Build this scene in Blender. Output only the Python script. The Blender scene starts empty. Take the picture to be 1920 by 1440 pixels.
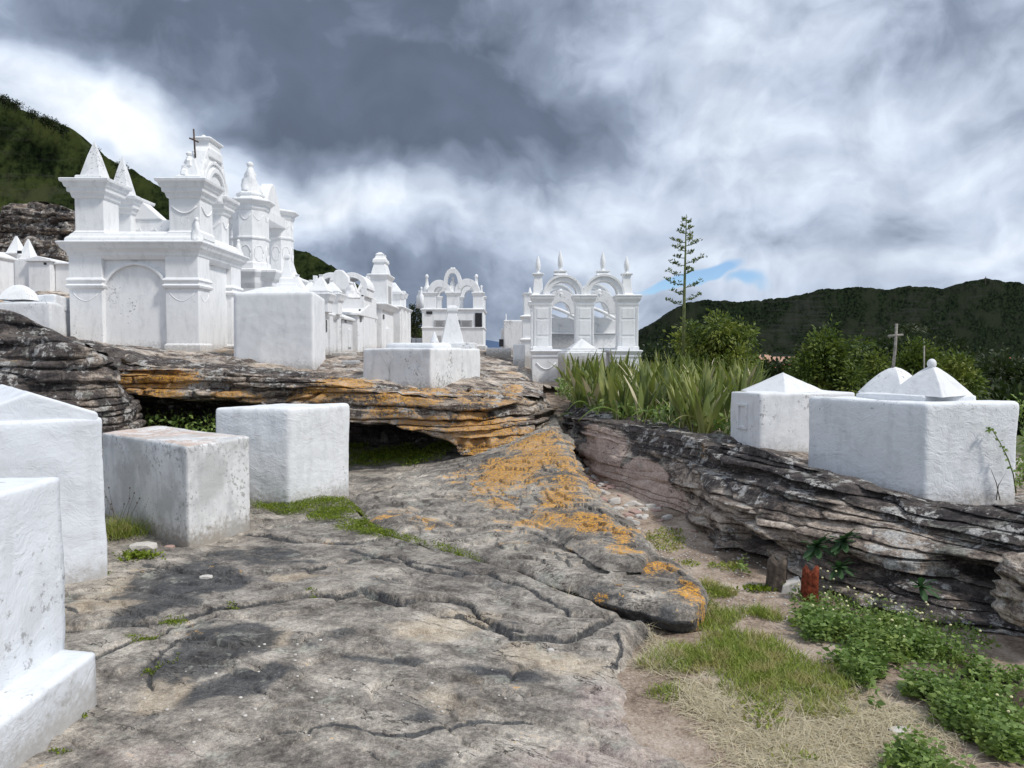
import bpy, bmesh, math, random
import numpy as np
from mathutils import Vector, Matrix
random.seed(7); rng = np.random.default_rng(11)
R = math.radians
SC = bpy.context.scene
COL = SC.collection
# ------------------------------------------------------------------ camera
F = 1400.0; CAMZ = 1.6; PITCH = -math.atan(60.0 / F)
cam = bpy.data.cameras.new('camera'); cam.sensor_width = 36.0; cam.lens = 36.0 * F / 1920.0
cam.clip_start = 0.05; cam.clip_end = 20000
co = bpy.data.objects.new('camera', cam); COL.objects.link(co)
co.location = (0, 0, CAMZ); co.rotation_euler = (R(90) + PITCH, 0, 0); SC.camera = co
SC.view_settings.view_transform = 'Standard'; SC.view_settings.look = 'None'
SC.view_settings.gamma = 1.0; SC.view_settings.use_curve_mapping = False
SC.view_settings.exposure = 0.28
# ------------------------------------------------------------------ sun and sky
SUN_EL, SUN_AZ = 52.0, 118.0       # azimuth clockwise from +y (view direction)
sd = Vector((math.sin(R(SUN_AZ)) * math.cos(R(SUN_EL)), math.cos(R(SUN_AZ)) * math.cos(R(SUN_EL)), math.sin(R(SUN_EL))))
sl = bpy.data.lights.new('sun', 'SUN'); sl.energy = 2.35; sl.angle = R(7); sl.color = (1.0, 0.965, 0.91)
so = bpy.data.objects.new('sun', sl); COL.objects.link(so)
so.rotation_euler = sd.to_track_quat('Z', 'Y').to_euler()

def pdir(px, py):
    dx = (px - 960) / F; dz = -(py - 720) / F
    v = Vector((dx, math.cos(PITCH) - math.sin(PITCH) * dz, math.sin(PITCH) + math.cos(PITCH) * dz))
    return v
def W(px, py, y):
    v = pdir(px, py); k = y / v.y
    return np.array([v.x * k, y, CAMZ + v.z * k])
def G(px, py, z):
    v = pdir(px, py); k = (z - CAMZ) / v.z
    return np.array([v.x * k, v.y * k, z])
def X(px, y): return (px - 960) / F * y * 1.0009
def Z(py, y): return W(960, py, y)[2]

world = bpy.data.worlds.new('World'); SC.world = world; world.use_nodes = True
wn = world.node_tree; wn.nodes.clear()
class NT:
    def __init__(s, t): s.t = t
    def n(s, typ, inp=None, **kw):
        nd = s.t.nodes.new(typ)
        for k, v in kw.items(): setattr(nd, k, v)
        for k, v in (inp or {}).items():
            if isinstance(v, bpy.types.NodeSocket): s.t.links.new(v, nd.inputs[k])
            elif v is not None:
                if nd.inputs[k].type == 'RGBA' and len(v) == 3: v = tuple(v) + (1,)
                nd.inputs[k].default_value = v
        return nd
    def m(s, op, a, b=None, c=None, clamp=False):
        d = {0: a}
        if b is not None: d[1] = b
        if c is not None: d[2] = c
        return s.n('ShaderNodeMath', d, operation=op, use_clamp=clamp).outputs[0]
    def v(s, op, a, b=None):
        d = {0: a}
        if b is not None: d[1] = b
        nd = s.n('ShaderNodeVectorMath', d, operation=op)
        return nd.outputs['Value'] if op in ('LENGTH', 'DISTANCE', 'DOT_PRODUCT') else nd.outputs[0]
    def sc(s, a, k):
        return s.n('ShaderNodeVectorMath', {0: a, 'Scale': k}, operation='SCALE').outputs[0]
    def noise(s, vec, scale, detail=5, rough=0.55, dist=0.0, col=False, lac=2.0):
        nd = s.n('ShaderNodeTexNoise', {'Vector': vec, 'Scale': scale, 'Detail': detail, 'Roughness': rough, 'Distortion': dist, 'Lacunarity': lac})
        return nd.outputs['Color' if col else 'Fac']
    def ramp(s, fac, stops, interp='LINEAR'):
        nd = s.n('ShaderNodeValToRGB', {'Fac': fac}); e = nd.color_ramp.elements
        nd.color_ramp.interpolation = interp
        while len(e) < len(stops): e.new(0.5)
        for q, (p, c) in zip(e, stops):
            q.position = p; q.color = tuple(c) + ((1,) if len(c) == 3 else ())
        return nd.outputs['Color']
    def mr(s, v, a, b, c=0.0, d=1.0, smooth=True):
        return s.n('ShaderNodeMapRange', {'Value': v, 'From Min': a, 'From Max': b, 'To Min': c, 'To Max': d}, interpolation_type='SMOOTHSTEP' if smooth else 'LINEAR').outputs[0]
    def mix(s, f, a, b, mode='MIX'):
        nd = s.n('ShaderNodeMix', None, data_type='RGBA', blend_type=mode)
        for i, v in ((0, f), (6, a), (7, b)):
            if isinstance(v, bpy.types.NodeSocket): s.t.links.new(v, nd.inputs[i])
            elif i and len(v) == 3: nd.inputs[i].default_value = tuple(v) + (1,)
            else: nd.inputs[i].default_value = v
        return nd.outputs[2]

w = NT(wn)
dirv = w.n('ShaderNodeTexCoord').outputs['Generated']
sep = w.n('ShaderNodeSeparateXYZ', {0: dirv})
zc = w.m('ADD', w.m('MAXIMUM', sep.outputs[2], 0.0), 0.34)
q = w.n('ShaderNodeCombineXYZ', {0: w.m('DIVIDE', sep.outputs[0], zc), 1: w.m('DIVIDE', sep.outputs[1], zc), 2: w.m('MULTIPLY', sep.outputs[2], 3.0)}).outputs[0]
warp = w.sc(w.v('SUBTRACT', w.noise(q, 1.3, 4, 0.5, col=True), (0.5, 0.5, 0.5)), 0.55)
qw = w.v('ADD', q, warp)
dwarp = w.sc(w.v('SUBTRACT', w.noise(dirv, 4.5, 4, 0.5, col=True), (0.5, 0.5, 0.5)), 0.17)
dw = w.v('ADD', dirv, dwarp)
def blob(px, py, sx, sy):
    c = pdir(px, py).normalized()
    d = w.v('SUBTRACT', dw, tuple(c))
    s = w.n('ShaderNodeVectorMath', {0: d, 1: (F / sx, F / sx * 0.6, F / sy)}, operation='MULTIPLY').outputs[0]
    return w.mr(w.v('LENGTH', s), 1.25, 0.1)
big = w.noise(w.v('ADD', dirv, (3.7, 0.4, 5.1)), 2.1, 3, 0.5)
dz = w.v('MULTIPLY', dw, (1.0, 1.0, 1.9))
med = w.noise(dz, 3.4, 7, 0.54)
fine = w.noise(w.v('ADD', dz, (7.3, 1.1, 0)), 8.5, 7, 0.56)
def billow(v): return w.m('SUBTRACT', 1.0, w.m('MULTIPLY', w.m('ABSOLUTE', w.m('SUBTRACT', v, 0.5)), 4.0))
vor = lambda sc, off: w.m('SUBTRACT', 1.0, w.m('MULTIPLY', w.n('ShaderNodeTexVoronoi', {'Vector': w.v('ADD', dz0, off), 'Scale': sc, 'Detail': 2.0, 'Roughness': 0.55}, feature='F1', normalize=True).outputs['Distance'], 1.75))
dz0 = w.v('MULTIPLY', dw, (1.0, 1.0, 1.5))
puff0 = w.m('ADD', w.m('MULTIPLY', billow(w.noise(w.v('ADD', dw, (2, 4, 1)), 5.5, 5, 0.5)), 0.6), w.m('MULTIPLY', billow(w.noise(w.v('ADD', dw, (8, 4, 1)), 13, 6, 0.55)), 0.4))
puff = w.m('ADD', w.m('MULTIPLY', puff0, 0.4), w.m('MULTIPLY', vor(7.5, (0, 0, 0)), 0.6))
dens = w.m('ADD', w.m('MULTIPLY', big, 0.30), w.m('ADD', w.m('MULTIPLY', med, 0.48), w.m('MULTIPLY', fine, 0.20)))
dens = w.m('SUBTRACT', dens, w.m('MULTIPLY', w.m('SUBTRACT', puff, 0.5), 0.32))
DARK = [(640, 50, 720, 190, .20), (820, 235, 430, 95, .24), (330, 50, 330, 110, .12), (740, 510, 360, 95, .20), (1730, 20, 330, 130, .13),
        (1640, 400, 420, 100, .06), (1060, 170, 260, 120, .06), (1780, 250, 300, 90, .02), (940, 610, 330, 60, .08)]
LIGHT = [(140, 220, 200, 90, .13), (560, 380, 320, 60, .12), (1370, 110, 190, 90, .13), (1540, 225, 340, 40, .06), (1185, 470, 190, 60, .09),
         (1600, 505, 350, 35, .10), (20, 130, 160, 50, .07), (1020, 380, 260, 50, .05), (1840, 330, 200, 60, .04), (1560, 90, 130, 60, .05), (330, 250, 150, 90, .1)]
for px, py, sx, sy, a in DARK: dens = w.m('ADD', dens, w.m('MULTIPLY', blob(px, py, sx, sy), a))
for px, py, sx, sy, a in LIGHT: dens = w.m('SUBTRACT', dens, w.m('MULTIPLY', blob(px, py, sx, sy), a))
ccol = w.ramp(dens, [(0.24, (0.77, 0.81, 0.86)), (0.37, (0.58, 0.645, 0.745)), (0.49, (0.42, 0.485, 0.60)), (0.60, (0.235, 0.285, 0.38)), (0.78, (0.115, 0.145, 0.205))])
edge = w.mr(puff, 0.25, 0.85, 0.88, 1.12)
ccol = w.mix(1.0, ccol, w.n('ShaderNodeCombineXYZ', {0: edge, 1: edge, 2: edge}).outputs[0], 'MULTIPLY')
gap = w.m('MAXIMUM', w.m('MULTIPLY', blob(1295, 510, 100, 20), 1.5, clamp=True), w.m('MAXIMUM', w.m('MULTIPLY', blob(1400, 528, 60, 14), .7), w.m('MULTIPLY', blob(190, 292, 45, 18), .3)))
sky = w.n('ShaderNodeTexSky', None, sky_type='NISHITA'); sky.sun_disc = False
sky.sun_elevation = R(SUN_EL); sky.sun_rotation = R(SUN_AZ); sky.altitude = 900; sky.air_density = 0.9; sky.ozone_density = 6.0; sky.dust_density = 0.0
bg1 = w.n('ShaderNodeBackground', {'Color': sky.outputs[0], 'Strength': 0.11})
bg2 = w.n('ShaderNodeBackground', {'Color': ccol, 'Strength': 1.0})
ms = w.n('ShaderNodeMixShader', {0: w.m('MULTIPLY', w.mr(gap, 0.05, 0.7), 0.95), 1: bg2.outputs[0], 2: bg1.outputs[0]})
w.n('ShaderNodeOutputWorld', {0: ms.outputs[0]})

# ------------------------------------------------------------------ noise
def _h(ix, iy, iz, seed):
    n = (ix.astype(np.int64) * 374761393 + iy.astype(np.int64) * 668265263 + iz.astype(np.int64) * 2147483647 // 3 + seed * 974711) & 0xffffffff
    n = ((n ^ (n >> 13)) * 1274126177) & 0xffffffff
    n = ((n ^ (n >> 15)) * 2246822519) & 0xffffffff
    return ((n ^ (n >> 16)) & 0xffffff) / float(0xffffff)
def vn(x, y, z=0.0, seed=0):
    x, y, z = np.broadcast_arrays(np.asarray(x, float), np.asarray(y, float), np.asarray(z, float))
    ix, iy, iz = np.floor(x), np.floor(y), np.floor(z)
    fx, fy, fz = x - ix, y - iy, z - iz
    fx = fx * fx * (3 - 2 * fx); fy = fy * fy * (3 - 2 * fy); fz = fz * fz * (3 - 2 * fz)
    r = 0
    for a in (0, 1):
        wx = fx if a else 1 - fx
        for b in (0, 1):
            wy = fy if b else 1 - fy
            for c in (0, 1):
                if c and not np.any(fz): continue
                wz = fz if c else 1 - fz
                r = r + wx * wy * wz * _h(ix + a, iy + b, iz + c, seed)
    return r * 2 - 1
def fbm(x, y, z=0.0, oct=4, seed=0, gain=0.5):
    r = 0; a = 1.0; s = 0
    for i in range(oct):
        r = r + a * vn(x * 2 ** i, y * 2 ** i, z * 2 ** i if not np.isscalar(z) or z else 0.0, seed + i * 17); s += a; a *= gain
    return r / s
def ss(x, a, b):
    t = np.clip((x - a) / (b - a), 0, 1); return t * t * (3 - 2 * t)
class RBF:
    def __init__(s, pts):
        P = np.array(pts, float); s.P = P[:, :2]; n = len(P)
        D = np.linalg.norm(s.P[:, None] - s.P[None], axis=2)
        A = np.zeros((n + 3, n + 3)); A[:n, :n] = D; A[:n, n] = 1; A[:n, n + 1:] = s.P; A[n, :n] = 1; A[n + 1:, :n] = s.P.T
        s.w = np.linalg.solve(A + np.eye(n + 3) * 1e-9, np.r_[P[:, 2], 0, 0, 0])
    def __call__(s, x, y):
        x = np.asarray(x, float); y = np.asarray(y, float); sh = np.broadcast(x, y).shape
        p = np.stack([np.broadcast_to(x, sh).ravel(), np.broadcast_to(y, sh).ravel()], 1)
        r = np.full(len(p), s.w[-3]) + p @ s.w[-2:]
        for i, c in enumerate(s.P): r += s.w[i] * np.hypot(p[:, 0] - c[0], p[:, 1] - c[1])
        return r.reshape(sh)
def polydist(x, y, pts):
    """unsigned distance to a polyline, and side (>0 = left of travel)"""
    best = np.full(np.shape(x), 1e9); side = np.zeros(np.shape(x)); tt = np.zeros(np.shape(x)); L = 0
    for (a, b) in zip(pts[:-1], pts[1:]):
        dx, dy = b[0] - a[0], b[1] - a[1]; l2 = dx * dx + dy * dy
        t = np.clip(((x - a[0]) * dx + (y - a[1]) * dy) / l2, 0, 1)
        d = np.hypot(x - a[0] - t * dx, y - a[1] - t * dy)
        k = d < best
        best = np.where(k, d, best); side = np.where(k, dx * (y - a[1]) - dy * (x - a[0]), side)
        tt = np.where(k, L + t * math.sqrt(l2), tt); L += math.sqrt(l2)
    return best, side, tt / L
def inpoly(x, y, poly):
    r = np.zeros(np.shape(x), bool); n = len(poly)
    for i in range(n):
        x1, y1 = poly[i][:2]; x2, y2 = poly[(i + 1) % n][:2]
        if y1 == y2: continue
        c = ((y1 > y) != (y2 > y)) & (x < (x2 - x1) * (y - y1) / (y2 - y1) + x1)
        r ^= c
    return r

# ------------------------------------------------------------------ objects
ORG = {}
def link(o, parent=None):
    COL.objects.link(o)
    if parent is not None: o.parent = parent
    return o
def tag(o, label=None, cat=None, group=None, kind=None):
    if label: o['label'] = label
    if cat: o['category'] = cat
    if group: o['group'] = group
    if kind: o['kind'] = kind
    return o
def root(name, loc, label, cat, group=None):
    o = bpy.data.objects.new(name, None); o.empty_display_size = 0.1; o.location = loc
    link(o); ORG[o.name] = np.array(loc, float)
    return tag(o, label, cat, group)
def npmesh(name, V, faces, mat=None, parent=None, smooth=True, attrs=None, origin=None):
    """V (n,3) world coords; faces: (m,k) array or list of lists"""
    V = np.asarray(V, float)
    if parent is not None: org = ORG[parent.name]
    else: org = np.zeros(3) if origin is None else np.asarray(origin, float)
    me = bpy.data.meshes.new(name)
    if isinstance(faces, np.ndarray):
        m, k = faces.shape
        me.vertices.add(len(V)); me.vertices.foreach_set('co', (V - org).astype(np.float32).ravel())
        me.loops.add(m * k); me.loops.foreach_set('vertex_index', faces.astype(np.int32).ravel())
        me.polygons.add(m); me.polygons.foreach_set('loop_start', np.arange(0, m * k, k, dtype=np.int32))
        me.update(calc_edges=True); me.validate()
    else:
        me.from_pydata((V - org).tolist(), [], faces)
    if smooth: me.polygons.foreach_set('use_smooth', np.ones(len(me.polygons), bool))
    for k, a in (attrs or {}).items():
        at = me.attributes.new(k, 'FLOAT', 'POINT'); at.data.foreach_set('value', np.asarray(a, np.float32).ravel())
    if mat is not None: me.materials.append(mat)
    o = bpy.data.objects.new(name, me); link(o, parent)
    ORG[o.name] = org
    if parent is None: o.location = org
    return o
def gridfaces(nr, nc, keep=None):
    i = np.arange(nr * nc).reshape(nr, nc)
    f = np.stack([i[:-1, :-1], i[:-1, 1:], i[1:, 1:], i[1:, :-1]], -1).reshape(-1, 4)
    if keep is not None:
        k = (keep[:-1, :-1] & keep[:-1, 1:] & keep[1:, 1:] & keep[1:, :-1]).ravel(); f = f[k]
    return f
def compact(V, f, attrs):
    u, inv = np.unique(f.ravel(), return_inverse=True)
    return V[u], inv.reshape(f.shape), {k: np.ravel(a)[u] for k, a in (attrs or {}).items()}
# ------------------------------------------------------------------ materials
def newmat(name):
    m = bpy.data.materials.new(name); m.use_nodes = True; m.node_tree.nodes.clear()
    return m, NT(m.node_tree)
def finish(t, col, rough=0.9, bump=None, spec=0.25, trans=None, bd=1.0):
    inp = {'Base Color': col, 'Roughness': rough, 'Specular IOR Level': spec}
    if bump is not None:
        inp['Normal'] = bump
    p = t.n('ShaderNodeBsdfPrincipled', inp)
    out = p.outputs[0]
    if trans is not None:
        tr = t.n('ShaderNodeBsdfTranslucent', {'Color': trans})
        out = t.n('ShaderNodeMixShader', {0: 0.3, 1: out, 2: tr.outputs[0]}).outputs[0]
    t.n('ShaderNodeOutputMaterial', {0: out})
def bumpn(t, h, strength, dist, prev=None):
    return t.n('ShaderNodeBump', {'Height': h, 'Strength': strength, 'Distance': dist, 'Normal': prev} if prev else {'Height': h, 'Strength': strength, 'Distance': dist}).outputs[0]
def whitewash(name, stain=0.3, tint=(0.80, 0.815, 0.83), relief=1.0, scale=1.0, grey=0.0, topwear=0.0):
    m, t = newmat(name)
    tc = t.n('ShaderNodeTexCoord').outputs['Object']
    rnd = t.n('ShaderNodeObjectInfo').outputs['Random']
    p = t.v('ADD', tc, t.sc((3.1, 7.7, 1.3), t.m('MULTIPLY', rnd, 20.0)))
    geo = t.n('ShaderNodeNewGeometry'); nz = t.n('ShaderNodeSeparateXYZ', {0: geo.outputs['Normal']}).outputs[2]
    pz = t.n('ShaderNodeSeparateXYZ', {0: tc}).outputs[2]
    big = t.noise(p, 1.6 * scale, 6, 0.6)
    st = t.v('MULTIPLY', p, (1, 1, 0.35))
    streak = t.noise(st, 9 * scale, 6, 0.62)
    fl = t.noise(p, 26 * scale, 7, 0.7)
    col = t.mix(t.mr(big, 0.3, 0.72), tuple(c * 0.93 for c in tint), tint)
    col = t.mix(t.m('MULTIPLY', t.mr(streak, 0.47, 0.68), 0.30 + 0.35 * stain), col, (0.55, 0.56, 0.57))
    # flaked patches showing grey render
    thr = 0.648 - 0.085 * stain
    fmask = t.m('ADD', t.m('MULTIPLY', fl, 0.55), t.m('MULTIPLY', big, 0.45))
    fm = t.mr(fmask, thr - 0.035, thr + 0.02)
    col = t.mix(t.m('MULTIPLY', fm, 0.75), col, (0.27, 0.265, 0.26))
    # foot dirt
    foot = t.m('MULTIPLY', t.mr(t.m('SUBTRACT', pz, t.m('MULTIPLY', fl, 0.45)), 0.0, -0.22), 0.55 + 0.45 * stain)
    col = t.mix(foot, col, (0.34, 0.31, 0.27))
    if grey:
        gm = t.m('MULTIPLY', t.mr(t.noise(p, 2.1, 5, 0.6), 0.42, 0.60), grey)
        col = t.mix(gm, col, (0.42, 0.42, 0.41))
    if topwear:
        tm = t.m('MULTIPLY', t.m('MULTIPLY', t.mr(nz, 0.7, 0.95), t.mr(t.noise(p, 3.2, 6, 0.7), 0.40, 0.62)), topwear)
        col = t.mix(tm, col, (0.52, 0.36, 0.27))
    # plaster relief
    dp = t.v('ADD', p, t.sc(t.v('SUBTRACT', t.noise(p, 3.0, 3, 0.5, col=True), (0.5, 0.5, 0.5)), 0.35))
    h1 = t.noise(t.v('MULTIPLY', dp, (1, 1, 1.9)), 7 * scale, 5, 0.6)
    h2 = t.noise(dp, 38 * scale, 4, 0.65)
    ridge = t.m('ABSOLUTE', t.m('SUBTRACT', t.noise(dp, 5.5 * scale, 3, 0.5), 0.5))
    rr = t.mr(ridge, 0.0, 0.035, 1.0, 0.0)
    h = t.m('ADD', t.m('MULTIPLY', h1, 1.0), t.m('ADD', t.m('MULTIPLY', h2, 0.38), t.m('MULTIPLY', rr, 0.05)))
    finish(t, col, 0.88, bumpn(t, h, min(1.0, 0.75 * relief), 0.014 * relief), 0.2)
    return m
def flat(name, c, rough=0.8, var=0.15, scale=20, spec=0.25, bump=0.3):
    m, t = newmat(name)
    tc = t.n('ShaderNodeTexCoord').outputs['Object']
    n = t.noise(tc, scale, 5, 0.6)
    col = t.mix(t.mr(n, 0.3, 0.7), tuple(x * (1 - var) for x in c), tuple(min(1, x * (1 + var)) for x in c))
    finish(t, col, rough, bumpn(t, n, bump, 0.01), spec); return m
def leafmat(name, c1, c2, c3=None, transl=(0.10, 0.16, 0.02), scale=1.3, byobj=False):
    m, t = newmat(name)
    geo = t.n('ShaderNodeNewGeometry')
    rnd = t.n('ShaderNodeObjectInfo').outputs['Random'] if byobj else geo.outputs['Random Per Island']
    col = t.mix(rnd, c1, c2)
    if c3 is not None:
        col = t.mix(t.mr(t.noise(geo.outputs['Position'], scale, 3), 0.46, 0.64), col, c3)
    finish(t, col, 0.55, None, 0.35, transl); return m
def attr(t, name): return t.n('ShaderNodeAttribute', None, attribute_name=name, attribute_type='GEOMETRY').outputs['Fac']

def rockmat(name, mode='floor'):
    m, t = newmat(name)
    P = t.n('ShaderNodeNewGeometry').outputs['Position']
    warp = t.sc(t.v('SUBTRACT', t.noise(P, 1.4, 3, 0.5, col=True), (0.5, 0.5, 0.5)), 0.28)
    Pw = t.v('ADD', P, warp)
    n1 = t.noise(Pw, 1.6, 8, 0.62); n2 = t.noise(Pw, 7.0, 9, 0.68); n3 = t.noise(P, 42, 8, 0.72)
    n4 = t.noise(t.v('ADD', Pw, (5, 9, 2)), 3.2, 8, 0.66)
    mott = t.m('ADD', t.m('MULTIPLY', n2, 0.55), t.m('MULTIPLY', n3, 0.45))
    spk = t.noise(P, 120, 3, 0.75)
    grit = t.noise(P, 260, 2, 0.8)
    if mode == 'floor':
        # long streaks running with the bedding, down to the right
        rot = t.n('ShaderNodeVectorRotate', {'Vector': Pw, 'Axis': (0, 0, 1), 'Angle': R(32)}, rotation_type='AXIS_ANGLE').outputs[0]
        stv = t.v('MULTIPLY', rot, (0.5, 2.6, 1.0)); st = t.noise(stv, 2.0, 9, 0.62)
        base = t.ramp(t.m('ADD', t.m('MULTIPLY', mott, 0.50), t.m('ADD', t.m('MULTIPLY', st, 0.22), t.m('MULTIPLY', n1, 0.28))),
                      [(0.42, (0.075, 0.066, 0.058)), (0.475, (0.20, 0.177, 0.152)), (0.52, (0.345, 0.308, 0.262)), (0.59, (0.62, 0.56, 0.48))])
        blk = t.mr(t.m('ADD', t.m('MULTIPLY', n1, 0.5), t.m('MULTIPLY', n4, 0.5)), 0.53, 0.63)
        base = t.mix(t.m('MULTIPLY', blk, 0.5), base, (0.085, 0.08, 0.078))
        base = t.mix(t.m('MULTIPLY', t.mr(t.m('ADD', attr(t, 'crust'), t.m('MULTIPLY', t.m('SUBTRACT', n4, 0.5), 1.0)), 0.3, 0.7), 0.62), base, t.ramp(mott, [(0.43, (0.070, 0.062, 0.057)), (0.57, (0.29, 0.262, 0.232))]))
        tanm = t.m('MULTIPLY', t.mr(t.m('ADD', attr(t, 'tan'), t.m('MULTIPLY', t.m('SUBTRACT', n4, 0.5), 1.6)), 0.35, 0.75), 0.75)
        base = t.mix(tanm, base, t.ramp(mott, [(0.38, (0.30, 0.235, 0.165)), (0.6, (0.60, 0.515, 0.40))]))
        pinkm = t.m('MULTIPLY', t.mr(t.m('ADD', attr(t, 'pink'), t.m('MULTIPLY', t.m('SUBTRACT', n4, 0.5), 1.2)), 0.35, 0.85), 0.7)
        base = t.mix(pinkm, base, t.ramp(mott, [(0.38, (0.22, 0.165, 0.15)), (0.62, (0.55, 0.46, 0.41))]))
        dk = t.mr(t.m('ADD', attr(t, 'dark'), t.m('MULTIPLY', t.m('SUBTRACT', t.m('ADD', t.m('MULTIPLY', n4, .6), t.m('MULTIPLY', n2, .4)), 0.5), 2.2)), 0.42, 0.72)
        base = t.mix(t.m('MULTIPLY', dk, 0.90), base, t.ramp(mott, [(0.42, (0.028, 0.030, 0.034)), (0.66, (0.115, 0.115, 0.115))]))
    else:
        strv = t.v('MULTIPLY', Pw, (0.7, 0.7, 9.0)); st = t.noise(strv, 1.7, 9, 0.68)
        base = t.ramp(t.m('ADD', t.m('MULTIPLY', mott, 0.45), t.m('MULTIPLY', st, 0.55)),
                      [(0.42, (0.045, 0.036, 0.033)), (0.475, (0.17, 0.135, 0.112)), (0.52, (0.42, 0.345, 0.28)), (0.58, (0.70, 0.61, 0.52))])
        # black crust, mostly on the upper faces, plus painted shade in the undercuts
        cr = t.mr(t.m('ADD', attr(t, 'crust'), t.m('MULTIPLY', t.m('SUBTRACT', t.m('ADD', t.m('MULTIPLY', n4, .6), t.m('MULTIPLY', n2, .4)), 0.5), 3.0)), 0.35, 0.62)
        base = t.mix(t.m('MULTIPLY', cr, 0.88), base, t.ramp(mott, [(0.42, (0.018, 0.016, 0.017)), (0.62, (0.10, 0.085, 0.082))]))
        # pale lichen rosettes
        wl = t.m('MULTIPLY', t.mr(t.m('ADD', t.m('MULTIPLY', t.noise(t.v('ADD', Pw, (3, 3, 3)), 9, 7, 0.72), 0.6), t.m('MULTIPLY', t.noise(P, 2.3, 4), 0.4)), 0.535, 0.575), 0.9)
        base = t.mix(wl, base, t.ramp(n3, [(0.4, (0.30, 0.29, 0.28)), (0.6, (0.62, 0.60, 0.56))]))
        pinkm = t.m('MULTIPLY', t.mr(t.m('ADD', attr(t, 'pink'), t.m('MULTIPLY', t.m('SUBTRACT', n4, 0.5), 1.0)), 0.45, 0.55), 0.85)
        base = t.mix(pinkm, base, t.ramp(mott, [(0.40, (0.46, 0.33, 0.27)), (0.60, (0.72, 0.57, 0.48))]))
    # hairline fractures
    rv = t.n('ShaderNodeVectorRotate', {'Vector': Pw, 'Axis': (0, 0, 1), 'Angle': R(28)}, rotation_type='AXIS_ANGLE').outputs[0]
    cw = t.noise(t.v('MULTIPLY', rv, (0.55, 2.1, 1.0)), 2.0, 6, 0.6)
    c1 = t.mr(t.m('ABSOLUTE', t.m('SUBTRACT', cw, 0.5)), 0.0015, 0.006, 1.0, 0.0)
    c2 = t.mr(t.m('ABSOLUTE', t.m('SUBTRACT', t.noise(t.v('MULTIPLY', rv, (1.0, 1.6, 1.0)), 3.7, 6, 0.6), 0.47)), 0.001, 0.005, 1.0, 0.0)
    crk = t.m('MULTIPLY', c1, t.mr(n1, 0.44, 0.56))
    base = t.mix(t.m('MULTIPLY', crk, 0.85), base, (0.025, 0.022, 0.02))
    base = t.mix(1.0, base, t.ramp(t.m('ADD', t.m('MULTIPLY', grit, 0.5), t.m('MULTIPLY', spk, 0.5)), [(0.36, (0.55, 0.55, 0.55)), (0.5, (1.0, 1.0, 1.0)), (0.64, (1.5, 1.5, 1.5))]), 'MULTIPLY')
    # grey-green lichen crusts
    gl = t.mr(t.m('ADD', t.m('MULTIPLY', t.noise(t.v('ADD', Pw, (13, 3, 3)), 6, 8, 0.72), 0.7), t.m('MULTIPLY', t.noise(P, 1.7, 3), 0.3)), 0.56, 0.60)
    base = t.mix(t.m('MULTIPLY', gl, 0.45), base, t.ramp(n3, [(0.4, (0.22, 0.23, 0.19)), (0.6, (0.46, 0.46, 0.40))]))
    # orange lichen
    ln = t.m('ADD', t.m('MULTIPLY', n2, 0.28), t.m('ADD', t.m('ADD', t.m('MULTIPLY', n3, 0.26), t.m('MULTIPLY', spk, 0.12)), t.m('MULTIPLY', st, 0.34)))
    lm = t.mr(t.m('ADD', t.m('MULTIPLY', attr(t, 'lichen'), 0.24), t.m('MULTIPLY', ln, 1.85)), 1.075, 1.15)
    lcol = t.ramp(t.m('ADD', t.m('MULTIPLY', n3, 0.6), t.m('MULTIPLY', spk, 0.4)), [(0.40, (0.20, 0.08, 0.010)), (0.48, (0.52, 0.22, 0.014)), (0.56, (0.70, 0.345, 0.03)), (0.64, (0.76, 0.48, 0.10))])
    lm = t.m('MULTIPLY', lm, t.mr(t.m('ADD', t.m('MULTIPLY', n3, .5), t.m('MULTIPLY', spk, .5)), 0.44, 0.53))
    base = t.mix(t.m('MULTIPLY', lm, 0.88), base, lcol)
    mo = t.mr(t.m('ADD', attr(t, 'moss'), t.m('MULTIPLY', t.m('SUBTRACT', mott, 0.5), 1.8)), 0.5, 0.65)
    base = t.mix(t.m('MULTIPLY', mo, 0.85), base, t.mix(spk, (0.03, 0.045, 0.008), (0.11, 0.15, 0.02)))
    # white specks
    sp = t.mr(t.m('ADD', t.m('MULTIPLY', spk, 0.6), t.m('MULTIPLY', n2, 0.4)), 0.60, 0.66)
    base = t.mix(t.m('MULTIPLY', sp, 0.55), base, (0.58, 0.56, 0.52))
    h = t.m('ADD', t.m('MULTIPLY', n2, 0.7), t.m('ADD', t.m('MULTIPLY', n3, 0.28), t.m('ADD', t.m('ADD', t.m('MULTIPLY', st, 0.35 if mode == 'floor' else 0.7), t.m('MULTIPLY', crk, -0.25)), t.m('MULTIPLY', spk, 0.09))))
    finish(t, base, 0.86, bumpn(t, h, 0.8, 0.026 if mode == 'floor' else 0.07), 0.3)
    return m
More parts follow.
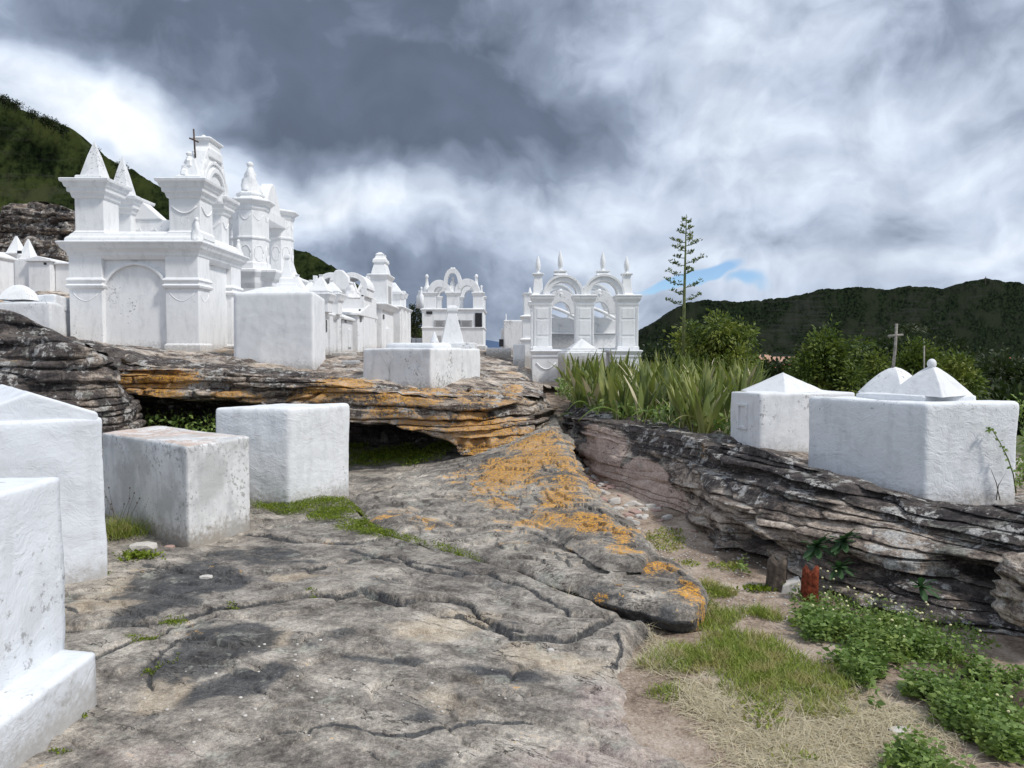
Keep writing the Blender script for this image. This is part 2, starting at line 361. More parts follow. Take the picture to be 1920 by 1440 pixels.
def dirtmat():
    m, t = newmat('path_earth')
    P = t.n('ShaderNodeNewGeometry').outputs['Position']
    n1 = t.noise(P, 1.8, 6, 0.6); n2 = t.noise(P, 11, 8, 0.7); n3 = t.noise(P, 70, 5, 0.7)
    mo = t.m('ADD', t.m('MULTIPLY', n1, 0.4), t.m('ADD', t.m('MULTIPLY', n2, 0.3), t.m('MULTIPLY', n3, 0.3)))
    c = t.ramp(mo, [(0.40, (0.16, 0.115, 0.085)), (0.49, (0.40, 0.31, 0.24)), (0.59, (0.62, 0.52, 0.43))])
    c = t.mix(t.m('MULTIPLY', t.mr(t.m('ADD', attr(t, 'dark'), t.m('MULTIPLY', t.m('SUBTRACT', n2, .5), 1.2)), 0.35, 0.8), 0.8), c, (0.055, 0.042, 0.03))
    c = t.mix(t.m('MULTIPLY', t.mr(t.m('ADD', attr(t, 'straw'), t.m('MULTIPLY', t.m('SUBTRACT', n2, .5), 1.2)), 0.35, 0.8), 0.6), c, (0.42, 0.35, 0.22))
    c = t.mix(t.mr(n3, 0.62, 0.7), c, (0.60, 0.54, 0.48))
    finish(t, c, 0.95, bumpn(t, t.m('ADD', n2, t.m('MULTIPLY', n3, 0.5)), 0.9, 0.03), 0.15)
    return m
def hillmat(name, g1, g2, g3, rock, scale, rockamt=0.5, attrn=None):
    m, t = newmat(name)
    P = t.n('ShaderNodeNewGeometry').outputs['Position']
    n1 = t.noise(P, scale, 8, 0.65); n2 = t.noise(P, scale * 7, 6, 0.7); n3 = t.noise(P, scale * 0.25, 4, .5)
    c = t.mix(t.mr(n2, 0.35, 0.65), g1, g2)
    c = t.mix(t.mr(n1, 0.45, 0.62), c, g3)
    st = t.noise(t.v('MULTIPLY', P, (0.5, 0.5, 4)), scale * 1.6, 7, 0.7)
    rk = t.m('MULTIPLY', t.mr(t.m('ADD', t.m('MULTIPLY', st, .6), t.m('MULTIPLY', n3, .4)), 0.54, 0.60), rockamt)
    c = t.mix(rk, c, rock)
    finish(t, c, 1.0, bumpn(t, n2, 1.0, 0.25), 0.05)
    return m

M = {}
M['white'] = whitewash('whitewash', 0.42)
M['white_chapel'] = whitewash('chapel_whitewash', 0.16, (0.85, 0.855, 0.86), 0.55)
M['white_old'] = whitewash('weathered_whitewash', 0.62, (0.78, 0.785, 0.79), 0.7)
M['white_worn'] = whitewash('worn_whitewash', 1.15, (0.78, 0.78, 0.775), 0.7, 1.0, 0.65, 0.75)
M['white_rough'] = whitewash('rough_whitewash', 0.30, (0.76, 0.785, 0.82), 0.95, 0.75)
M['stone_grey'] = flat('grey_marble_plaque', (0.42, 0.42, 0.42), 0.5, 0.15, 30)
M['black'] = flat('black_plaque', (0.015, 0.015, 0.017), 0.25, 0.1, 30, 0.5)
M['letter'] = flat('engraved_lettering', (0.10, 0.10, 0.10), 0.7, 0.1)
M['wood'] = flat('weathered_wood', (0.28, 0.26, 0.23), 0.9, 0.3, 40)
M['iron'] = flat('rusty_iron', (0.10, 0.07, 0.06), 0.8, 0.3, 40)
M['rock'] = rockmat('bedrock_floor', 'floor')
M['cliff'] = rockmat('bedded_sandstone', 'cliff')
M['dirt'] = dirtmat()
M['pebble'] = flat('pinkish_stone', (0.42, 0.29, 0.25), 0.9, 0.35, 12)
M['pebble_w'] = flat('pale_stone', (0.55, 0.52, 0.48), 0.9, 0.2, 12)
M['redwood'] = flat('rotten_red_wood', (0.16, 0.035, 0.015), 0.85, 0.6, 25, 0.25, 1.0)
M['bark'] = flat('dark_bark', (0.10, 0.08, 0.065), 0.95, 0.4, 25, 0.2, 1.0)
M['stalk'] = flat('green_stalk', (0.13, 0.15, 0.06), 0.7, 0.3, 10)
M['sword'] = leafmat('sword_leaf', (0.04, 0.065, 0.018), (0.26, 0.31, 0.09), (0.34, 0.35, 0.12), (0.20, 0.25, 0.04), 1.6, True)
M['grass'] = leafmat('grass_blade', (0.14, 0.22, 0.03), (0.40, 0.45, 0.09), (0.45, 0.40, 0.16), (0.20, 0.24, 0.03), 7)
M['straw'] = leafmat('dry_straw', (0.54, 0.46, 0.29), (0.80, 0.72, 0.53), None, (0.3, 0.25, 0.12))
M['weed'] = leafmat('weed_leaf', (0.09, 0.155, 0.03), (0.28, 0.39, 0.12), (0.25, 0.32, 0.08), (0.16, 0.27, 0.04), 5)
M['moss'] = leafmat('moss_leaf', (0.10, 0.15, 0.012), (0.30, 0.38, 0.035), (0.17, 0.23, 0.02), (0.12, 0.17, 0.01), 6)
M['bush'] = leafmat('bush_leaf', (0.035, 0.065, 0.015), (0.17, 0.23, 0.055), (0.27, 0.30, 0.06), (0.12, 0.17, 0.02), 1.1)
M['darkleaf'] = leafmat('dark_tree_leaf', (0.010, 0.020, 0.007), (0.055, 0.08, 0.022), (0.03, 0.04, 0.012), (0.03, 0.05, 0.01), .2)
M['succ'] = leafmat('succulent_leaf', (0.03, 0.08, 0.03), (0.08, 0.15, 0.06), None, (0.04, 0.10, 0.03))
M['flower'] = flat('flower_head', (0.75, 0.70, 0.40), 0.8, 0.2)
M['roof'] = flat('red_clay_roof', (0.36, 0.12, 0.07), 0.9, 0.25, 3)
M['pinkroof'] = flat('pale_clay_roof', (0.42, 0.26, 0.18), 0.9, 0.2, 3)
M['housewhite'] = flat('house_plaster', (0.62, 0.62, 0.60), 0.9, 0.08, 3)
M['glass'] = flat('dark_window', (0.03, 0.035, 0.04), 0.2, 0.1, 3, 0.5)
M['hill_l'] = hillmat('left_forest', (0.003, 0.006, 0.002), (0.026, 0.038, 0.012), (0.040, 0.050, 0.015), (0.07, 0.065, 0.055), 0.12, 0.2)
M['hill_r'] = hillmat('clouded_right_forest', (0.001, 0.003, 0.002), (0.017, 0.026, 0.012), (0.020, 0.025, 0.015), (0.040, 0.039, 0.040), 0.07, 0.35)  # very dark greens carry the cloud shadow over this hill
M['hill_far'] = flat('hazy_far_range', (0.07, 0.11, 0.19), 1.0, 0.1, 0.002)  # haze of distance painted in as a blue base colour
M['valley'] = hillmat('valley_ground', (0.02, 0.03, 0.01), (0.05, 0.06, 0.02), (0.07, 0.075, 0.03), (0.2, 0.17, 0.13), 0.3, 0.2)
# ------------------------------------------------------------------ terrain
def gp(px, py, z=0.0): p = G(px, py, z); return (p[0], p[1])
LOW = RBF([(-5, 3, 0), (-4, 1, 0), (0, 1, 0), (0, 3, 0), (3, 3, 0), (3, 1, 0), (-4, 8, 0), (-2, 7.5, 0), (0, 5, 0), (1.5, 5, 0), (1.75, 7, .02),
           (1.0, 9.3, .10), (.85, 10.6, .34), (.75, 11.6, .62), (.7, 12.6, .85), (.7, 15, 1.1), (-2, 10.6, .02), (-5, 10.2, .05), (-8, 9, .1), (-9, 4, 0), (6, 4, 0), (6, 12, .5), (-2, 13, 0.2), (-6, 13, .3)])
def blobs(x, y, L, z=0.0, sharp=2.0):
    r = np.zeros(np.shape(x))
    nx = fbm(x * 2.2, y * 2.2, 0.0, 4, 51) * .22; ny = fbm(x * 2.2 + 9, y * 2.2, 0.0, 4, 52) * .22
    for e in L:
        px, py, sx, sy, a = e[:5]; ang = e[5] if len(e) > 5 else 0.0; zz = e[6] if len(e) > 6 else z
        c = G(px, py, zz); rx = sx / F * c[1]; ry = sy * c[1] ** 2 / (F * (CAMZ - zz))
        dx, dy = x - c[0] + nx, y - c[1] + ny
        ca, sa = math.cos(ang), math.sin(ang)
        u = (dx * ca + dy * sa) / rx; v = (-dx * sa + dy * ca) / ry
        r = np.maximum(r, a * np.exp(-(u * u + v * v) ** (sharp / 2)))
    return r
ROCKEDGE = [gp(1420, 1600), gp(1345, 1440), gp(1265, 1375), gp(1200, 1300), gp(1165, 1245), gp(1205, 1200), gp(1290, 1165), gp(1325, 1115), (1.0, 5.6), (.95, 6.6), (.85, 7.8), (.82, 9.5), (.8, 11.5), (.8, 14)]
# bedding steps in the pavement: (pixel polyline, step height (far/left side up), crack depth)
STEPS = [
 ([(-200, 1205), (100, 1190), (250, 1175), (480, 1150), (560, 1138), (640, 1131), (680, 1124), (740, 1145), (800, 1139), (870, 1146), (930, 1180), (962, 1200), (1050, 1206), (1110, 1190), (1160, 1165), (1215, 1188), (1280, 1180)], .045, .022),
 ([(200, 1062), (280, 1072), (360, 1085), (430, 1091), (520, 1082), (600, 1075), (690, 1052), (745, 1056), (790, 1085), (860, 1100), (915, 1094), (1000, 1122), (1080, 1168), (1120, 1176), (1230, 1170)], .028, .020),
 ([(120, 1270), (180, 1230), (260, 1201), (330, 1180), (440, 1160)], .015, .030),
 ([(287, 1300), (285, 1268), (293, 1240), (330, 1202), (400, 1205)], .02, .024),
 ([(440, 1000), (500, 1006), (560, 1022), (650, 1024), (705, 1018), (722, 1008)], .035, .014),
 ([(640, 1030), (700, 1052), (800, 1078), (880, 1092)], .012, .012),
 ([(800, 1162), (860, 1160), (930, 1182), (1000, 1200)], .012, .018),
 ([(380, 960), (470, 945), (560, 985), (640, 985), (700, 1000), (760, 1022), (850, 1042), (945, 1070), (1010, 1078), (1060, 1105), (1160, 1142), (1290, 1175)], -.035, .035),
 ([(660, 905), (740, 912), (800, 930), (900, 960)], .02, .015),
 ([(700, 960), (800, 990), (900, 1000), (980, 1030)], .02, .012),
 ([(-100, 1060), (60, 1110), (130, 1150), (200, 1175)], .01, .02),
 ([(450, 1400), (620, 1360), (760, 1375), (900, 1345), (1050, 1350)], .010, .006),
 ([(1150, 1190), (1165, 1215), (1150, 1235), (1105, 1245)], .01, .015),
]
def steps(x, y):
    z = np.zeros(np.shape(x)); cr = np.zeros(np.shape(x))
    wx = fbm(x * 3, y * 3, 0.0, 6, 71, .66) * .075; wy = fbm(x * 3 + 7, y * 3, 0.0, 6, 72, .66) * .075
    for pts, h, c in STEPS:
        P = [gp(*p) for p in pts]
        d, s, t = polydist(x + wx, y + wy, P)
        m = ss(t, 0, .12) * ss(t, 1, .88)
        wob = .6 + .4 * vn(x * 1.7, y * 1.7, 0.0, 5)
        up = np.where(s > 0, 1.0, 0.0) * np.exp(-d / .55)
        soft = ss(np.where(s > 0, d, -d), -.004, .018)
        z += h * wob * m * (soft * np.exp(-np.abs(d) / .7))
        g = np.exp(-(d / .012) ** 2) + .25 * np.exp(-(d / .028) ** 2)
        z -= c * 1.25 * m * g * np.clip(wob + .2, 0, 1)
        cr = np.maximum(cr, m * np.exp(-(d / .021) ** 2))
    return z, cr
TOMBS_FLAT = []
def rock_z(x, y):
    z = LOW(x, y)
    dirv = x * math.sin(R(32)) + y * math.cos(R(32)); al = x * math.cos(R(32)) - y * math.sin(R(32))
    z = z + .035 * fbm(x * .9, y * .9, 0.0, 4, 1) + .010 * fbm(al * 2.0, dirv * 9, 0.0, 5, 3)
    # thin exfoliating sheets: quantised noise gives small sharp terraces
    n = fbm(al * .45 + 3, dirv * .95, 0.0, 5, 9, .45) * 4.6
    fr = n - np.floor(n)
    z = z + (np.floor(n) + ss(fr, .0, .10)) * .016 - .014 * np.exp(-(fr / .035) ** 2)
    s, cr = steps(x, y)
    wx = .25 * fbm(x * 1.3, y * 1.3, 0.0, 4, 101); a2 = al + wx; b2 = dirv + wx
    for sc_, k, sd, dep in ((.45, 1.5, 111, .016), (.9, 2.1, 117, .010)):
        g = fbm(a2 * sc_, b2 * sc_ * 3.2, 0.0, 5, sd, .55); gate = ss(fbm(x * k, y * k, 0.0, 2, sd + 3), -.05, .25)
        c = np.exp(-(g / .012) ** 2) * gate; z = z - dep * c + .012 * gate * ss(g, -.004, .02) * np.exp(-np.abs(g) / .15); cr = np.maximum(cr, c * .8)
    return z + s + .02, cr
def under_slab(x, y):
    SP = [gp(a, b, c) for a, b, c in ((850, 868, .12), (760, 885, .07), (655, 930, .05), (720, 990, .06), (850, 1030, .075), (960, 1055, .09), (1080, 1092, .11), (1190, 1128, .12), (1268, 1143, .11), (1306, 1143, .10), (1326, 1104, .12), (1312, 1082, .14), (1275, 1060, .16), (1190, 985, .21), (1095, 890, .30), (1052, 790, .62))]
    d = polydist(x, y, SP + SP[:1])[0]; ins = inpoly(x, y, SP)
    return .085 * ss(np.where(ins, d, -d), -.10, .01)
def pavement():
    nr, nc = 610, 780
    t = np.linspace(0, 1, nr)[:, None]; sx = np.linspace(-.86, .44, nc)[None, :]
    y = 2.0 * (11.8 / 2.0) ** t; y = y + 0 * sx; x = sx * y * (1 + .0 * y) - .0
    x = sx * (y + 1.0)
    z, cr = rock_z(x, y)
    d, s, tt = polydist(x, y, ROCKEDGE)
    e = np.where(s > 0, d, -d) + fbm(x * 2.2, y * 2.2, 0.0, 5, 31) * .16
    z = z - .13 * (1 - ss(e, -.05, .16)) - .01 - under_slab(x, y)
    A = {}
    A['dark'] = np.maximum(blobs(x, y, [(330, 1110, 150, 55, 1.15), (250, 1160, 70, 45, .9), (480, 1050, 150, 40, .7), (620, 1040, 120, 20, .5), (390, 1225, 110, 45, 1.2), (480, 1275, 130, 28, 1.1), (900, 1110, 180, 26, .5), (700, 1110, 160, 22, .5), (600, 1215, 130, 20, .7), (760, 1240, 140, 16, .8),
                 (950, 1275, 110, 20, .8), (1080, 1310, 70, 20, .55), (800, 1345, 90, 30, .5), (650, 1385, 120, 30, .5), (300, 1330, 90, 25, .4), (560, 1110, 200, 22, .35), (1000, 1190, 90, 16, .6), (880, 1420, 90, 20, .6), (300, 1020, 60, 20, .5), (1180, 1370, 60, 12, .6)], 0), cr * .85)
    A['tan'] = blobs(x, y, [(210, 1130, 110, 60, 1), (560, 1098, 90, 14, 1), (860, 1175, 130, 22, 1), (350, 1265, 70, 60, .9), (470, 1215, 70, 22, .8), (1060, 1245, 150, 26, .8), (900, 1310, 150, 40, .5), (1220, 1420, 90, 20, .8), (150, 1070, 60, 20, .7), (260, 1080, 40, 12, .6), (700, 940, 60, 12, .5)], 0)
    A['pink'] = blobs(x, y, [(1180, 1330, 130, 90, 1), (1150, 1420, 180, 60, .9), (700, 1400, 250, 60, .45), (300, 1400, 250, 60, .6), (450, 1300, 90, 30, .3)], 0)
    A['lichen'] = blobs(x, y, [(740, 1000, 50, 8, .7), (830, 995, 40, 8, .7), (900, 905, 60, 14, .8), (760, 985, 30, 8, .5)], 0)
    A['moss'] = np.maximum(blobs(x, y, [(560, 960, 40, 8, .9), (640, 965, 50, 10, 1), (720, 1000, 50, 9, .9), (820, 1030, 50, 8, .9), (910, 1058, 40, 8, .8), (1030, 1075, 30, 8, .8), (1150, 1125, 50, 9, .7), (760, 865, 120, 10, .8), (160, 1093, 30, 7, .9), (500, 950, 30, 8, .8)], 0), 0)
    dA, sA, _ = polydist(x + fbm(x * 3, y * 3, 0.0, 5, 71) * .075, y, [gp(*p) for p in STEPS[0][0]])
    A['crust'] = np.where(sA > 0, 1.0, 0.0) * (.55 + .25 * fbm(x, y, 0.0, 3, 77)) * ss(y, 8.5, 7) * ss(x, -2.9, -1.7)
    V = np.stack([x, y, z], -1).reshape(-1, 3)
    f = gridfaces(nr, nc, e > -.35)
    V, f, A = compact(V, f, A)
    tag(npmesh('rock_pavement', V, f, M['rock'], None, True, A), kind='structure')
pavement()
def dirt_z(x, y): return LOW(x, y) - .045 + .018 * fbm(x * 2, y * 2, 0.0, 4, 13) + .006 * fbm(x * 16, y * 16, 0.0, 3, 14) + .0
def dirt():
    nr, nc = 220, 200
    t = np.linspace(0, 1, nr)[:, None]; u = np.linspace(0, 1, nc)[None, :]
    y = 1.5 * (15 / 1.5) ** t + 0 * u
    x0 = np.interp(y, [1.5, 4, 6, 9, 15], [.2, .2, .3, .3, .3]); x1 = np.interp(y, [1.5, 4, 6, 9, 15], [5.5, 4.2, 3.2, 2.2, 1.6])
    x = x0 + (x1 - x0) * u; z = dirt_z(x, y)
    A = {'dark': blobs(x, y, [(1420, 1040, 130, 40, .9), (1600, 1150, 140, 40, .8), (1870, 1290, 90, 80, .9), (1750, 1250, 90, 60, .6), (1700, 1380, 60, 30, .4), (1180, 1190, 40, 20, .6), (1480, 1240, 180, 30, .5), (1060, 850, 40, 40, .7)], 0),
         'straw': blobs(x, y, [(1480, 1370, 190, 70, 1), (1300, 1200, 90, 40, .7), (1600, 1300, 120, 50, .7)], 0)}
    V = np.stack([x, y, z], -1).reshape(-1, 3)
    tag(npmesh('dirt_path', V, gridfaces(nr, nc), M['dirt'], None, True, A), kind='structure')
dirt()

# ---- ledges of bedded rock: a face swept along a line, with strata that stand proud or recede
def cliff(name, secs, nu, nv, nt, seed, strat=(.09, .10), dip=(0, 0), rough=.05, topd=.7, Tz=None, masks=None, kind='structure', label=None, cat=None, group=None, bulge=0.0, mat='cliff', flip=False, floor=None, gap=1.0):
    S = {k: np.array([s[k] for s in secs], float) for k in ('b', 't')}
    K = {k: np.array([s.get(k, dv) for s in secs], float) for k, dv in (('lip', -9), ('cave', 0), ('smooth', 0), ('pro', 1))}
    L = np.r_[0, np.cumsum(np.linalg.norm(np.diff(S['t'][:, :2], axis=0), axis=1) + .3 * np.linalg.norm(np.diff(S['b'][:, :2], axis=0), axis=1))]; L /= L[-1]
    u = np.linspace(0, 1, nu)
    def sm(a):   # smoothed interpolation
        uu = np.linspace(0, 1, 240); v = np.interp(uu, L, a); k = np.hanning(13); k /= k.sum()
        v = np.convolve(np.r_[[v[0]] * 6, v, [v[-1]] * 6], k, 'valid'); return np.interp(u, uu, v)
    b = np.stack([sm(S['b'][:, i]) for i in range(3)], 1); tp = np.stack([sm(S['t'][:, i]) for i in range(3)], 1)
    kk = {k: sm(v) for k, v in K.items()}
    tan = np.gradient(tp[:, :2] * .5 + b[:, :2] * .5, axis=0); tan /= np.linalg.norm(tan, axis=1)[:, None]
    n = np.stack([tan[:, 1], -tan[:, 0]], 1) * (-1 if flip else 1)
    v = np.linspace(0, 1, nv)[:, None]
    al = np.r_[0, np.cumsum(np.linalg.norm(np.diff(tp[:, :2], axis=0), axis=1))][None, :]
    z = b[None, :, 2] * (1 - v) + tp[None, :, 2] * v
    px = b[None, :, 0] * (1 - v) + tp[None, :, 0] * v; py = b[None, :, 1] * (1 - v) + tp[None, :, 1] * v
    # continue over the top, inland
    w_ = (np.linspace(0, 1, nt + 1)[1:, None]) ** 1.3 * topd
    tx = tp[None, :, 0] - n[None, :, 0] * w_; ty = tp[None, :, 1] - n[None, :, 1] * w_
    tz = tp[None, :, 2] + 0 * w_
    if Tz is not None:
        k = ss(w_, 0, .4); tz = tz * (1 - k) + (Tz(tx, ty) + .02 - .10 * ss(w_, .75 * topd, topd)) * k
    PX = np.concatenate([px, tx]); PY = np.concatenate([py, ty]); PZ = np.concatenate([z, tz])
    AL = np.broadcast_to(al, PX.shape); inl = np.concatenate([0 * px, w_ + 0 * tx])
    # stratigraphic coordinate
    sc = PZ + dip[0] * PX + dip[1] * PY + .035 * fbm(PX * .8, PY * .8, PZ * .5, 3, seed) + inl * 0.05
    th = strat[0]
    offT = vn(np.floor(sc / th / 2.7 + .8 * fbm(sc * .8, AL * .3, 0.0, 2, seed + 41)) * 9.1, AL * .8, 0.0, seed + 40)
    q = sc / th + 2.3 * fbm(sc / th * .30, AL * .22, 0.0, 3, seed + 3) + .5 * fbm(AL * 1.5, PZ * 2, 0.0, 3, seed + 4)
    idx = np.floor(q); fr = q - idx
    lay = vn(idx * 7.31, AL * 1.1, 0.0, seed + 5) * .65 + vn(idx * 3.7, AL * 4.2, 0.0, seed + 6) * .35
    prof = 1 - np.abs(fr * 2 - 1) ** 3 * .55
    brk = np.clip(vn(idx * 5.9, AL * 2.2, 0.0, seed + 8) * 3 - 1.9, 0, 1)      # blocks missing
    jt = np.exp(-(np.abs(fbm(AL * 1.1 + idx * .37, sc * .6, 0.0, 2, seed + 45)) / .03) ** 2) * ss(vn(idx * 4.4, AL * .7, 0.0, seed + 46), -.2, .3)
    groove = .8 * jt + np.exp(-(np.minimum(fr, 1 - fr) / .10) ** 2) * np.clip(.55 + .7 * vn(idx * 2.1, AL * .9, 0.0, seed + 9), 0, 1) * gap
    amp = strat[1] * kk['pro'][None, :] * (1 - .85 * kk['smooth'][None, :])
    off = amp * (lay * prof * .8 + offT * .8 - groove * .8 - brk * 1.1) + rough * (1 - .7 * kk['smooth'][None, :]) * fbm(PX * 4, PY * 4, PZ * 5, 5, seed + 12)
    off = off + .12 * fbm(AL * .9, PZ * 1.5, 0.0, 3, seed + 14)
    if bulge:
        vv = np.concatenate([v + 0 * px, 1 + 0 * tx]); off = off + bulge * np.sin(np.pi * np.clip(vv, 0, 1) ** .8) - bulge * .0
    fade = np.exp(-inl / .22)
    lip = kk['lip'][None, :] + .07 * fbm(AL * 2.2, 0 * AL, 0.0, 3, seed + 20)
    cav = kk['cave'][None, :] * ss(lip - PZ, 0, .16)
    foot = 1 - .0 * PZ
    OX = PX + n[None, :, 0] * (off * fade - cav); OY = PY + n[None, :, 1] * (off * fade - cav)
    # top relief
    zr = (np.floor(fbm(PX * .9, PY * 2.2, 0.0, 4, seed + 30) * 6) / 6 * .06 + .015 * fbm(PX * 7, PY * 7, 0.0, 4, seed + 31)) * ss(inl, 0, .15)
    lowtop = np.exp(-((AL * 0 + inl - .0) / .25) ** 2) * .0
    OZ = PZ + zr + .012 * fbm(PX * 9, PY * 9, PZ * 9, 3, seed + 33)
    shape = PX.shape
    A = {k: np.zeros(shape) for k in ('lichen', 'pink', 'crust', 'dark', 'moss', 'tan')}
    A['crust'] = .30 + .35 * ss(inl, -.1, .2) * 1.0 - .25 * groove
    if masks: masks(A, OX, OY, OZ, AL, inl, lip)
    V = np.stack([OX, OY, OZ], -1).reshape(-1, 3)
    f = gridfaces(*shape)
    if flip: f = f[:, ::-1]
    o = npmesh(name, V, f, M[mat], None, True, {k: np.clip(a, -1, 2) for k, a in A.items()})
    return tag(o, label, cat, group, kind)
def pm(A, key, OX, OY, OZ, lst):
    """paint a mineral / lichen mask round places on the rock itself"""
    for px, py, y, rad, rz, a in lst:
        c = W(px, py, y)
        d = ((OX - c[0]) / rad) ** 2 + ((OY - c[1]) / (rad * 1.3)) ** 2 + ((OZ - c[2]) / rz) ** 2
        A[key] = np.maximum(A[key], a * np.exp(-d ** 1.3))

TP = [(375, 662, 13), (150, 648, 13), (150, 640, 11), (590, 699, 11.5), (440, 672, 11.5), (808, 737, 10.8), (680, 718, 11.0), (700, 735, 9.9), (890, 752, 10.1), (890, 722, 11.8),
      (230, 692, 10), (430, 698, 10.1), (600, 715, 10.1), (1015, 752, 11.2), (960, 750, 10.6), (960, 700, 13.2), (1010, 735, 12.6), (620, 668, 14), (640, 662, 17), (700, 655, 20), (760, 648, 24), (850, 655, 24), (905, 658, 22),
      (980, 690, 15), (1000, 721, 14.6), (950, 668, 20), (0, 590, 9.0), (60, 602, 9.0), (0, 548, 20), (110, 545, 20), (-300, 500, 20), (-300, 590, 10), (-500, 620, 6), (850, 655, 34), (400, 640, 22), (100, 500, 32), (-100, 470, 34),
      (1120, 792, 9.4), (1200, 800, 8.6), (1330, 840, 7.0), (1425, 842, 7.2), (1518, 880, 6.3), (1738, 944, 5.5), (1912, 944, 5.9), (1530, 830, 8), (1800, 860, 7.5), (2300, 900, 5.5),
      (1100, 745, 13), (1200, 735, 14.5), (1150, 722, 16.5), (1000, 700, 18), (1300, 760, 11), (1400, 745, 13)]
TPW = [tuple(W(*p)) for p in TP] + [(8, 13, .2), (11, 20, -1.4), (6, 21, -.4), (20, 25, -4), (2, 30, .9), (8, 45, -4), (0, 60, -1), (20, 60, -6), (60, 60, -8), (-12, 60, 4), (-60, 60, 14), (-25, 30, 5), (4.6, 3, .6), (7, 2, .4), (12, 6, -.2), (-14, 8, 2.2), (-20, 14, 3)]
TER = RBF(TPW)
def ter_z(x, y):
    z = TER(x, y)
    a = ss(y, 9, 11) * ss(y, 40, 26)
    n = fbm(x * .55 + 2, y * .9, 0.0, 4, 81) * 5
    fr = n - np.floor(n)
    st = (np.floor(n) + ss(fr, 0, .12)) * .05 - n * .05
    return z + st * a + .05 * fbm(x * .8, y * .8, 0.0, 4, 82) * a + .015 * fbm(x * 5, y * 5, 0.0, 4, 83)

# ledge under the mausoleums ------------------------------------------------
LED = [(-300, 640, 9.4, 0, 1.4, .9), (0, 665, 9.7, 0, 1.2, 1.0), (120, 690, 9.8, 0, 1.1, 1.1), (230, 691, 10.0, 0, 1.00, 1.2), (340, 694, 10.05, 0, 1.0, 1.3), (430, 699, 10.1, 0, .95, 1.3), (520, 708, 10.1, 0, .86, 1.4), (600, 716, 10.1, 0, .76, 1.5), (700, 736, 9.9, 0, .66, 1.7),
       (760, 745, 9.85, 0, .60, 1.7), (810, 750, 9.9, 0, .50, 1.6), (850, 753, 10.0, .05, .36, 1.3), (890, 754, 10.1, .35, .1, .3), (930, 754, 10.4, .75, 0, 0), (975, 752, 10.8, 1.1, -.1, 0), (1015, 752, 11.2, 1.2, -.2, 0), (1040, 762, 11.8, 1.1, -.2, 0), (1056, 770, 12.6, .6, -.2, 0)]
secs = []
for px, py, y, lean, lip, cave in LED:
    t_ = W(px, py, y); dx = -.25 if px > 1000 else 0
    secs.append({'t': t_, 'b': (t_[0] + dx - .05, t_[1] - lean, .0 if lean < 1 else .02), 'lip': lip, 'cave': cave, 'pro': 1.0 if px < 900 else 1.25})
def led_masks(A, X_, Y_, Z_, AL, inl, lip):
    A['tan'] = A['tan']
    pm(A, 'lichen', X_, Y_, Z_, [(265, 715, 10, .35, .18, 1.1), (320, 712, 10, .4, .14, 1.15), (300, 740, 10, .35, .15, 1.0), (430, 745, 10, .3, .15, .9), (470, 750, 10, .3, .2, .7), (600, 735, 10, .5, .12, 1.0), (650, 720, 10.3, .6, .14, .9), (560, 745, 10, .5, .12, .8),
        (740, 745, 9.9, .5, .1, 1.0), (730, 770, 9.8, .45, .14, .75), (830, 790, 9.8, .4, .1, .8), (780, 800, 9.8, .4, .12, .75), (900, 800, 9.8, .6, .3, 1.0), (960, 810, 9.7, .6, .35, 1.0), (1000, 790, 10, .5, .2, 1.0), (1010, 830, 10, .5, .3, 1.0), (900, 840, 9.8, .5, .2, .9), (940, 860, 9.5, .5, .2, .9)])
    A['lichen'] *= 1.25
    A['lichen'] = np.maximum(A['lichen'], .75 * ss(fbm(X_ * 1.2, Z_ * 3, 0.0, 3, 19), .0, .35) * ss(X_, -5, -3.5) * ss(lip - Z_, .05, -.05))
    A['crust'] -= .35 * ss(A['lichen'], .2, .8)
    A['crust'] += .15 * ss(X_, -3, -6)
    A['crust'] += .8 * ss(lip - Z_, 0.0, .10)  # darkens the rock colour below the lip, painting the cave shade
cliff('rock_ledge', secs, 820, 140, 26, 5, (.105, .13), (.02, -.03), .05, 1.1, ter_z, led_masks)

# right hand bank -------------------------------------------------------------
def sec(bp, tp_, **k): return dict(b=bp, t=tp_, **k)
RB = [sec((.62, 13.0, .85), W(1040, 772, 12.8), pro=.5), sec((.80, 11.3, .42), W(1058, 780, 11.2), pro=.8), sec((.95, 9.7, .10), W(1092, 785, 9.9), smooth=.2, pro=.8), sec((*gp(1122, 905, .02), .0), W(1114, 788, 9.3), smooth=.9), sec((*gp(1190, 935), 0), W(1190, 800, 8.7), smooth=1), sec((*gp(1285, 965), 0), W(1270, 815, 7.9), smooth=.9),
      sec((1.78, 6.75, 0), W(1322, 836, 7.3), smooth=.3, pro=.9), sec((1.74, 6.2, 0), W(1352, 838, 6.9), pro=1.2), sec((1.80, 5.55, 0), W(1400, 834, 6.55), pro=1.1), sec((*gp(1470, 1090), 0), W(1460, 852, 6.15), pro=.9), sec((*gp(1560, 1125), 0), W(1530, 884, 5.8)), sec((*gp(1660, 1160), 0), W(1640, 912, 5.45)),
      sec((*gp(1800, 1215), -.03), W(1735, 950, 5.2), pro=1.2), sec((*gp(1930, 1260), -.03), W(1860, 950, 4.9), pro=1.2), sec((3.0, 3.2, -.03), W(1990, 950, 4.6)), sec((3.6, 2.2, 0), (4.3, 3.4, .55)), sec((4.2, 1.0, 0), (5.0, 1.8, .5))]
for s in RB[7:]: s['lip'] = .30; s['cave'] = .22
RB[12]['cave'] = RB[13]['cave'] = .5; RB[12]['lip'] = RB[13]['lip'] = .34
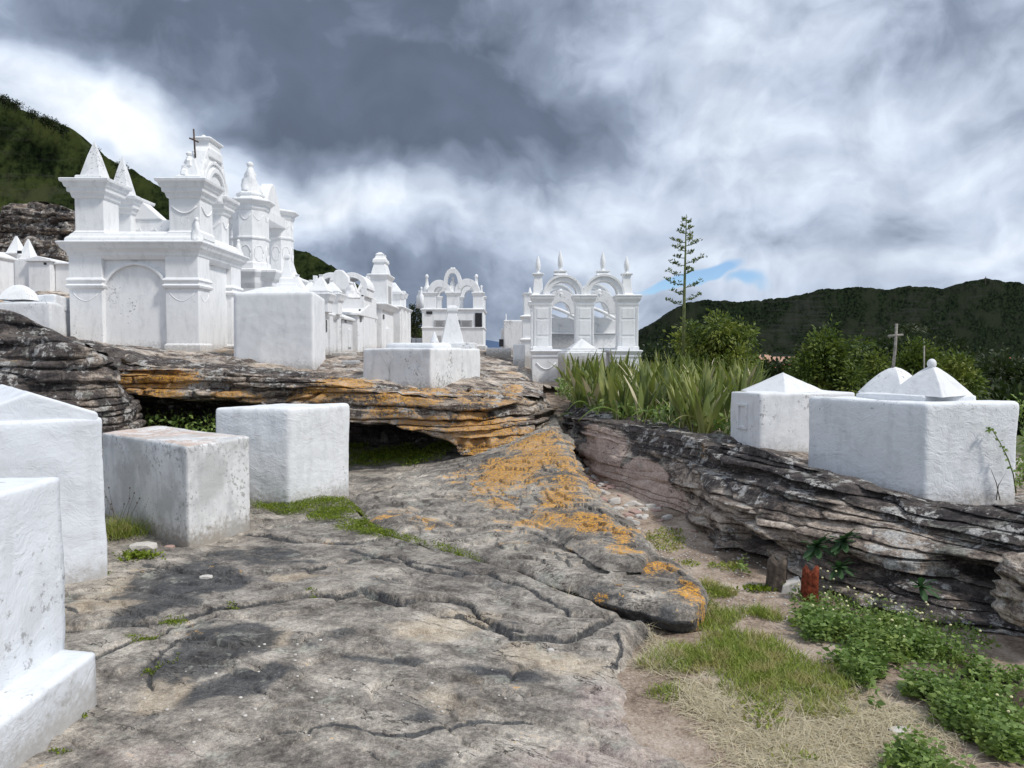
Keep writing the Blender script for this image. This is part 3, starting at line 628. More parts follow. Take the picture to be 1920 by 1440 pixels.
def rb_masks(A, X_, Y_, Z_, AL, inl, lip):
    pm(A, 'pink', X_, Y_, Z_, [(1130, 845, 9.2, .5, .30, 1.4), (1180, 890, 9.0, .6, .18, 1.3), (1215, 890, 8.2, .4, .18, 1.1), (1250, 930, 8.0, .6, .18, 1.2), (1290, 955, 7.6, .4, .12, .9)])
    A['crust'] += .38 * ss(Z_, .34, .55) - .20 * ss(Z_, .5, .3) * (.5 + .5 * fbm(X_ * 1.5, Z_ * 7, 0.0, 3, 7)) - .9 * ss(A['pink'], .25, .6)
    A['crust'] -= .28 * ss(Z_, .45, .25) * ss(Y_, 7.2, 6.8)
    A['crust'] += .25 * ss(X_, 2.4, 3.0)
    pm(A, 'lichen', X_, Y_, Z_, [(1302, 840, 7.3, .12, .06, 1.0), (1300, 862, 7.3, .12, .1, .7), (1345, 900, 6.8, .12, .1, .7)])
    A['crust'] += .5 * ss(lip - Z_, 0.0, .15)  # colour darkened beneath the lip as painted undercut shade
cliff('rock_bank', RB, 980, 150, 34, 41, (.068, .16), (.16, .05), .06, .9, ter_z, rb_masks)

# black boulder at the left ------------------------------------------------------
BD = [sec((-11, 7.4, .3), (-11, 8.3, 2.4)), sec((-8, 7.5, .3), (-8, 8.3, 2.2)), sec((-6.2, 7.6, .3), W(-40, 572, 8.4)), sec((-5.7, 7.65, .35), W(20, 585, 8.3)), sec((-5.3, 7.7, .35), W(75, 618, 8.2)), sec((-4.85, 7.75, .4), W(125, 640, 8.15)), sec((-4.5, 7.85, .45), W(172, 655, 8.25)),
      sec((-4.32, 8.2, .5), W(192, 668, 8.6)), sec((-4.5, 8.8, .5), W(200, 676, 9.1)), sec((-4.8, 9.6, .5), W(195, 682, 9.7)), sec((-5.2, 10.3, .5), (-5.6, 10.3, 1.4))]
def bd_masks(A, X_, Y_, Z_, AL, inl, lip): A['crust'] += .42 - .25 * ss(X_, -4.9, -4.5)
cliff('black_boulder', BD, 480, 120, 36, 77, (.10, .09), (.03, 0), .06, 1.3, ter_z, bd_masks, bulge=.14, gap=1.2)

# upper ground: terrace, bank top and the slope beyond -------------------------------------
LEDLINE = [tuple(s['t'][:2]) for s in secs]; BANKLINE = [tuple(s['t'][:2]) for s in RB]; BDLINE = [tuple(s['t'][:2]) for s in BD]
LOWPOLY = [(-60, -20), (-60, 8.4), (-11, 8.3)] + BDLINE[1:9] + [(-4.9, 9.75)] + LEDLINE[3:] + [(.75, 13.6)] + BANKLINE[0:] + [(6, -1), (8, -20)]
def upper():
    nr, nc = 280, 540
    t = np.linspace(0, 1, nr)[:, None]; sx = np.linspace(-1.25, 1.25, nc)[None, :]
    y = .8 * (70 / .8) ** (t ** .8) + 0 * sx; x = sx * (y + 2.5)
    z = ter_z(x, y)
    inside = inpoly(x, y, LOWPOLY)
    d = np.minimum(polydist(x, y, LEDLINE)[0], np.minimum(polydist(x, y, BANKLINE)[0], polydist(x, y, BDLINE)[0]))
    keep = (~inside) & (d > .16)
    A = {k: np.zeros(x.shape) for k in ('lichen', 'pink', 'crust', 'dark', 'moss', 'tan')}
    A['lichen'] = .55 * ss(fbm(x * .9, y * .9, 0.0, 3, 91), 0, .5) * ss(x, 1.5, 0)
    A['tan'] = .6 * ss(fbm(x * .8 + 4, y * .8, 0.0, 3, 93), -.1, .4)
    A['crust'] = .15 + 0 * x; A['moss'] = ss(x - .02 * y, 1.2, 2.5) * ss(y, 7.4, 8.4) * 1.1 + ss(y, 26, 36)
    V = np.stack([x, y, z], -1).reshape(-1, 3); f = gridfaces(nr, nc, keep)
    V, f, A = compact(V, f, A)
    tag(npmesh('terrace_ground', V, f, M['cliff'], None, True, A), kind='structure')
upper()

# slab of rock sloping down to a tongue, with orange lichen -----------------------------
def slab(name, SEC, nt, ns, thick, seed, label, under=.10, masks=None, zoff=0.0):
    Lp = np.array([(*gp(a, b, c), c) for a, b, c, *_ in SEC]); Rp = np.array([(*gp(d, e, f_), f_) for _, _, _, d, e, f_ in SEC])
    th = np.array(thick, float)
    uu = np.linspace(0, 1, 200); t0 = np.linspace(0, 1, len(SEC))
    def sm(a):
        v = np.interp(uu, t0, a); k = np.hanning(19); k /= k.sum(); v2 = np.convolve(np.r_[[v[0]] * 9, v, [v[-1]] * 9], k, 'valid'); return np.interp(np.linspace(0, 1, nt), uu, v2)
    L = np.stack([sm(Lp[:, i]) for i in range(3)], 1); Rr = np.stack([sm(Rp[:, i]) for i in range(3)], 1); T = sm(th)
    m = 10
    s = np.linspace(0, 1, ns)[None, :]
    x = L[:, 0:1] * (1 - s) + Rr[:, 0:1] * s; y = L[:, 1:2] * (1 - s) + Rr[:, 1:2] * s; z = L[:, 2:3] * (1 - s) + Rr[:, 2:3] * s
    W_ = np.linalg.norm(Rr[:, :2] - L[:, :2], axis=1)[:, None] + 1e-6
    # tip rounding is given by sections; top relief
    ex = (1 - np.abs(2 * s - 1)) * .5 * W_
    # bedding on the top: sheets that break away along the length
    n = (s * W_ * 2.0 + fbm(x * .9, y * .9, 0.0, 6, seed, .58) * 2.4) * 1.5
    fr = n - np.floor(n)
    rel = -(fr - ss(fr, 0, .05)) * .028 - .022 * np.exp(-(fr / .05) ** 2) * np.clip(.6 + vn(x * 1.4, y * 1.4, 0.0, seed + 2), 0, 1)
    rel = rel * (.25 + .75 * ss(np.linspace(0, 1, nt)[:, None], .95, .6))
    z = z + rel * ss(ex, 0, .10) + .02 * fbm(x * 3, y * 3, 0.0, 5, seed + 1) + .006 * fbm(x * 14, y * 14, 0.0, 4, seed + 4) - .022 * np.exp(-ex / .035) + zoff
    wob = fbm(L[:, 0] * 3, L[:, 1] * 3, 0.0, 5, seed + 7)[:, None] * .10 + fbm(L[:, 0] * 14, L[:, 1] * 14, 0.0, 3, seed + 70)[:, None] * .02
    wob2 = fbm(Rr[:, 0] * 3, Rr[:, 1] * 3, 0.0, 5, seed + 8)[:, None] * .10 + fbm(Rr[:, 0] * 13, Rr[:, 1] * 13, 0.0, 3, seed + 80)[:, None] * .02
    d = (Rr[:, :2] - L[:, :2]) / W_
    sh = -wob * (1 - s) ** 6 + wob2 * s ** 6
    x = x + d[:, 0:1] * sh; y = y + d[:, 1:2] * sh
    sides = []
    for side in (0, 1):
        e = 0 if side == 0 else -1; sg = -1 if side == 0 else 1
        rows = []
        for j in range(1, m + 1):
            v = j / m
            lay = math.sin(v * 9) * .012
            out = .028 * math.sin(min(v * 2.2, 1) * math.pi * .5) * 1.0 - under * max(0, v - .35) ** 1.1 * 1.6 + lay
            nn = vn(x[:, e] * 9, y[:, e] * 9, v * 2, seed + 9) * .015
            rows.append(np.stack([x[:, e] + sg * d[:, 0] * (out + nn), y[:, e] + sg * d[:, 1] * (out + nn), z[:, e] - T * v - .01], -1))
        sides.append(np.stack(rows, 1))
    top = np.stack([x, y, z], -1)
    P = np.concatenate([sides[0][:, ::-1], top, sides[1]], 1)
    last = P[-1].copy(); c = last.mean(0)
    P = np.concatenate([P, (last * [1, 1, .7] + [0, 0, last[:, 2].mean() * .15])[None], (c + (last - c) * .5 - [0, 0, .03])[None], (np.broadcast_to(c - [0, 0, .08], last.shape))[None]], 0)
    xx, yy, zz = P[..., 0], P[..., 1], P[..., 2]
    A = {k: np.zeros(xx.shape) for k in ('lichen', 'pink', 'crust', 'dark', 'moss', 'tan')}
    A['crust'] += .42; A['dark'][:, :m - 2] = .75; A['dark'][:, m + ns + 2:] = .4  # sides painted darker, as shade under the slab rim
    masks(A, xx, yy, zz)
    o = npmesh(name, P.reshape(-1, 3), gridfaces(*xx.shape), M['rock'], None, True, A)
    return tag(o, kind='structure')
S1 = [(850, 868, .12, 1052, 790, .62), (760, 885, .07, 1072, 838, .44), (655, 930, .05, 1095, 890, .30), (720, 990, .06, 1140, 945, .24), (850, 1030, .075, 1190, 985, .21), (960, 1055, .09, 1235, 1030, .18), (1080, 1092, .11, 1275, 1060, .16), (1190, 1128, .12, 1312, 1082, .14), (1268, 1143, .11, 1326, 1104, .12), (1306, 1143, .10, 1324, 1124, .10)]
def s1m(A, x, y, z):
    A['lichen'] = blobs(x, y, [(1000, 930, 130, 40, 1.15, 0, .2), (1090, 900, 60, 60, .9, 0, .3), (1040, 985, 90, 14, .95, 0, .15), (1160, 1010, 60, 20, .9, 0, .2), (1230, 1050, 50, 20, .95, 0, .2), (1295, 1100, 28, 30, 1.2, 0, .15), (800, 985, 90, 10, .85, 0, .08), (730, 968, 40, 7, .8, 0, .08),
                               (1190, 1000, 40, 14, 1.0, 0, .2), (900, 900, 60, 14, 1.0, 0, .12), (1040, 860, 60, 40, .8, 0, .35), (960, 880, 60, 20, .9, 0, .2), (940, 1025, 50, 5, .7, 0, .1), (1200, 1110, 100, 12, .35, 0, .1)])
    A['tan'] = blobs(x, y, [(720, 930, 60, 12, .6), (850, 960, 60, 12, .5), (1080, 1040, 90, 20, .3)])
    A['dark'] += blobs(x, y, [(1150, 1100, 110, 26, .6, 0, .15), (1000, 1010, 70, 12, .6, 0, .15), (880, 1000, 90, 12, .4, 0, .1), (1270, 1130, 40, 20, .6, 0, .15)])
slab('lichen_slab', S1, 420, 290, [.10, .08, .05, .08, .09, .11, .13, .14, .14, .13], 201, None, .10, s1m)
S2 = [(862, 865, .20, 1046, 800, .66), (835, 888, .16, 1066, 850, .50), (880, 925, .15, 1085, 892, .38), (985, 962, .18, 1118, 930, .32), (1040, 1000, .20, 1150, 965, .29), (1075, 1022, .21, 1180, 985, .27), (1120, 1040, .22, 1206, 1008, .25), (1180, 1056, .21, 1216, 1030, .23), (1205, 1058, .20, 1212, 1050, .20)]
def s2m(A, x, y, z):
    A['lichen'] = blobs(x, y, [(960, 900, 120, 30, 1.2, 0, .22), (1060, 930, 70, 50, 1.1, 0, .3), (1110, 980, 70, 30, 1.05, 0, .25), (1180, 1020, 50, 24, 1.15, 0, .22), (1010, 850, 60, 40, 1.0, 0, .4), (1040, 880, 50, 40, 1.0, 0, .35)])
    A['dark'] += blobs(x, y, [(900, 915, 70, 8, .5, 0, .15), (1050, 990, 50, 10, .5, 0, .2)])
slab('upper_lichen_slab', S2, 300, 200, [.08, .07, .06, .06, .06, .06, .06, .06, .05], 233, None, .05, s2m, .0)

# far ground and hills ------------------------------------------------------------------
def farsheet():
    r = np.geomspace(45, 9000, 60)[:, None]; a = np.linspace(0, 2 * math.pi, 97)[None, :]
    x = r * np.cos(a); y = r * np.sin(a); z = -9 + 0 * x - r * .0006
    z = z + 2 * fbm(x * .01, y * .01, 0.0, 3, 5)
    tag(npmesh('valley_floor', np.stack([x, y, z], -1).reshape(-1, 3), gridfaces(60, 97), M['valley'], None, True), kind='structure')
farsheet()
def cells(x, y, seed):
    ix, iy = np.floor(x), np.floor(y); best = np.full(np.shape(x), 9.0); hh = np.zeros(np.shape(x))
    for a in (-1, 0, 1):
        for b in (-1, 0, 1):
            jx, jy = ix + a, iy + b
            cx = jx + _h(jx, jy, jx * 0, seed); cy = jy + _h(jx, jy, jx * 0, seed + 1); rr = .55 + .5 * _h(jx, jy, jx * 0, seed + 2)
            d = ((x - cx) ** 2 + (y - cy) ** 2) / rr ** 2
            hh = np.maximum(hh, np.sqrt(np.clip(1 - d, 0, 1)) * rr)
    return hh
def ridge(name, prof, y0, yb, yfront, zfront, mat, nu, nv, bump, seed, xoff=0, wander=.15, mtn=1.0):
    P = np.array(prof, float); px = np.linspace(P[0, 0], P[-1, 0], nu)[None, :]
    top = np.interp(px, P[:, 0], P[:, 1])
    v = np.linspace(0, 1, nv)[:, None]
    yy = yfront + (y0 - yfront) * np.clip(v / .75, 0, 1) + (yb - y0) * np.clip((v - .75) / .25, 0, 1) + 0 * px
    xt = (px - 960) / F * y0
    x = xt + 0 * yy
    zt = CAMZ + (660 - top) / F * y0
    k = np.clip(v / .75, 0, 1) ** mtn
    z = zfront * (1 - k) + zt * k - (v > .75) * (zt - zfront) * .8 * ((v - .75) / .25) ** 1.4
    amp = np.sin(np.pi * np.clip(v / .75, 0, 1))
    z = z + amp * (zt - zfront) * wander * fbm(x * 8 / y0, yy * 8 / y0, 0.0, 5, seed) * 1.6
    fx, fy = x + bump * fbm(x / bump, z / bump, 0.0, 2, seed + 9), yy + z * .35
    z = z + (bump * .75 * cells(fx / bump / 1.5, fy / bump / 1.5, seed + 2) + bump * .45 * cells(fx / bump / .7, fy / bump / .7, seed + 7) + bump * .9 * np.maximum(0, fbm(x / bump / 9, yy / bump / 9, 0.0, 3, seed + 5))) * ss(v, 0, .03)
    tag(npmesh(name, np.stack([x, yy, z], -1).reshape(-1, 3), gridfaces(nv, nu), mat, None, True), kind='structure')
ridge('right_hill', [(1150, 668), (1190, 655), (1212, 622), (1240, 606), (1262, 588), (1290, 572), (1330, 566), (1380, 572), (1430, 568), (1480, 562), (1520, 553), (1570, 546), (1610, 542), (1640, 546), (1670, 548), (1700, 541), (1740, 543), (1775, 548), (1790, 541), (1815, 533), (1850, 527), (1875, 531), (1900, 535), (1940, 542), (2050, 548), (2300, 560), (2700, 540)],
      620, 900, 66, -9, M['hill_r'], 600, 200, 2.6, 301)
ridge('left_hill', [(-900, 40), (-500, 90), (-200, 120), (0, 188), (40, 212), (90, 235), (140, 252), (160, 283), (200, 303), (240, 325), (275, 345), (310, 368), (330, 395), (420, 440), (545, 472), (580, 482), (620, 505), (650, 530), (700, 560), (760, 610), (800, 650), (840, 670)],
      150, 240, 42, -1, M['hill_l'], 600, 200, 1.0, 331, mtn=1.05)
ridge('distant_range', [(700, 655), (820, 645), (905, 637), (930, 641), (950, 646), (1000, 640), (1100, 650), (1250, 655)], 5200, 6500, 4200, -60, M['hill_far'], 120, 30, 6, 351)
# ------------------------------------------------------------------ masonry kit
class MB:
    def __init__(s): s.v = []; s.f = []; s.cuts = []; s.hold = False
    def add(s, V, Fc):
        if not s.hold: s.cuts.append((len(s.v), len(s.f)))
        b = len(s.v); s.v += [tuple(map(float, p)) for p in V]; s.f += [tuple(i + b for i in f) for f in Fc]; return s
    def hexa(s, bot, top):
        return s.add(list(bot) + list(top), [(3, 2, 1, 0), (4, 5, 6, 7), (0, 1, 5, 4), (1, 2, 6, 5), (2, 3, 7, 6), (3, 0, 4, 7)])
    def box(s, x0, x1, y0, y1, z0, z1):
        return s.hexa([(x0, y0, z0), (x1, y0, z0), (x1, y1, z0), (x0, y1, z0)], [(x0, y0, z1), (x1, y0, z1), (x1, y1, z1), (x0, y1, z1)])
    def loft(s, cx, cy, prof, n=4, hx=1.0, hy=1.0, rot=0.0):
        """prof: (z, e, [f]) half sizes hx*?: ring half width = hx+e (x) and hy+e (y); n=4 square, else n-gon"""
        V = []; Fc = []
        for pr in prof:
            z, e = pr[0], pr[1]; k = pr[2] if len(pr) > 2 else 1.0
            a, b = (hx + e) * k, (hy + e) * k
            if n == 4: ring = [(-a, -b), (a, -b), (a, b), (-a, b)]
            else: ring = [(a * math.cos(2 * math.pi * (i + .5) / n) / math.cos(math.pi / n), b * math.sin(2 * math.pi * (i + .5) / n) / math.cos(math.pi / n)) for i in range(n)]
            c, s_ = math.cos(rot), math.sin(rot)
            V += [(cx + p * c - q_ * s_, cy + p * s_ + q_ * c, z) for p, q_ in ring]
        m = len(prof)
        for j in range(m - 1):
            for i in range(n): Fc.append((j * n + i, j * n + (i + 1) % n, (j + 1) * n + (i + 1) % n, (j + 1) * n + i))
        Fc.append(tuple(range(n - 1, -1, -1))); Fc.append(tuple(range((m - 1) * n, m * n)))
        return s.add(V, Fc)
    def lathe(s, cx, cy, prof, n=14):
        return s.loft(cx, cy, [(z, r) for z, r in prof], n, 0, 0)
    def arch(s, cx, y0, y1, zc, ri, ro, a0=0, a1=180, n=20, axis='y', sq=1.0):
        V = []; Fc = []
        for i in range(n + 1):
            a = R(a0 + (a1 - a0) * i / n)
            for r in (ri, ro):
                for y in (y0, y1):
                    p, q_ = cx + r * math.cos(a), zc + r * math.sin(a) * sq
                    V.append((p, y, q_) if axis == 'y' else (y, p, q_))
        for i in range(n):
            b = i * 4; c = b + 4
            Fc += [(b, b + 2, c + 2, c), (b + 1, c + 1, c + 3, b + 3), (b, c, c + 1, b + 1), (b + 2, b + 3, c + 3, c + 2)]
        Fc += [(0, 1, 3, 2), (n * 4, n * 4 + 2, n * 4 + 3, n * 4 + 1)]
        return s.add(V, Fc)
    def poly(s, pts, y0, y1, axis='y'):
        """outline in (x,z) extruded along y (or (y,z) along x)"""
        n = len(pts)
        mk = (lambda p, y: (p[0], y, p[1])) if axis == 'y' else (lambda p, y: (y, p[0], p[1]))
        V = [mk(p, y0) for p in pts] + [mk(p, y1) for p in pts]
        return s.add(V, [tuple(range(n - 1, -1, -1)), tuple(range(n, 2 * n))] + [(i, (i + 1) % n, n + (i + 1) % n, n + i) for i in range(n)])
    def tube(s, pts, rad, n=6):
        V = []; Fc = []; m = len(pts)
        if np.isscalar(rad): rad = [rad] * m
        P = [Vector(p) for p in pts]
        for j in range(m):
            t = (P[min(j + 1, m - 1)] - P[max(j - 1, 0)]).normalized()
            a = t.orthogonal().normalized() if abs(t.z) > .9 else t.cross(Vector((0, 0, 1))).normalized()
            b = t.cross(a)
            V += [tuple(P[j] + (a * math.cos(2 * math.pi * i / n) + b * math.sin(2 * math.pi * i / n)) * rad[j]) for i in range(n)]
        for j in range(m - 1):
            for i in range(n): Fc.append((j * n + i, j * n + (i + 1) % n, (j + 1) * n + (i + 1) % n, (j + 1) * n + i))
        Fc += [tuple(range(n - 1, -1, -1)), tuple(range((m - 1) * n, m * n))]
        return s.add(V, Fc)
    def each(s, name, mat, parent=None, bevel=0.0, smooth=False):
        """one object per separate piece"""
        cu = s.cuts + [(len(s.v), len(s.f))]; o = None
        for (a, fa), (b, fb) in zip(cu[:-1], cu[1:]):
            m = MB(); m.v = s.v[a:b]; m.f = [tuple(i - a for i in f) for f in s.f[fa:fb]]; o = m.build(name, mat, parent, bevel, smooth)
        return o
    def build(s, name, mat, parent=None, bevel=0.0, smooth=False, seg=2, jitter=0.0, label=None):
        V = np.array(s.v)
        if jitter: V = V + rng.normal(0, jitter, V.shape)
        o = npmesh(name, V, s.f, M[mat] if isinstance(mat, str) else mat, parent, smooth)
        bm = bmesh.new(); bm.from_mesh(o.data); bmesh.ops.recalc_face_normals(bm, faces=bm.faces); bm.to_mesh(o.data); bm.free()
        if bevel:
            b = o.modifiers.new('bevel', 'BEVEL'); b.width = bevel; b.segments = seg; b.limit_method = 'ANGLE'; b.angle_limit = R(25)
        if label: o['label'] = label
        return o

def block(name, foot, zb, zt, mat, parent, rnd=.03, wob=.012, n=30, seed=0, zbs=None, gable=0.0):
    """masonry block on an irregular four-cornered footprint, with worn round edges"""
    f = np.array(foot, float)  # 4 x 2, in order
    lx = (np.linalg.norm(f[1] - f[0]) + np.linalg.norm(f[2] - f[3])) / 2; ly = (np.linalg.norm(f[3] - f[0]) + np.linalg.norm(f[2] - f[1])) / 2; lz = zt - zb
    H = np.array([lx, ly, lz]) / 2
    V = []; Fc = []; base = 0
    g = np.linspace(-1, 1, n + 1); a, b = np.meshgrid(g, g, indexing='ij')
    for ax in range(3):
        for sg in (-1, 1):
            P = np.zeros((n + 1, n + 1, 3)); P[..., ax] = sg; P[..., (ax + 1) % 3] = a; P[..., (ax + 2) % 3] = b
            V.append(P.reshape(-1, 3)); ff = gridfaces(n + 1, n + 1) + base
            Fc.append(ff if sg > 0 else ff[:, ::-1]); base += (n + 1) ** 2
    V = np.concatenate(V); Fc = np.concatenate(Fc)
    p = V * H; qq = np.clip(p, -(H - rnd), H - rnd); d = p - qq; ln = np.linalg.norm(d, axis=1)[:, None] + 1e-9
    nrm = d / ln; p = qq + nrm * rnd
    if gable: p[:, 2] += np.where(V[:, 2] > -.9, 1, 0) * gable * (1 - np.abs(p[:, 0]) / H[0]) * ss(p[:, 2], 0, H[2])
    p = p + nrm * (wob * fbm(p[:, 0] * 2.1 + seed, p[:, 1] * 2.1, p[:, 2] * 2.1, 3, seed) + .0035 * fbm(p[:, 0] * 11, p[:, 1] * 11, p[:, 2] * 16, 4, seed + 4))[:, None]
    s, t = p[:, 0:1] / lx + .5, p[:, 1:2] / ly + .5
    xy = f[0] * (1 - s) * (1 - t) + f[1] * s * (1 - t) + f[2] * s * t + f[3] * (1 - s) * t
    W3 = np.concatenate([xy, (p[:, 2] + (zt + zb) / 2)[:, None]], 1)
    o = npmesh(name, W3, Fc, M[mat], parent, True)
    bm = bmesh.new(); bm.from_mesh(o.data); bmesh.ops.remove_doubles(bm, verts=bm.verts, dist=.0008); bmesh.ops.recalc_face_normals(bm, faces=bm.faces); bm.to_mesh(o.data); bm.free()
    for pl in o.data.polygons: pl.use_smooth = True
    return o
def dome(name, cx, cy, z0, z1, hx, hy, rot, mat, parent, curve=.72, seed=0, n=28, cap=0.0):
    """four-sided pyramid with softly bowed faces"""
    V = []; m = 16
    for j in range(m + 1):
        v = j / m; k = max(.001, (1 - v ** (1 / curve)) if curve < 1 else 1 - v)
        k = (1 - v) ** curve; k = max(k, .012)
        for i in range(n * 4):
            e, f_ = divmod(i, n); t = f_ / n * 2 - 1
            x, y = [(t, -1), (1, t), (-t, 1), (-1, -t)][e]
            r_ = 1 - .06 * v
            x *= hx * k * r_; y *= hy * k * r_
            c, s_ = math.cos(rot), math.sin(rot)
            V.append((cx + x * c - y * s_, cy + x * s_ + y * c, z0 + (z1 - z0) * v))
    V = np.array(V); V += (.006 * fbm(V[:, 0] * 9, V[:, 1] * 9, V[:, 2] * 9, 3, seed))[:, None]
    N = n * 4; Fc = [(j * N + i, j * N + (i + 1) % N, (j + 1) * N + (i + 1) % N, (j + 1) * N + i) for j in range(m) for i in range(N)]
    Fc.append(tuple(range(m * N, (m + 1) * N)))
    return npmesh(name, V, Fc, M[mat], parent, True)
def ball(name, c, r, mat, parent, sq=1.0, seed=0):
    V = []; m, N = 12, 20
    for j in range(m + 1):
        a = math.pi * j / m
        for i in range(N): V.append((c[0] + r * math.sin(a) * math.cos(2 * math.pi * i / N), c[1] + r * math.sin(a) * math.sin(2 * math.pi * i / N), c[2] - r * sq * math.cos(a)))
    V = np.array(V); V += (.004 * fbm(V[:, 0] * 14, V[:, 1] * 14, V[:, 2] * 14, 2, seed))[:, None]
    return npmesh(name, V, np.array([(j * N + i, j * N + (i + 1) % N, (j + 1) * N + (i + 1) % N, (j + 1) * N + i) for j in range(m) for i in range(N)]), M[mat], parent, True)
def xy(px, y): return (X(px, y), y)
def inset(q4, d):
    f = np.array(q4, float); c = f.mean(0); return [tuple(p + (c - p) / np.linalg.norm(c - p) * d) for p in f]

# ------------------------------------------------------------------ foreground tombs
# A: middle block tomb
fa = [(-3.07, 7.66), (-2.25, 7.5), (-1.79, 8.22), (-2.6, 8.4)]
r = root('box_tomb', (-2.4, 7.9, 0), 'plain white box tomb standing beside the dark cave opening under the rock ledge', 'tomb')
block('tomb_body', fa, -.12, 1.03, 'white', r, .035, .022, 42, 3)
# B: weathered
fb_ = [(-3.88, 7.02), (-2.61, 5.97), (-2.35, 6.66), (-3.62, 7.7)]
r = root('box_tomb', (-3.1, 6.8, 0), 'weathered white box tomb with grey peeling side and rust-stained flat top', 'tomb')
block('tomb_body', fb_, -.12, .845, 'white_worn', r, .022, .02, 42, 8)
# C: gabled
u_ = np.array([.77, .64]); v_ = np.array([-.64, .77]); c0 = np.array([-2.79, 5.1])
r = root('gabled_tomb', (-3.4, 5.6, 0), 'tall white gabled tomb with rough plaster front at the left edge, behind the stepped tomb', 'tomb')
q4 = [c0 - u_ * .86, c0, c0 + v_ * 1.7, c0 - u_ * .86 + v_ * 1.7]
block('tomb_body', q4, -.12, 1.16, 'white_rough', r, .03, .02, 42, 12)
q5 = [c0 - u_ * .82 + v_ * .02, c0 - u_ * .035 + v_ * .012, c0 - u_ * .035 + v_ * 1.66, c0 - u_ * .82 + v_ * 1.66]
block('gable_roof', q5, 1.0, 1.185, 'white_rough', r, .018, .012, 50, 14, gable=.155)
# D0: stepped tomb at the very left
r = root('stepped_tomb', (-2.4, 2.8, 0), 'nearest white tomb with an upright plastered wall on a low step at lower left', 'tomb')
def wallD():
    block('upright_wall', [(-2.85, 1.5), (-2.07, 1.55), (-2.075, 3.42), (-2.9, 3.5)], .1, 1.03, 'white_rough', r, .02, .022, 42, 21)
    block('plinth_step', [(-3.0, 1.4), (-1.86, 1.45), (-1.90, 3.38), (-3.0, 3.6)], -.12, .235, 'white_rough', r, .03, .02, 42, 25)
wallD()

# G: right hand tomb with two pointed domes
g4 = [(2.50, 6.30), (3.055, 5.50), (3.83, 5.62), (3.30, 6.45)]
rg = root('domed_tomb', (3.17, 5.95, .4), 'large white tomb with two pointed domes, one ball-topped, on the right rock bank', 'tomb')
block('tomb_body', g4, .30, 1.222, 'white', rg, .03, .018, 42, 31)
block('lid_slab', [(2.83, 6.16), (3.14, 5.69), (3.60, 5.77), (3.33, 6.30)], 1.20, 1.268, 'white', rg, .02, .008, 24, 33)
rotg = math.atan2(.12, .775)
d1 = dome('dome', 3.305, 5.88, 1.262, 1.49, .22, .21, .56, 'white_old', rg, .70, 1)
ball('ball_finial', (3.305, 5.88, 1.525), .043, 'white_old', d1, 1.1, 2) if False else None
b_ = ball('ball_finial', (3.305, 5.88, 1.508), .034, 'white_old', rg, 1.2, 2)
dome('dome', 3.185, 6.22, 1.262, 1.475, .205, .195, .56, 'white_old', rg, .62, 5)
for (a, b) in (((3.09, 5.492), (3.09, 5.492)),): pass
rc = root('wooden_cross', (X(1673, 6.22), 6.22, 1.45), 'grey leaning wooden cross standing on the rear dome of the right tomb', 'cross')
mb = MB(); p0 = np.array([X(1673, 6.22), 6.22, 1.43]); p1 = W(1681, 607, 6.22)
mb.tube([p0, (p0 + p1) / 2 + np.array([.006, 0, 0]), p1], [.013, .012, .011], 6); mb.build('upright', 'wood', rc, smooth=True)
pc = p0 + (p1 - p0) * .76; mb = MB(); mb.tube([pc + [-.062, 0, -.004], pc + [.062, 0, .006]], .010, 6); mb.build('crossbar', 'wood', rc, smooth=True)
rp = root('metal_rod', (X(1733, 6.4), 6.4, 1.2), 'thin upright grey rod behind the ball-topped dome', 'rod')
MB().tube([(X(1733, 6.4), 6.4, 1.2), tuple(W(1733, 648, 6.4))], .006, 6).build('shaft', 'wood', rp, smooth=True)
# F: tomb with pyramid, partly behind G
f4 = [(2.245, 7.67), (2.395, 7.20), (3.42, 7.42), (3.25, 8.1)]
rf = root('pyramid_tomb', (2.8, 7.6, .5), 'white tomb with a low pyramid lid and small square niche, behind the two-domed tomb', 'tomb')
block('tomb_body', f4, .35, 1.20, 'white_old', rf, .02, .014, 44, 41)
dome('pyramid_lid', X(1468, 7.78), 7.78, 1.19, 1.388, .30, .30, .50, 'white_old', rf, .95, 7)
mb = MB()
fl0, fl1 = np.array([2.245, 7.67]), np.array([2.395, 7.20]); fd = (fl1 - fl0) / np.linalg.norm(fl1 - fl0); fn = np.array([fd[1], -fd[0]]) * 1.0
if fn[0] > 0: fn = -fn
def fpt(a, z, o): p = fl0 + fd * a + fn * o; return (p[0], p[1], z)
for (a0, a1, z0, z1) in ((.14, .17, .86, 1.06), (.28, .31, .86, 1.06), (.14, .31, 1.06, 1.085), (.14, .31, .83, .86)):
    mb.hexa([fpt(a0, z0, -.01), fpt(a1, z0, -.01), fpt(a1, z0, .022), fpt(a0, z0, .022)], [fpt(a0, z1, -.01), fpt(a1, z1, -.01), fpt(a1, z1, .022), fpt(a0, z1, .022)])
mb.each('niche_frame', 'white_old', rf, .004)

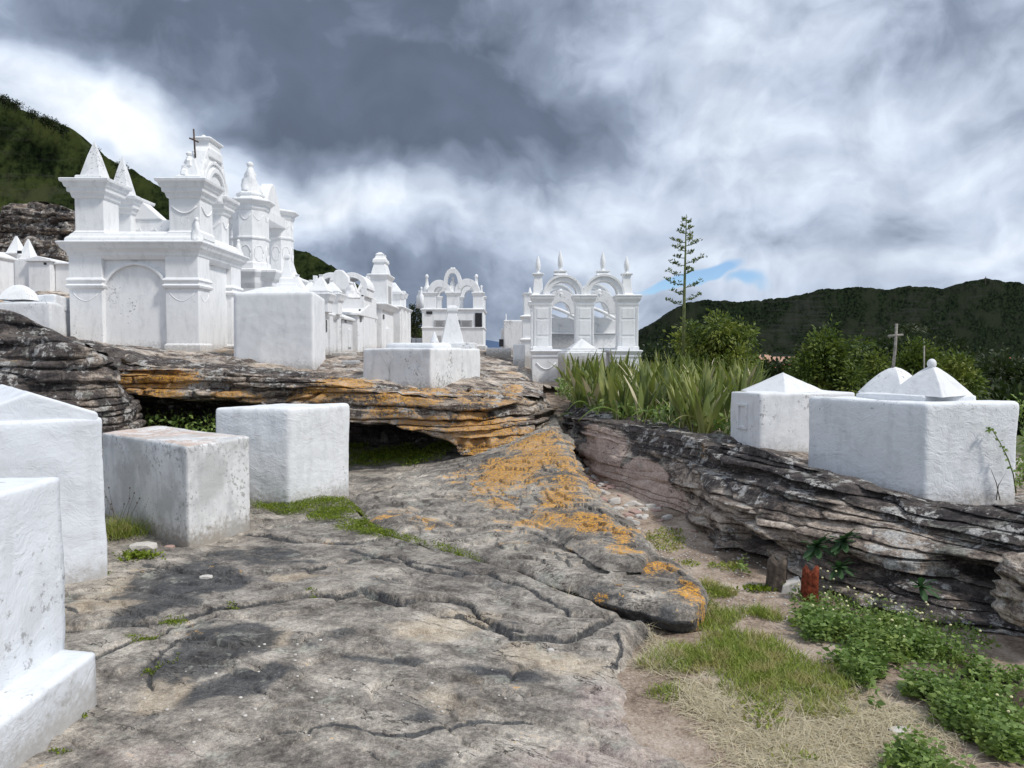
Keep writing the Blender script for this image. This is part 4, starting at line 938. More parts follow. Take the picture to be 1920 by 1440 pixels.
# E: low block with lid, cone and rear tier
re_ = root('low_tomb', (-1.4, 11.5, 1.0), 'low wide white tomb with a dark forked crack stain, on the ledge', 'tomb')
block('tomb_body', [(-2.27, 11.35), (-1.17, 10.8), (-.80, 11.9), (-1.9, 12.45)], .75, 1.655, 'white_old', re_, .03, .02, 50, 51)
block('rear_tier', [(-1.6, 12.2), (-.86, 11.98), (-.54, 12.7), (-1.3, 12.9)], .85, 1.655, 'white_old', re_, .025, .02, 30, 53)
block('rounded_lid', [(-1.95, 11.5), (-1.15, 11.1), (-.95, 11.9), (-1.75, 12.25)], 1.6, 1.735, 'white', re_, .06, .012, 24, 55)
mb = MB()
c_ = lambda px, py, y=11.0: W(px, py, y)
def facepoint(px, py):   # point on the front-left face of the tomb body
    a = np.array([-2.27, 11.35]); b = np.array([-1.17, 10.8]); k = (px - 960) / F
    t = (a[0] - k * a[1]) / ((a[0] - k * a[1]) - (b[0] - k * b[1])); p = a + (b - a) * t
    return (p[0] - .005, p[1] - .012, Z(py, p[1]))
for pl, rr_ in (([(729, 723), (731, 700), (728, 686), (720, 672), (713, 660)], .006), ([(731, 700), (732, 684), (737, 668)], .004)):
    mb.tube([facepoint(*p) for p in pl], [rr_ * (1 - .12 * i) for i in range(len(pl))], 5)
mb.build('crack_stain', 'stone_grey', re_, smooth=True)
ro = root('obelisk_tomb', (X(850, 12.9), 12.9, 1.5), 'white tapering obelisk with rounded cap on a plinth, behind the low central tomb', 'obelisk')
MB().box(X(826, 13), X(892, 13), 12.6, 13.6, 1.1, Z(643, 13)).build('plinth', 'white_old', ro, .02)
MB().loft(X(848, 12.95), 12.95, [(Z(644, 12.95), .0), (Z(588, 12.95), -.118), (Z(583, 12.95), -.095), (Z(578, 12.95), -.098), (Z(573, 12.95), -.135)], 4, .195, .195, .12).build('obelisk_shaft', 'white_old', ro, .012)
rk_ = root('cone_finial', (X(815, 12.2), 12.2, 1.6), 'small smooth white cone standing in front of the white obelisk', 'cone')
MB().lathe(X(815, 12.1), 12.1, [(1.62, .10), (1.72, .085), (1.82, .05), (1.88, .022), (Z(622, 12.1), .004)], 18).build('cone', 'white', rk_, smooth=True)

# D: tall block in front of the mausoleum
rd = root('block_tomb', (-3.6, 12.3, 1.3), 'tall plain white block tomb with low hipped lid and carved spire, right of the mausoleum', 'tomb')
block('tomb_body', [(X(440, 11.7), 11.7), (X(590, 11.5), 11.5), (X(611, 13.1), 13.1), (X(452, 13.3), 13.3)], 1.0, 2.535, 'white_chapel', rd, .05, .018, 44, 61)
zt = 2.51
MB().hexa([(X(443, 11.75), 11.75, zt), (X(588, 11.57), 11.57, zt), (X(608, 13.0), 13.0, zt), (X(455, 13.2), 13.2, zt)], [(X(500, 12.2), 12.2, zt + .15), (X(560, 12.1), 12.1, zt + .15), (X(570, 12.6), 12.6, zt + .15), (X(505, 12.7), 12.7, zt + .15)]).build('hipped_lid', 'white', rd, .02)
xs, ys = X(541, 12.35), 12.35
MB().loft(xs, ys, [(2.62, .0), (2.72, -.02), (2.72, -.05), (2.80, -.06), (2.82, -.085), (2.98, -.125), (3.12, -.15), (3.14, -.13), (3.18, -.135), (Z(470, 12.35), -.168)], 4, .175, .175, .2).build('spire', 'white_chapel', rd, .008)

# ------------------------------------------------------------------ ornament helpers
def swag(m, x, y, z, w_, d, ax='x', r_=.012):
    pts = []
    for i in range(9):
        t = i / 8 * 2 - 1; zz = z - d * (1 - t * t)
        pts.append((x + w_ * t, y, zz) if ax == 'x' else (x, y + w_ * t, zz))
    m.tube(pts, r_, 5)
def garland(m, x, y, z, h, ax='x', r_=.014):
    """V-shaped garland with a tassel"""
    m.cuts.append((len(m.v), len(m.f))); m.hold = True
    for sg in (-1, 1):
        pts = [((x + sg * h * .45 * (1 - t) ** .8, y) if ax == 'x' else (x, y + sg * h * .45 * (1 - t) ** .8)) + (z - h * t,) for t in (0, .3, .6, .85, 1)]
        m.tube(pts, r_, 5)
    m.hold = False
def oval(m, x, y, z, a, b, ax='x', r_=.013):
    pts = []
    for i in range(17):
        t = 2 * math.pi * i / 16; p, q_ = a * math.cos(t), b * math.sin(t)
        pts.append((x + p, y, z + q_) if ax == 'x' else (x, y + p, z + q_))
    m.tube(pts, r_, 5)
def urnfig(m, x, y, z, h, w_):
    """lumpy carved figure finial"""
    prof = [(0, .5), (.06, .52), (.12, .47), (.22, .44), (.32, .36), (.42, .36), (.52, .27), (.62, .27), (.72, .18), (.79, .15), (.82, .11), (.86, .16), (.92, .18), (.97, .12), (1, .02)]
    n = 12; V = []
    for t, r_ in prof:
        for i in range(n):
            a = 2 * math.pi * i / n; k = r_ * w_ * (1 + .22 * math.sin(a * 3 + t * 9) * (1 if t < .7 else .2))
            V.append((x + k * math.cos(a), y + k * math.sin(a), z + h * t))
    m.add(V, [(j * n + i, j * n + (i + 1) % n, (j + 1) * n + (i + 1) % n, (j + 1) * n + i) for j in range(len(prof) - 1) for i in range(n)] + [tuple(range(n - 1, -1, -1)), tuple(range((len(prof) - 1) * n, len(prof) * n))])
def flame(m, x, y, z, h, w_):
    prof = [(0, .55), (.04, .55), (.06, .3), (.12, .28), (.2, .42), (.45, .5), (.65, .40), (.82, .24), (.94, .12), (1, .02)]
    m.lathe(x, y, [(z + h * t, r_ * w_) for t, r_ in prof], 10)

# ------------------------------------------------------------------ M1 big mausoleum
def mausoleum1():
    zg = 1.60; y0, y1 = 13.0, 15.05; x0, x1 = X(134, y0), X(375, y0)
    zz = lambda py: Z(py, y0)
    r = root('mausoleum', ((x0 + x1) / 2, 14, zg), 'largest white mausoleum at left with four heavy corner pillars, two of them topped by pyramids', 'mausoleum')
    cx, cy, hx, hy = (x0 + x1) / 2, (y0 + y1) / 2, (x1 - x0) / 2, (y1 - y0) / 2
    MB().box(x0 + .10, x1 - .10, y0 + .09, y1 - .09, zg - .3, zz(470)).build('wall', 'white_chapel', r, .012)
    # corner piers with moulded bands
    pw, pd = .57, .50
    for i, (sx, sy) in enumerate(((-1, -1), (1, -1), (1, 1), (-1, 1))):
        px, py = cx + sx * (hx - pw / 2), cy + sy * (hy - pd / 2)
        p = MB().loft(px, py, [(zg - .5, .03), (zg + .12, .03), (zg + .15, 0), (zz(541), 0), (zz(540), .035), (zz(535), .05), (zz(533), .02), (zz(528), .02), (zz(526), .045), (zz(522), .03), (zz(521), 0), (zz(478), 0)], 4, pw / 2, pd / 2).build('corner_pier', 'white_chapel', r, .008)
        if sy < 0 or sx > 0:
            m = MB()
            if sy < 0:
                swag(m, px, y0 + .004, zz(549), .22, .14, 'x', .010)
            if sx > 0:
                swag(m, x1 - .004, py, zz(549), .20, .14, 'y', .010)
            m.each('garland_relief', 'white_chapel', p, smooth=True)
    # blind arch moulding on the front and panel inside
    ax_ = X(260, y0 + .09); ra = .55; za = zz(556)
    MB().arch(ax_, y0 + .035, y0 + .10, za, ra, ra + .045, 0, 180, 28).build('arch_moulding', 'white_chapel', r, .006)
    m = MB(); m.box(ax_ - ra - .045, ax_ - ra, y0 + .05, y0 + .095, zg, za); m.box(ax_ + ra, ax_ + ra + .045, y0 + .05, y0 + .095, zg, za); m.each('arch_jamb', 'white_chapel', r, .006)
    MB().box(ax_ - ra, ax_ + ra, y0 + .06, y0 + .095, zg - .1, zg + .07).build('arch_sill', 'white_chapel', r, .006)
    # main cornice, stepped
    MB().loft(cx, cy, [(zz(486), -.03), (zz(478), .02), (zz(474), .02), (zz(470), .05), (zz(466), .09), (zz(461), .11), (zz(456), .145), (zz(454), .145), (zz(453), .12)], 4, hx, hy).build('main_cornice', 'white_chapel', r, .012)
    MB().loft(cx, cy, [(zz(456), .05), (zz(446), .045), (zz(442), .0), (zz(438), -.02), (zz(434), -.06), (zz(432), -.12)], 4, hx, hy).build('attic_slab', 'white_chapel', r, .02)
    # upper pillars
    zb = zz(440)
    capf = lambda z0, z1: [(z0, 0), (z0 + (z1 - z0) * .05, .03), (z0 + (z1 - z0) * .3, .05), (z0 + (z1 - z0) * .34, .085), (z0 + (z1 - z0) * .55, .09), (z0 + (z1 - z0) * .60, .115), (z0 + (z1 - z0) * .80, .135), (z0 + (z1 - z0) * .84, .165), (z1, .175), (z1 + .012, .15)]
    for i, (pa, pb, yy) in enumerate(((148, 202, y0 + .06), (323, 381, y0 + .06), (387, 421, y1 - .5), (206, 252, y1 - .55))):
        w_ = (pb - pa) / F * yy / 2; px = X((pa + pb) / 2, yy); py = yy + w_
        zc0, zc1 = Z(371, y0), Z(336, y0)
        p = MB().loft(px, py, [(zb - .05, .03), (zb + .05, .03), (zb + .08, 0), (zc0 + .02, 0)], 4, w_, w_).build('upper_pillar', 'white_chapel', r, .01)
        MB().loft(px, py, capf(zc0, zc1), 4, w_, w_).build('capital', 'white_chapel', p, .006)
        if i in (0, 3):
            zt_ = Z(264, py) if i == 0 else Z(292, py); hw = .185
            MB().loft(px - .02, py, [(zc1, .0), (zc1 + .085, .0), (zc1 + .10, -.02)], 4, hw + .05, hw + .05).build('pyramid_plinth', 'white_old', p, .012)
            MB().loft(px - .02, py, [(zc1 + .09, 0), (zc1 + .10 + (zt_ - zc1) * .5, -hw * .50), (zt_, -hw + .012)], 4, hw - .01, hw - .01).build('pyramid', 'white_old', p, .014)
        elif i == 1:
            m = MB(); m.loft(px + .02, py, [(zc1, .0), (zc1 + .09, 0), (zc1 + .10, -.03), (zc1 + .12, -.06), (zc1 + .42, -.17)], 4, .23, .2)
            urnfig(m, px - .02, py, zc1 + .10, .46, .30); m.build('carved_figures', 'white_chapel', p, .01)
        if i in (1, 2):
            m = MB(); swag(m, px, py - w_ - .008, zb + .50, w_ * .8, .12); oval(m, px, py - w_ + .004, zb + .28, .06, .1, 'x', .008)
            swag(m, px + w_ + .008, py, zb + .50, w_ * .8, .12, 'y'); m.each('swag_relief', 'white_chapel', p, smooth=True)
    # arched side pediment between the right-hand pillars (faces right)
    xa = X(398, 14); za_ = Z(338, y0); yc = 14.05
    pts = []
    R0 = .72
    half = [(.72, -.12), (.72, .05), (.64, .14), (.57, .27), (.50, .42), (.44, .56), (.38, .68), (.30, .76), (.22, .80)]
    pts = [(yc + a, za_ + b) for a, b in half] + [(yc - a, za_ + b) for a, b in half[::-1]]
    MB().poly(pts, xa - .16, xa + .10, 'x').build('arched_pediment', 'white_chapel', r, .012)
    m = MB(); m.arch(yc, xa + .10, xa + .15, za_ + .02, .34, .42, 0, 180, 22, 'x'); m.arch(yc, xa + .10, xa + .13, za_ + .02, .49, .54, 0, 180, 22, 'x'); m.each('pediment_moulding', 'white_chapel', r, .006)
    m = MB()
    for k, (dy, dz, s_) in enumerate(((-.52, .18, .13), (-.38, .42, .13), (0, .60, .12), (.38, .42, .13), (.52, .18, .13))):
        V_ = [(xa + .06 + s_ * .5 * math.cos(a), yc + dy + s_ * math.sin(a) * math.cos(b), za_ + dz + s_ * math.sin(b) * .9) for b in (-1.2, -.4, .4, 1.2) for a in np.linspace(-1.5, 1.5, 7)]
        m.add(V_, [(j * 7 + i, j * 7 + i + 1, (j + 1) * 7 + i + 1, (j + 1) * 7 + i) for j in range(3) for i in range(6)])
    m.each('scroll_ornament', 'white_chapel', r, smooth=True)
    xcrest = xa - .02
    MB().loft(xcrest, yc, [(za_ + .60, 0), (za_ + .76, -.0), (za_ + .78, -.03), (za_ + .90, -.03), (za_ + .91, .01), (za_ + .95, .02), (za_ + .97, -.03)], 4, .16, .30).build('crest_block', 'white_chapel', r, .02)
    m = MB()
    for dy in (-.2, 0, .2): m.lathe(xcrest, yc + dy, [(za_ + .95, .05), (za_ + .98, .055), (za_ + 1.01, .02)], 8)
    m.each('crest_knob', 'white_chapel', r, smooth=True)
    # rear beam with swags and gable
    zb2 = Z(385, y0)
    bx0, bx1 = X(245, y1), X(420, y1)
    MB().box(bx0, bx1, y1 - .35, y1 - .1, zb2 - .38, zb2 + .05).build('rear_beam', 'white_chapel', r, .01)
    m = MB()
    for k in range(5): swag(m, bx0 + .25 + k * .3, y1 - .36, zb2 - .12, .13, .10)
    m.each('beam_swag', 'white_chapel', r, smooth=True)
    gx = X(288, y1); MB().poly([(gx - .42, zb2 + .05), (gx + .42, zb2 + .05), (gx + .03, zb2 + .40), (gx - .03, zb2 + .40)], y1 - .38, y1 - .05).build('rear_gable', 'white_chapel', r, .02)
    MB().box(X(258, 14.7), X(330, 14.7), 14.55, 14.65, zb - .02, zb + .22).build('rear_parapet', 'white_chapel', r, .01)
    # carved front corner finials standing on the cornice
    m = MB(); urnfig(m, x1 - .03, y0 + .05, zz(452), .42, .20); urnfig(m, x1 - .0, y1 - .1, zz(456), .36, .18); m.each('cornice_figure', 'white_chapel', r, smooth=True)
    # iron cross
    c = root('iron_cross', (xcrest - .1, yc - .45, za_ + .5), 'small dark iron cross tilted on top of the largest mausoleum', 'cross')
    a = W(366, 283, yc - .45); b = W(363, 242, yc - .45)
    MB().tube([a - [0, 0, .12], b], .016, 6).build('upright', 'iron', c, smooth=True)
    pc = W(364, 262, yc - .45); MB().tube([pc + [-.085, -.0, .03], pc + [.075, 0, -.04]], .015, 6).build('crossbar', 'iron', c, smooth=True)
mausoleum1()

# M2 second mausoleum with octagonal towers
def mausoleum2():
    y0, y1 = 16.0, 18.9; x0, x1 = X(330, y0), X(521, y0)
    zz = lambda py: Z(py, y0); zg = 1.55
    cx, cy, hx, hy = (x0 + x1) / 2, (y0 + y1) / 2, (x1 - x0) / 2, (y1 - y0) / 2
    r = root('mausoleum', (cx, cy, zg), 'white mausoleum with octagonal towers and a robed figure, directly behind the largest one', 'mausoleum')
    MB().box(x0 + .16, x1 - .16, y0 + .14, y1 - .1, zg - .4, zz(545)).build('wall', 'white_chapel', r, .012)
    MB().loft(cx, cy, [(zz(560), -.2), (zz(540), -.16), (zz(535), -.12), (zz(528), -.12), (zz(522), -.06), (zz(514), -.02), (zz(510), .0), (zz(506), .0), (zz(504), -.04)], 4, hx, hy).build('main_cornice', 'white_chapel', r, .012)
    MB().loft(X(478, y0 + .4), y0 + .4, [(zz(590), 0), (zz(540), .0), (zz(530), .04), (zz(520), .06), (zz(510), .12), (zz(505), .12), (zz(503), .06)], 8, .38, .38).build('tower_base', 'white_chapel', r, .01)
    for i, (pxc, yy, hw, ptop, pbot, pc0, pc1, fig) in enumerate(((475, y0 + .35, .345, 380, 506, 399, 379, 1), (528, y1 - .6, .30, 410, 545, 416, 399, 2), (392, y0 + .6, .3, 400, 506, 405, 372, 0), (455, y1 - .5, .28, 420, 540, 424, 405, 3))):
        x = X(pxc, yy); zl = lambda p: Z(p, yy)
        p = MB().loft(x, yy, [(zl(pbot), .03), (zl(pbot) + .12, .03), (zl(pbot) + .14, 0), (zl(452), 0), (zl(451), .025), (zl(448), .03), (zl(447), 0), (zl(pc0), 0)], 8, hw, hw).build('octagonal_tower', 'white_chapel', r, .006)
        zc0, zc1 = zl(pc0), zl(pc1)
        MB().loft(x, yy, [(zc0, 0), (zc0 + .05, .03), (zc0 + .12, .035), (zc0 + .14, .07), (zc1 - .06, .10), (zc1 - .03, .13), (zc1, .13), (zc1 + .02, .08)], 8, hw, hw).build('capital', 'white_chapel', p, .006)
        m = MB()
        for k in range(8):
            a = 2 * math.pi * (k + 1) / 8 + math.pi / 8 - math.pi / 8; cxk, cyk = x + hw * math.cos(a), yy + hw * math.sin(a); tx, ty = -math.sin(a), math.cos(a)
            s_ = hw * .30
            m.tube([(cxk + tx * s_ * math.cos(b) * 1.0 + .004 * math.cos(a), cyk + ty * s_ * math.cos(b), zl(478) + .17 * math.sin(b)) for b in np.linspace(0, 2 * math.pi, 13)], .011, 4)
            m.tube([(cxk + tx * s_ * 1.1 * t, cyk + ty * s_ * 1.1 * t, zc0 - .08 - .12 * (1 - t * t)) for t in np.linspace(-1, 1, 7)], .012, 4)
        m.each('panel_relief', 'white_chapel', p, smooth=True)
        if fig == 1:
            MB().loft(x, yy, [(zc1, 0), (zc1 + .05, 0), (zc1 + .10, -.05), (zc1 + .12, -.02), (zc1 + .16, -.02), (zc1 + .20, -.08)], 8, .30, .30).build('pedestal', 'white_chapel', p, .01)
            m = MB(); urnfig(m, x, yy, zc1 + .18, zl(303) - zc1 - .18, .42); m.build('robed_figure', 'white_chapel', p, smooth=True)
        elif fig == 2:
            pass
        elif fig == 3:
            MB().loft(x, yy, [(zc1, 0), (zc1 + .1, 0), (zc1 + .5, -.2)], 4, .22, .22).build('spirelet', 'white_chapel', p, .01)
    yy = 17.4; x = X(507, yy); zl = lambda p: Z(p, yy)
    MB().poly([(yy - .75, zl(402)), (yy - .75, zl(388)), (yy - .45, zl(380)), (yy - .25, zl(358)), (yy - .05, zl(345)), (yy + .12, zl(345)), (yy + .3, zl(362)), (yy + .5, zl(380)), (yy + .8, zl(388)), (yy + .8, zl(402))], x - .13, x + .13, 'x').build('side_pediment', 'white_chapel', r, .03)
    MB().box(x - .2, x + .2, yy - .9, yy + .9, zl(420), zl(402)).build('side_beam', 'white_chapel', r, .012)
    yk = 19.2; xk = X(542, yk)
    m = MB(); m.loft(xk, yk, [(Z(560, yk), 0), (Z(528, yk), 0), (Z(526, yk), .05), (Z(521, yk), .05), (Z(518, yk), -.02), (Z(510, yk), -.08), (Z(462, yk), -.24)], 4, .26, .26); m.build('corner_spire', 'white_chapel', r, .012)
mausoleum2()

# tomb at far left with dome, half hidden by the boulder
rl = root('domed_tomb', (X(40, 12.4), 12.4, 1.8), 'flat-topped white tomb with one rounded dome, behind the black boulder at left', 'tomb')
block('tomb_body', [xy(-80, 12.2), xy(100, 12.0), xy(140, 13.6), xy(-30, 13.8)], 1.2, Z(566, 12.1), 'white', rl, .03, .02, 30, 71)
block('upper_tier', [xy(10, 12.6), xy(108, 12.4), xy(140, 13.5), xy(40, 13.7)], 2.3, Z(552, 12.4), 'white', rl, .03, .02, 30, 72)
dome('dome', X(42, 12.35), 12.35, Z(563, 12.3), Z(533, 12.3), .25, .24, .1, 'white', rl, .5, 9)
# ------------------------------------------------------------------ small chapels of the far rows
def gabled(label, x0, x1, y0, y1, zg, ze, zr, axis='x', mat='white_chapel', wins=(), name='gabled_tomb', pil=0, over=.06):
    """little house tomb; axis = direction along which the ridge runs"""
    r = root(name, ((x0 + x1) / 2, (y0 + y1) / 2, zg), label, 'tomb')
    MB().box(x0, x1, y0, y1, zg - .5, ze).build('wall', mat, r, .012)
    if axis == 'x':
        ym = (y0 + y1) / 2; MB().poly([(y0 - over, ze), (y1 + over, ze), (y1 + over, ze + .05), (ym, zr), (y0 - over, ze + .05)], x0 - over, x1 + over, 'x').build('roof', mat, r, .012)
    else:
        xm = (x0 + x1) / 2; MB().poly([(x0 - over, ze), (x1 + over, ze), (x1 + over, ze + .05), (xm, zr), (x0 - over, ze + .05)], y0 - over, y1 + over).build('roof', mat, r, .012)
    for (kind, a, b, c, d) in wins:
        if kind == 'side': MB().box(x1 - .02, x1 + .012, a, b, c, d).build('plaque', 'black', r)
        if kind == 'sidew': MB().box(x1 - .02, x1 + .03, a, b, c, d).build('panel', mat, r, .008)
        if kind == 'front': MB().box(a, b, y0 - .012, y0 + .02, c, d).build('plaque', 'black', r)
    return r
def pyr_pillar(m, x, y, hw, zb, zc, zt, cap=.07):
    m.loft(x, y, [(zb, 0), (zc - .16, 0), (zc - .12, .03), (zc - .05, cap * .7), (zc, cap), (zc + .02, cap), (zc + .025, 0), (zc + .10, 0)], 4, hw, hw)
def row():
    # first pair of pyramids
    y0, y1 = 14.0, 15.7; x1 = X(637, 15.6) ; x0 = X(596, 14.0)
    xr = -3.62; xl = -4.9
    r = root('twin_pyramid_tomb', ((xl + xr) / 2, 14.8, 1.5), 'white tomb with two steep pyramids, first in the row left of the path', 'tomb')
    MB().box(xl, xr, y0, y1, 1.0, Z(590, 14.4)).build('wall', 'white_old', r, .012)
    MB().loft((xl + xr) / 2, (y0 + y1) / 2, [(Z(598, 14), -.02), (Z(592, 14), .03), (Z(586, 14), .06), (Z(584, 14), .06), (Z(582, 14), 0)], 4, (xr - xl) / 2, (y1 - y0) / 2).build('cornice', 'white_chapel', r, .01)
    for (pxx, yy, pt) in ((604, 14.35, 515), (624, 15.3, 525), (560, 14.35, 515), (585, 15.3, 525)):
        x = X(pxx, yy); m = MB(); pyr_pillar(m, x, yy, .17, Z(584, 14), Z(553, yy), 0)
        p = m.build('upper_pillar', 'white_chapel', r, .01)
        MB().loft(x, yy, [(Z(553, yy) + .06, 0), (Z(pt + 4, yy), -.165), (Z(pt, yy), -.15)], 4, .19, .19).build('pyramid', 'white_chapel', p, .01)
    MB().box(X(590, 14.6), X(597, 14.6), 14.55, 14.65, Z(560, 14.6), Z(517, 14.6)).build('square_post', 'white_chapel', r, .006)
    for (ya, yb) in ((14.05, 14.35), (14.7, 14.95), (15.35, 15.65)):
        MB().box(xr - .01, xr + .05, ya, yb, 1.1, Z(592, 14.4)).build('pilaster', 'white_old', r, .01)
    MB().box(xr, xr + .012, 14.45, 14.62, Z(588, 14.5) - .35, Z(588, 14.5) - .12).build('plaque', 'black', r)
    # canopy with twin arches facing the path
    r = root('arched_canopy_tomb', (-4.6, 18.2, 1.6), 'white tomb canopy of two round arches with a carved gable between, in the left row', 'tomb')
    ya = 17.6
    MB().box(X(606, ya), X(684, ya), ya, ya + 1.4, 1.2, Z(552, ya)).build('wall', 'white_chapel', r, .012)
    for a, b in ((636, 0), (668, 1)):
        cx = X(623 if b == 0 else 661, ya)
        ar = MB().arch(cx, ya, ya + .9, Z(541, ya), .26, .38, 0, 180, 18).build('arch', 'white_chapel', r, .006)
        MB().box(cx - .35, cx - .22, ya, ya + .9, Z(556, ya), Z(541, ya) + .004).build('arch_foot', 'white_chapel', ar, .006)
        MB().box(cx + .22, cx + .35, ya, ya + .9, Z(556, ya), Z(541, ya) + .004).build('arch_foot', 'white_chapel', ar, .006)
    gx = X(642, ya)
    MB().poly([(gx - .26, Z(545, ya)), (gx + .26, Z(545, ya)), (gx + .21, Z(520, ya)), (gx + .07, Z(508, ya)), (gx - .07, Z(508, ya)), (gx - .20, Z(519, ya))], ya - .25, ya - .05).build('carved_gable', 'white_chapel', r, .02)
    m = MB(); urnfig(m, X(660, 16.9), 16.9, Z(560, 16.9), Z(528, 16.9) - Z(560, 16.9), .34); m.build('statue', 'white_chapel', r, smooth=True)
    # low gabled tomb in front
    gabled('small white tomb with a single pyramid and dark slot, low in the left row', -4.7, -3.6, 15.9, 16.9, 1.5, Z(600, 16.2), Z(575, 16.2), 'y', 'white_old', [('side', 16.1, 16.25, Z(605, 16.2), Z(597, 16.2)), ('sidew', 16.4, 16.7, 1.7, 2.1)], 'pyramid_tomb')
    gabled('white house tomb with arched gable and two small black plaques, middle of the left row', -4.9, -3.52, 17.1, 19.3, 1.5, Z(592, 17.3), Z(568, 17.6), 'x', 'white_chapel',
           [('side', 17.3, 17.5, Z(588, 17.4), Z(580, 17.4)), ('side', 17.3, 17.5, Z(603, 17.4), Z(592, 17.4)), ('side', 18.9, 19.05, Z(600, 19), Z(594, 19)), ('sidew', 17.9, 18.1, Z(610, 18), Z(598, 18)), ('sidew', 18.3, 18.5, Z(608, 18), Z(596, 18))], 'house_tomb')
    r = root('pinnacled_tomb', (-4.3, 19.0, 1.6), 'white tomb crowned with three small pyramids just left of the tower tomb', 'tomb')
    MB().box(X(655, 18.6), X(695, 18.6), 18.6, 19.5, 1.3, Z(556, 18.6)).build('wall', 'white_chapel', r, .012)
    for pxx, pt, yy_ in ((663, 522, 18.75), (680, 528, 18.9), (689, 517, 19.2)):
        MB().loft(X(pxx, yy_), yy_, [(Z(557, yy_), .02), (Z(551, yy_), .04), (Z(549, yy_), 0), (Z(pt, yy_), -.115)], 4, .13, .13).build('pyramid', 'white_chapel', r, .006)
    MB().box(X(691, 18.7), X(695, 18.7), 18.65, 18.75, Z(556, 18.7), Z(519, 18.7)).build('square_post', 'white_chapel', r, .004)
    # tower tomb
    y0, y1 = 19.6, 21.6; yy = 20.0; xr = X(727, yy); xl = X(694, yy)
    r = root('tower_tomb', (-3.7, 20.5, 1.6), 'tall narrow white tower tomb with bell-shaped cap and dark upright panel', 'tomb')
    MB().box(-4.9, -3.42, y0 + .1, y1, 1.2, Z(572, yy)).build('wall', 'white_chapel', r, .012)
    MB().loft(-4.1, (y0 + y1) / 2 + .05, [(Z(582, yy), 0), (Z(576, yy), .05), (Z(572, yy), .09), (Z(570, yy), .09), (Z(569, yy), .03)], 4, .74, .95).build('cornice', 'white_chapel', r, .01)
    tx = (xl + xr) / 2; hw = (xr - xl) / 2
    t = MB().loft(tx, yy + .45, [(Z(571, yy), 0), (Z(524, yy), 0), (Z(520, yy), .03), (Z(516, yy), .06), (Z(514, yy), .06), (Z(513, yy), 0)], 4, hw, .45).build('tower', 'white_chapel', r, .01)
    MB().box(xr - .02, xr + .015, yy + .2, yy + .6, Z(568, yy), Z(535, yy)).build('dark_panel', 'stone_grey', t)
    MB().loft(tx, yy + .45, [(Z(514, yy), -.02), (Z(508, yy), -.03), (Z(492, yy), -.09), (Z(490, yy), -.05), (Z(484, yy), -.06), (Z(482, yy), -.10), (Z(477, yy), -.13), (Z(474, yy), -.12), (Z(470, yy), -.20)], 4, hw, .34).build('bell_cap', 'white_chapel', t, .012)
    MB().box(-3.43, -3.40, 19.8, 20.0, Z(598, 20), Z(590, 20)).build('plaque', 'black', r)
    MB().box(-3.43, -3.36, 20.3, 20.7, 1.5, Z(615, 20)).build('side_panel', 'white_chapel', r, .01)
    # last of the row
    r = root('pyramid_pillar_tomb', (-3.8, 23, 1.6), 'white tomb with pyramid-topped pillars at the far end of the left row', 'tomb')
    MB().box(-4.8, -3.28, 22.0, 24.2, 1.2, Z(578, 22.3)).build('wall', 'white_chapel', r, .012)
    MB().loft(-4.04, 23.1, [(Z(584, 22.3), 0), (Z(579, 22.3), .05), (Z(576, 22.3), .08), (Z(574, 22.3), .03)], 4, .76, 1.1).build('cornice', 'white_chapel', r, .01)
    for pxx, yy, pt, hw in ((740, 22.4, 530, .22), (751, 23.8, 545, .17), (722, 23.8, 545, .17)):
        m = MB(); pyr_pillar(m, X(pxx, yy), yy, hw, Z(580, yy), Z(552, yy), 0); p = m.build('upper_pillar', 'white_chapel', r, .01)
        MB().loft(X(pxx, yy), yy, [(Z(552, yy) + .05, 0), (Z(pt, yy), -hw + .02)], 4, hw + .02, hw + .02).build('pyramid', 'white_chapel', p, .01)
    for ya in (22.05, 22.8, 23.6): MB().box(-3.29, -3.23, ya, ya + .28, 1.3, Z(582, 22.3)).build('pilaster', 'white_chapel', r, .01)
    # low blocks in front of the row
    r = root('kerb_block', (X(650, 14.6), 14.6, 1.5), 'low white kerb block at the foot of the left row', 'kerb')
    MB().box(X(625, 14.4), X(664, 14.4), 14.3, 14.7, 1.2, Z(661, 14.4)).build('kerb', 'white_old', r, .015)
    r = root('stone_block', (X(655, 12.8), 12.8, 1.3), 'small grey stone block with a pale end, lying left of the low central tomb', 'block')
    MB().box(X(643, 12.8), X(672, 12.8), 12.7, 13.0, 1.2, Z(676, 12.8)).build('block_body', 'stone_grey', r, .02)
row()

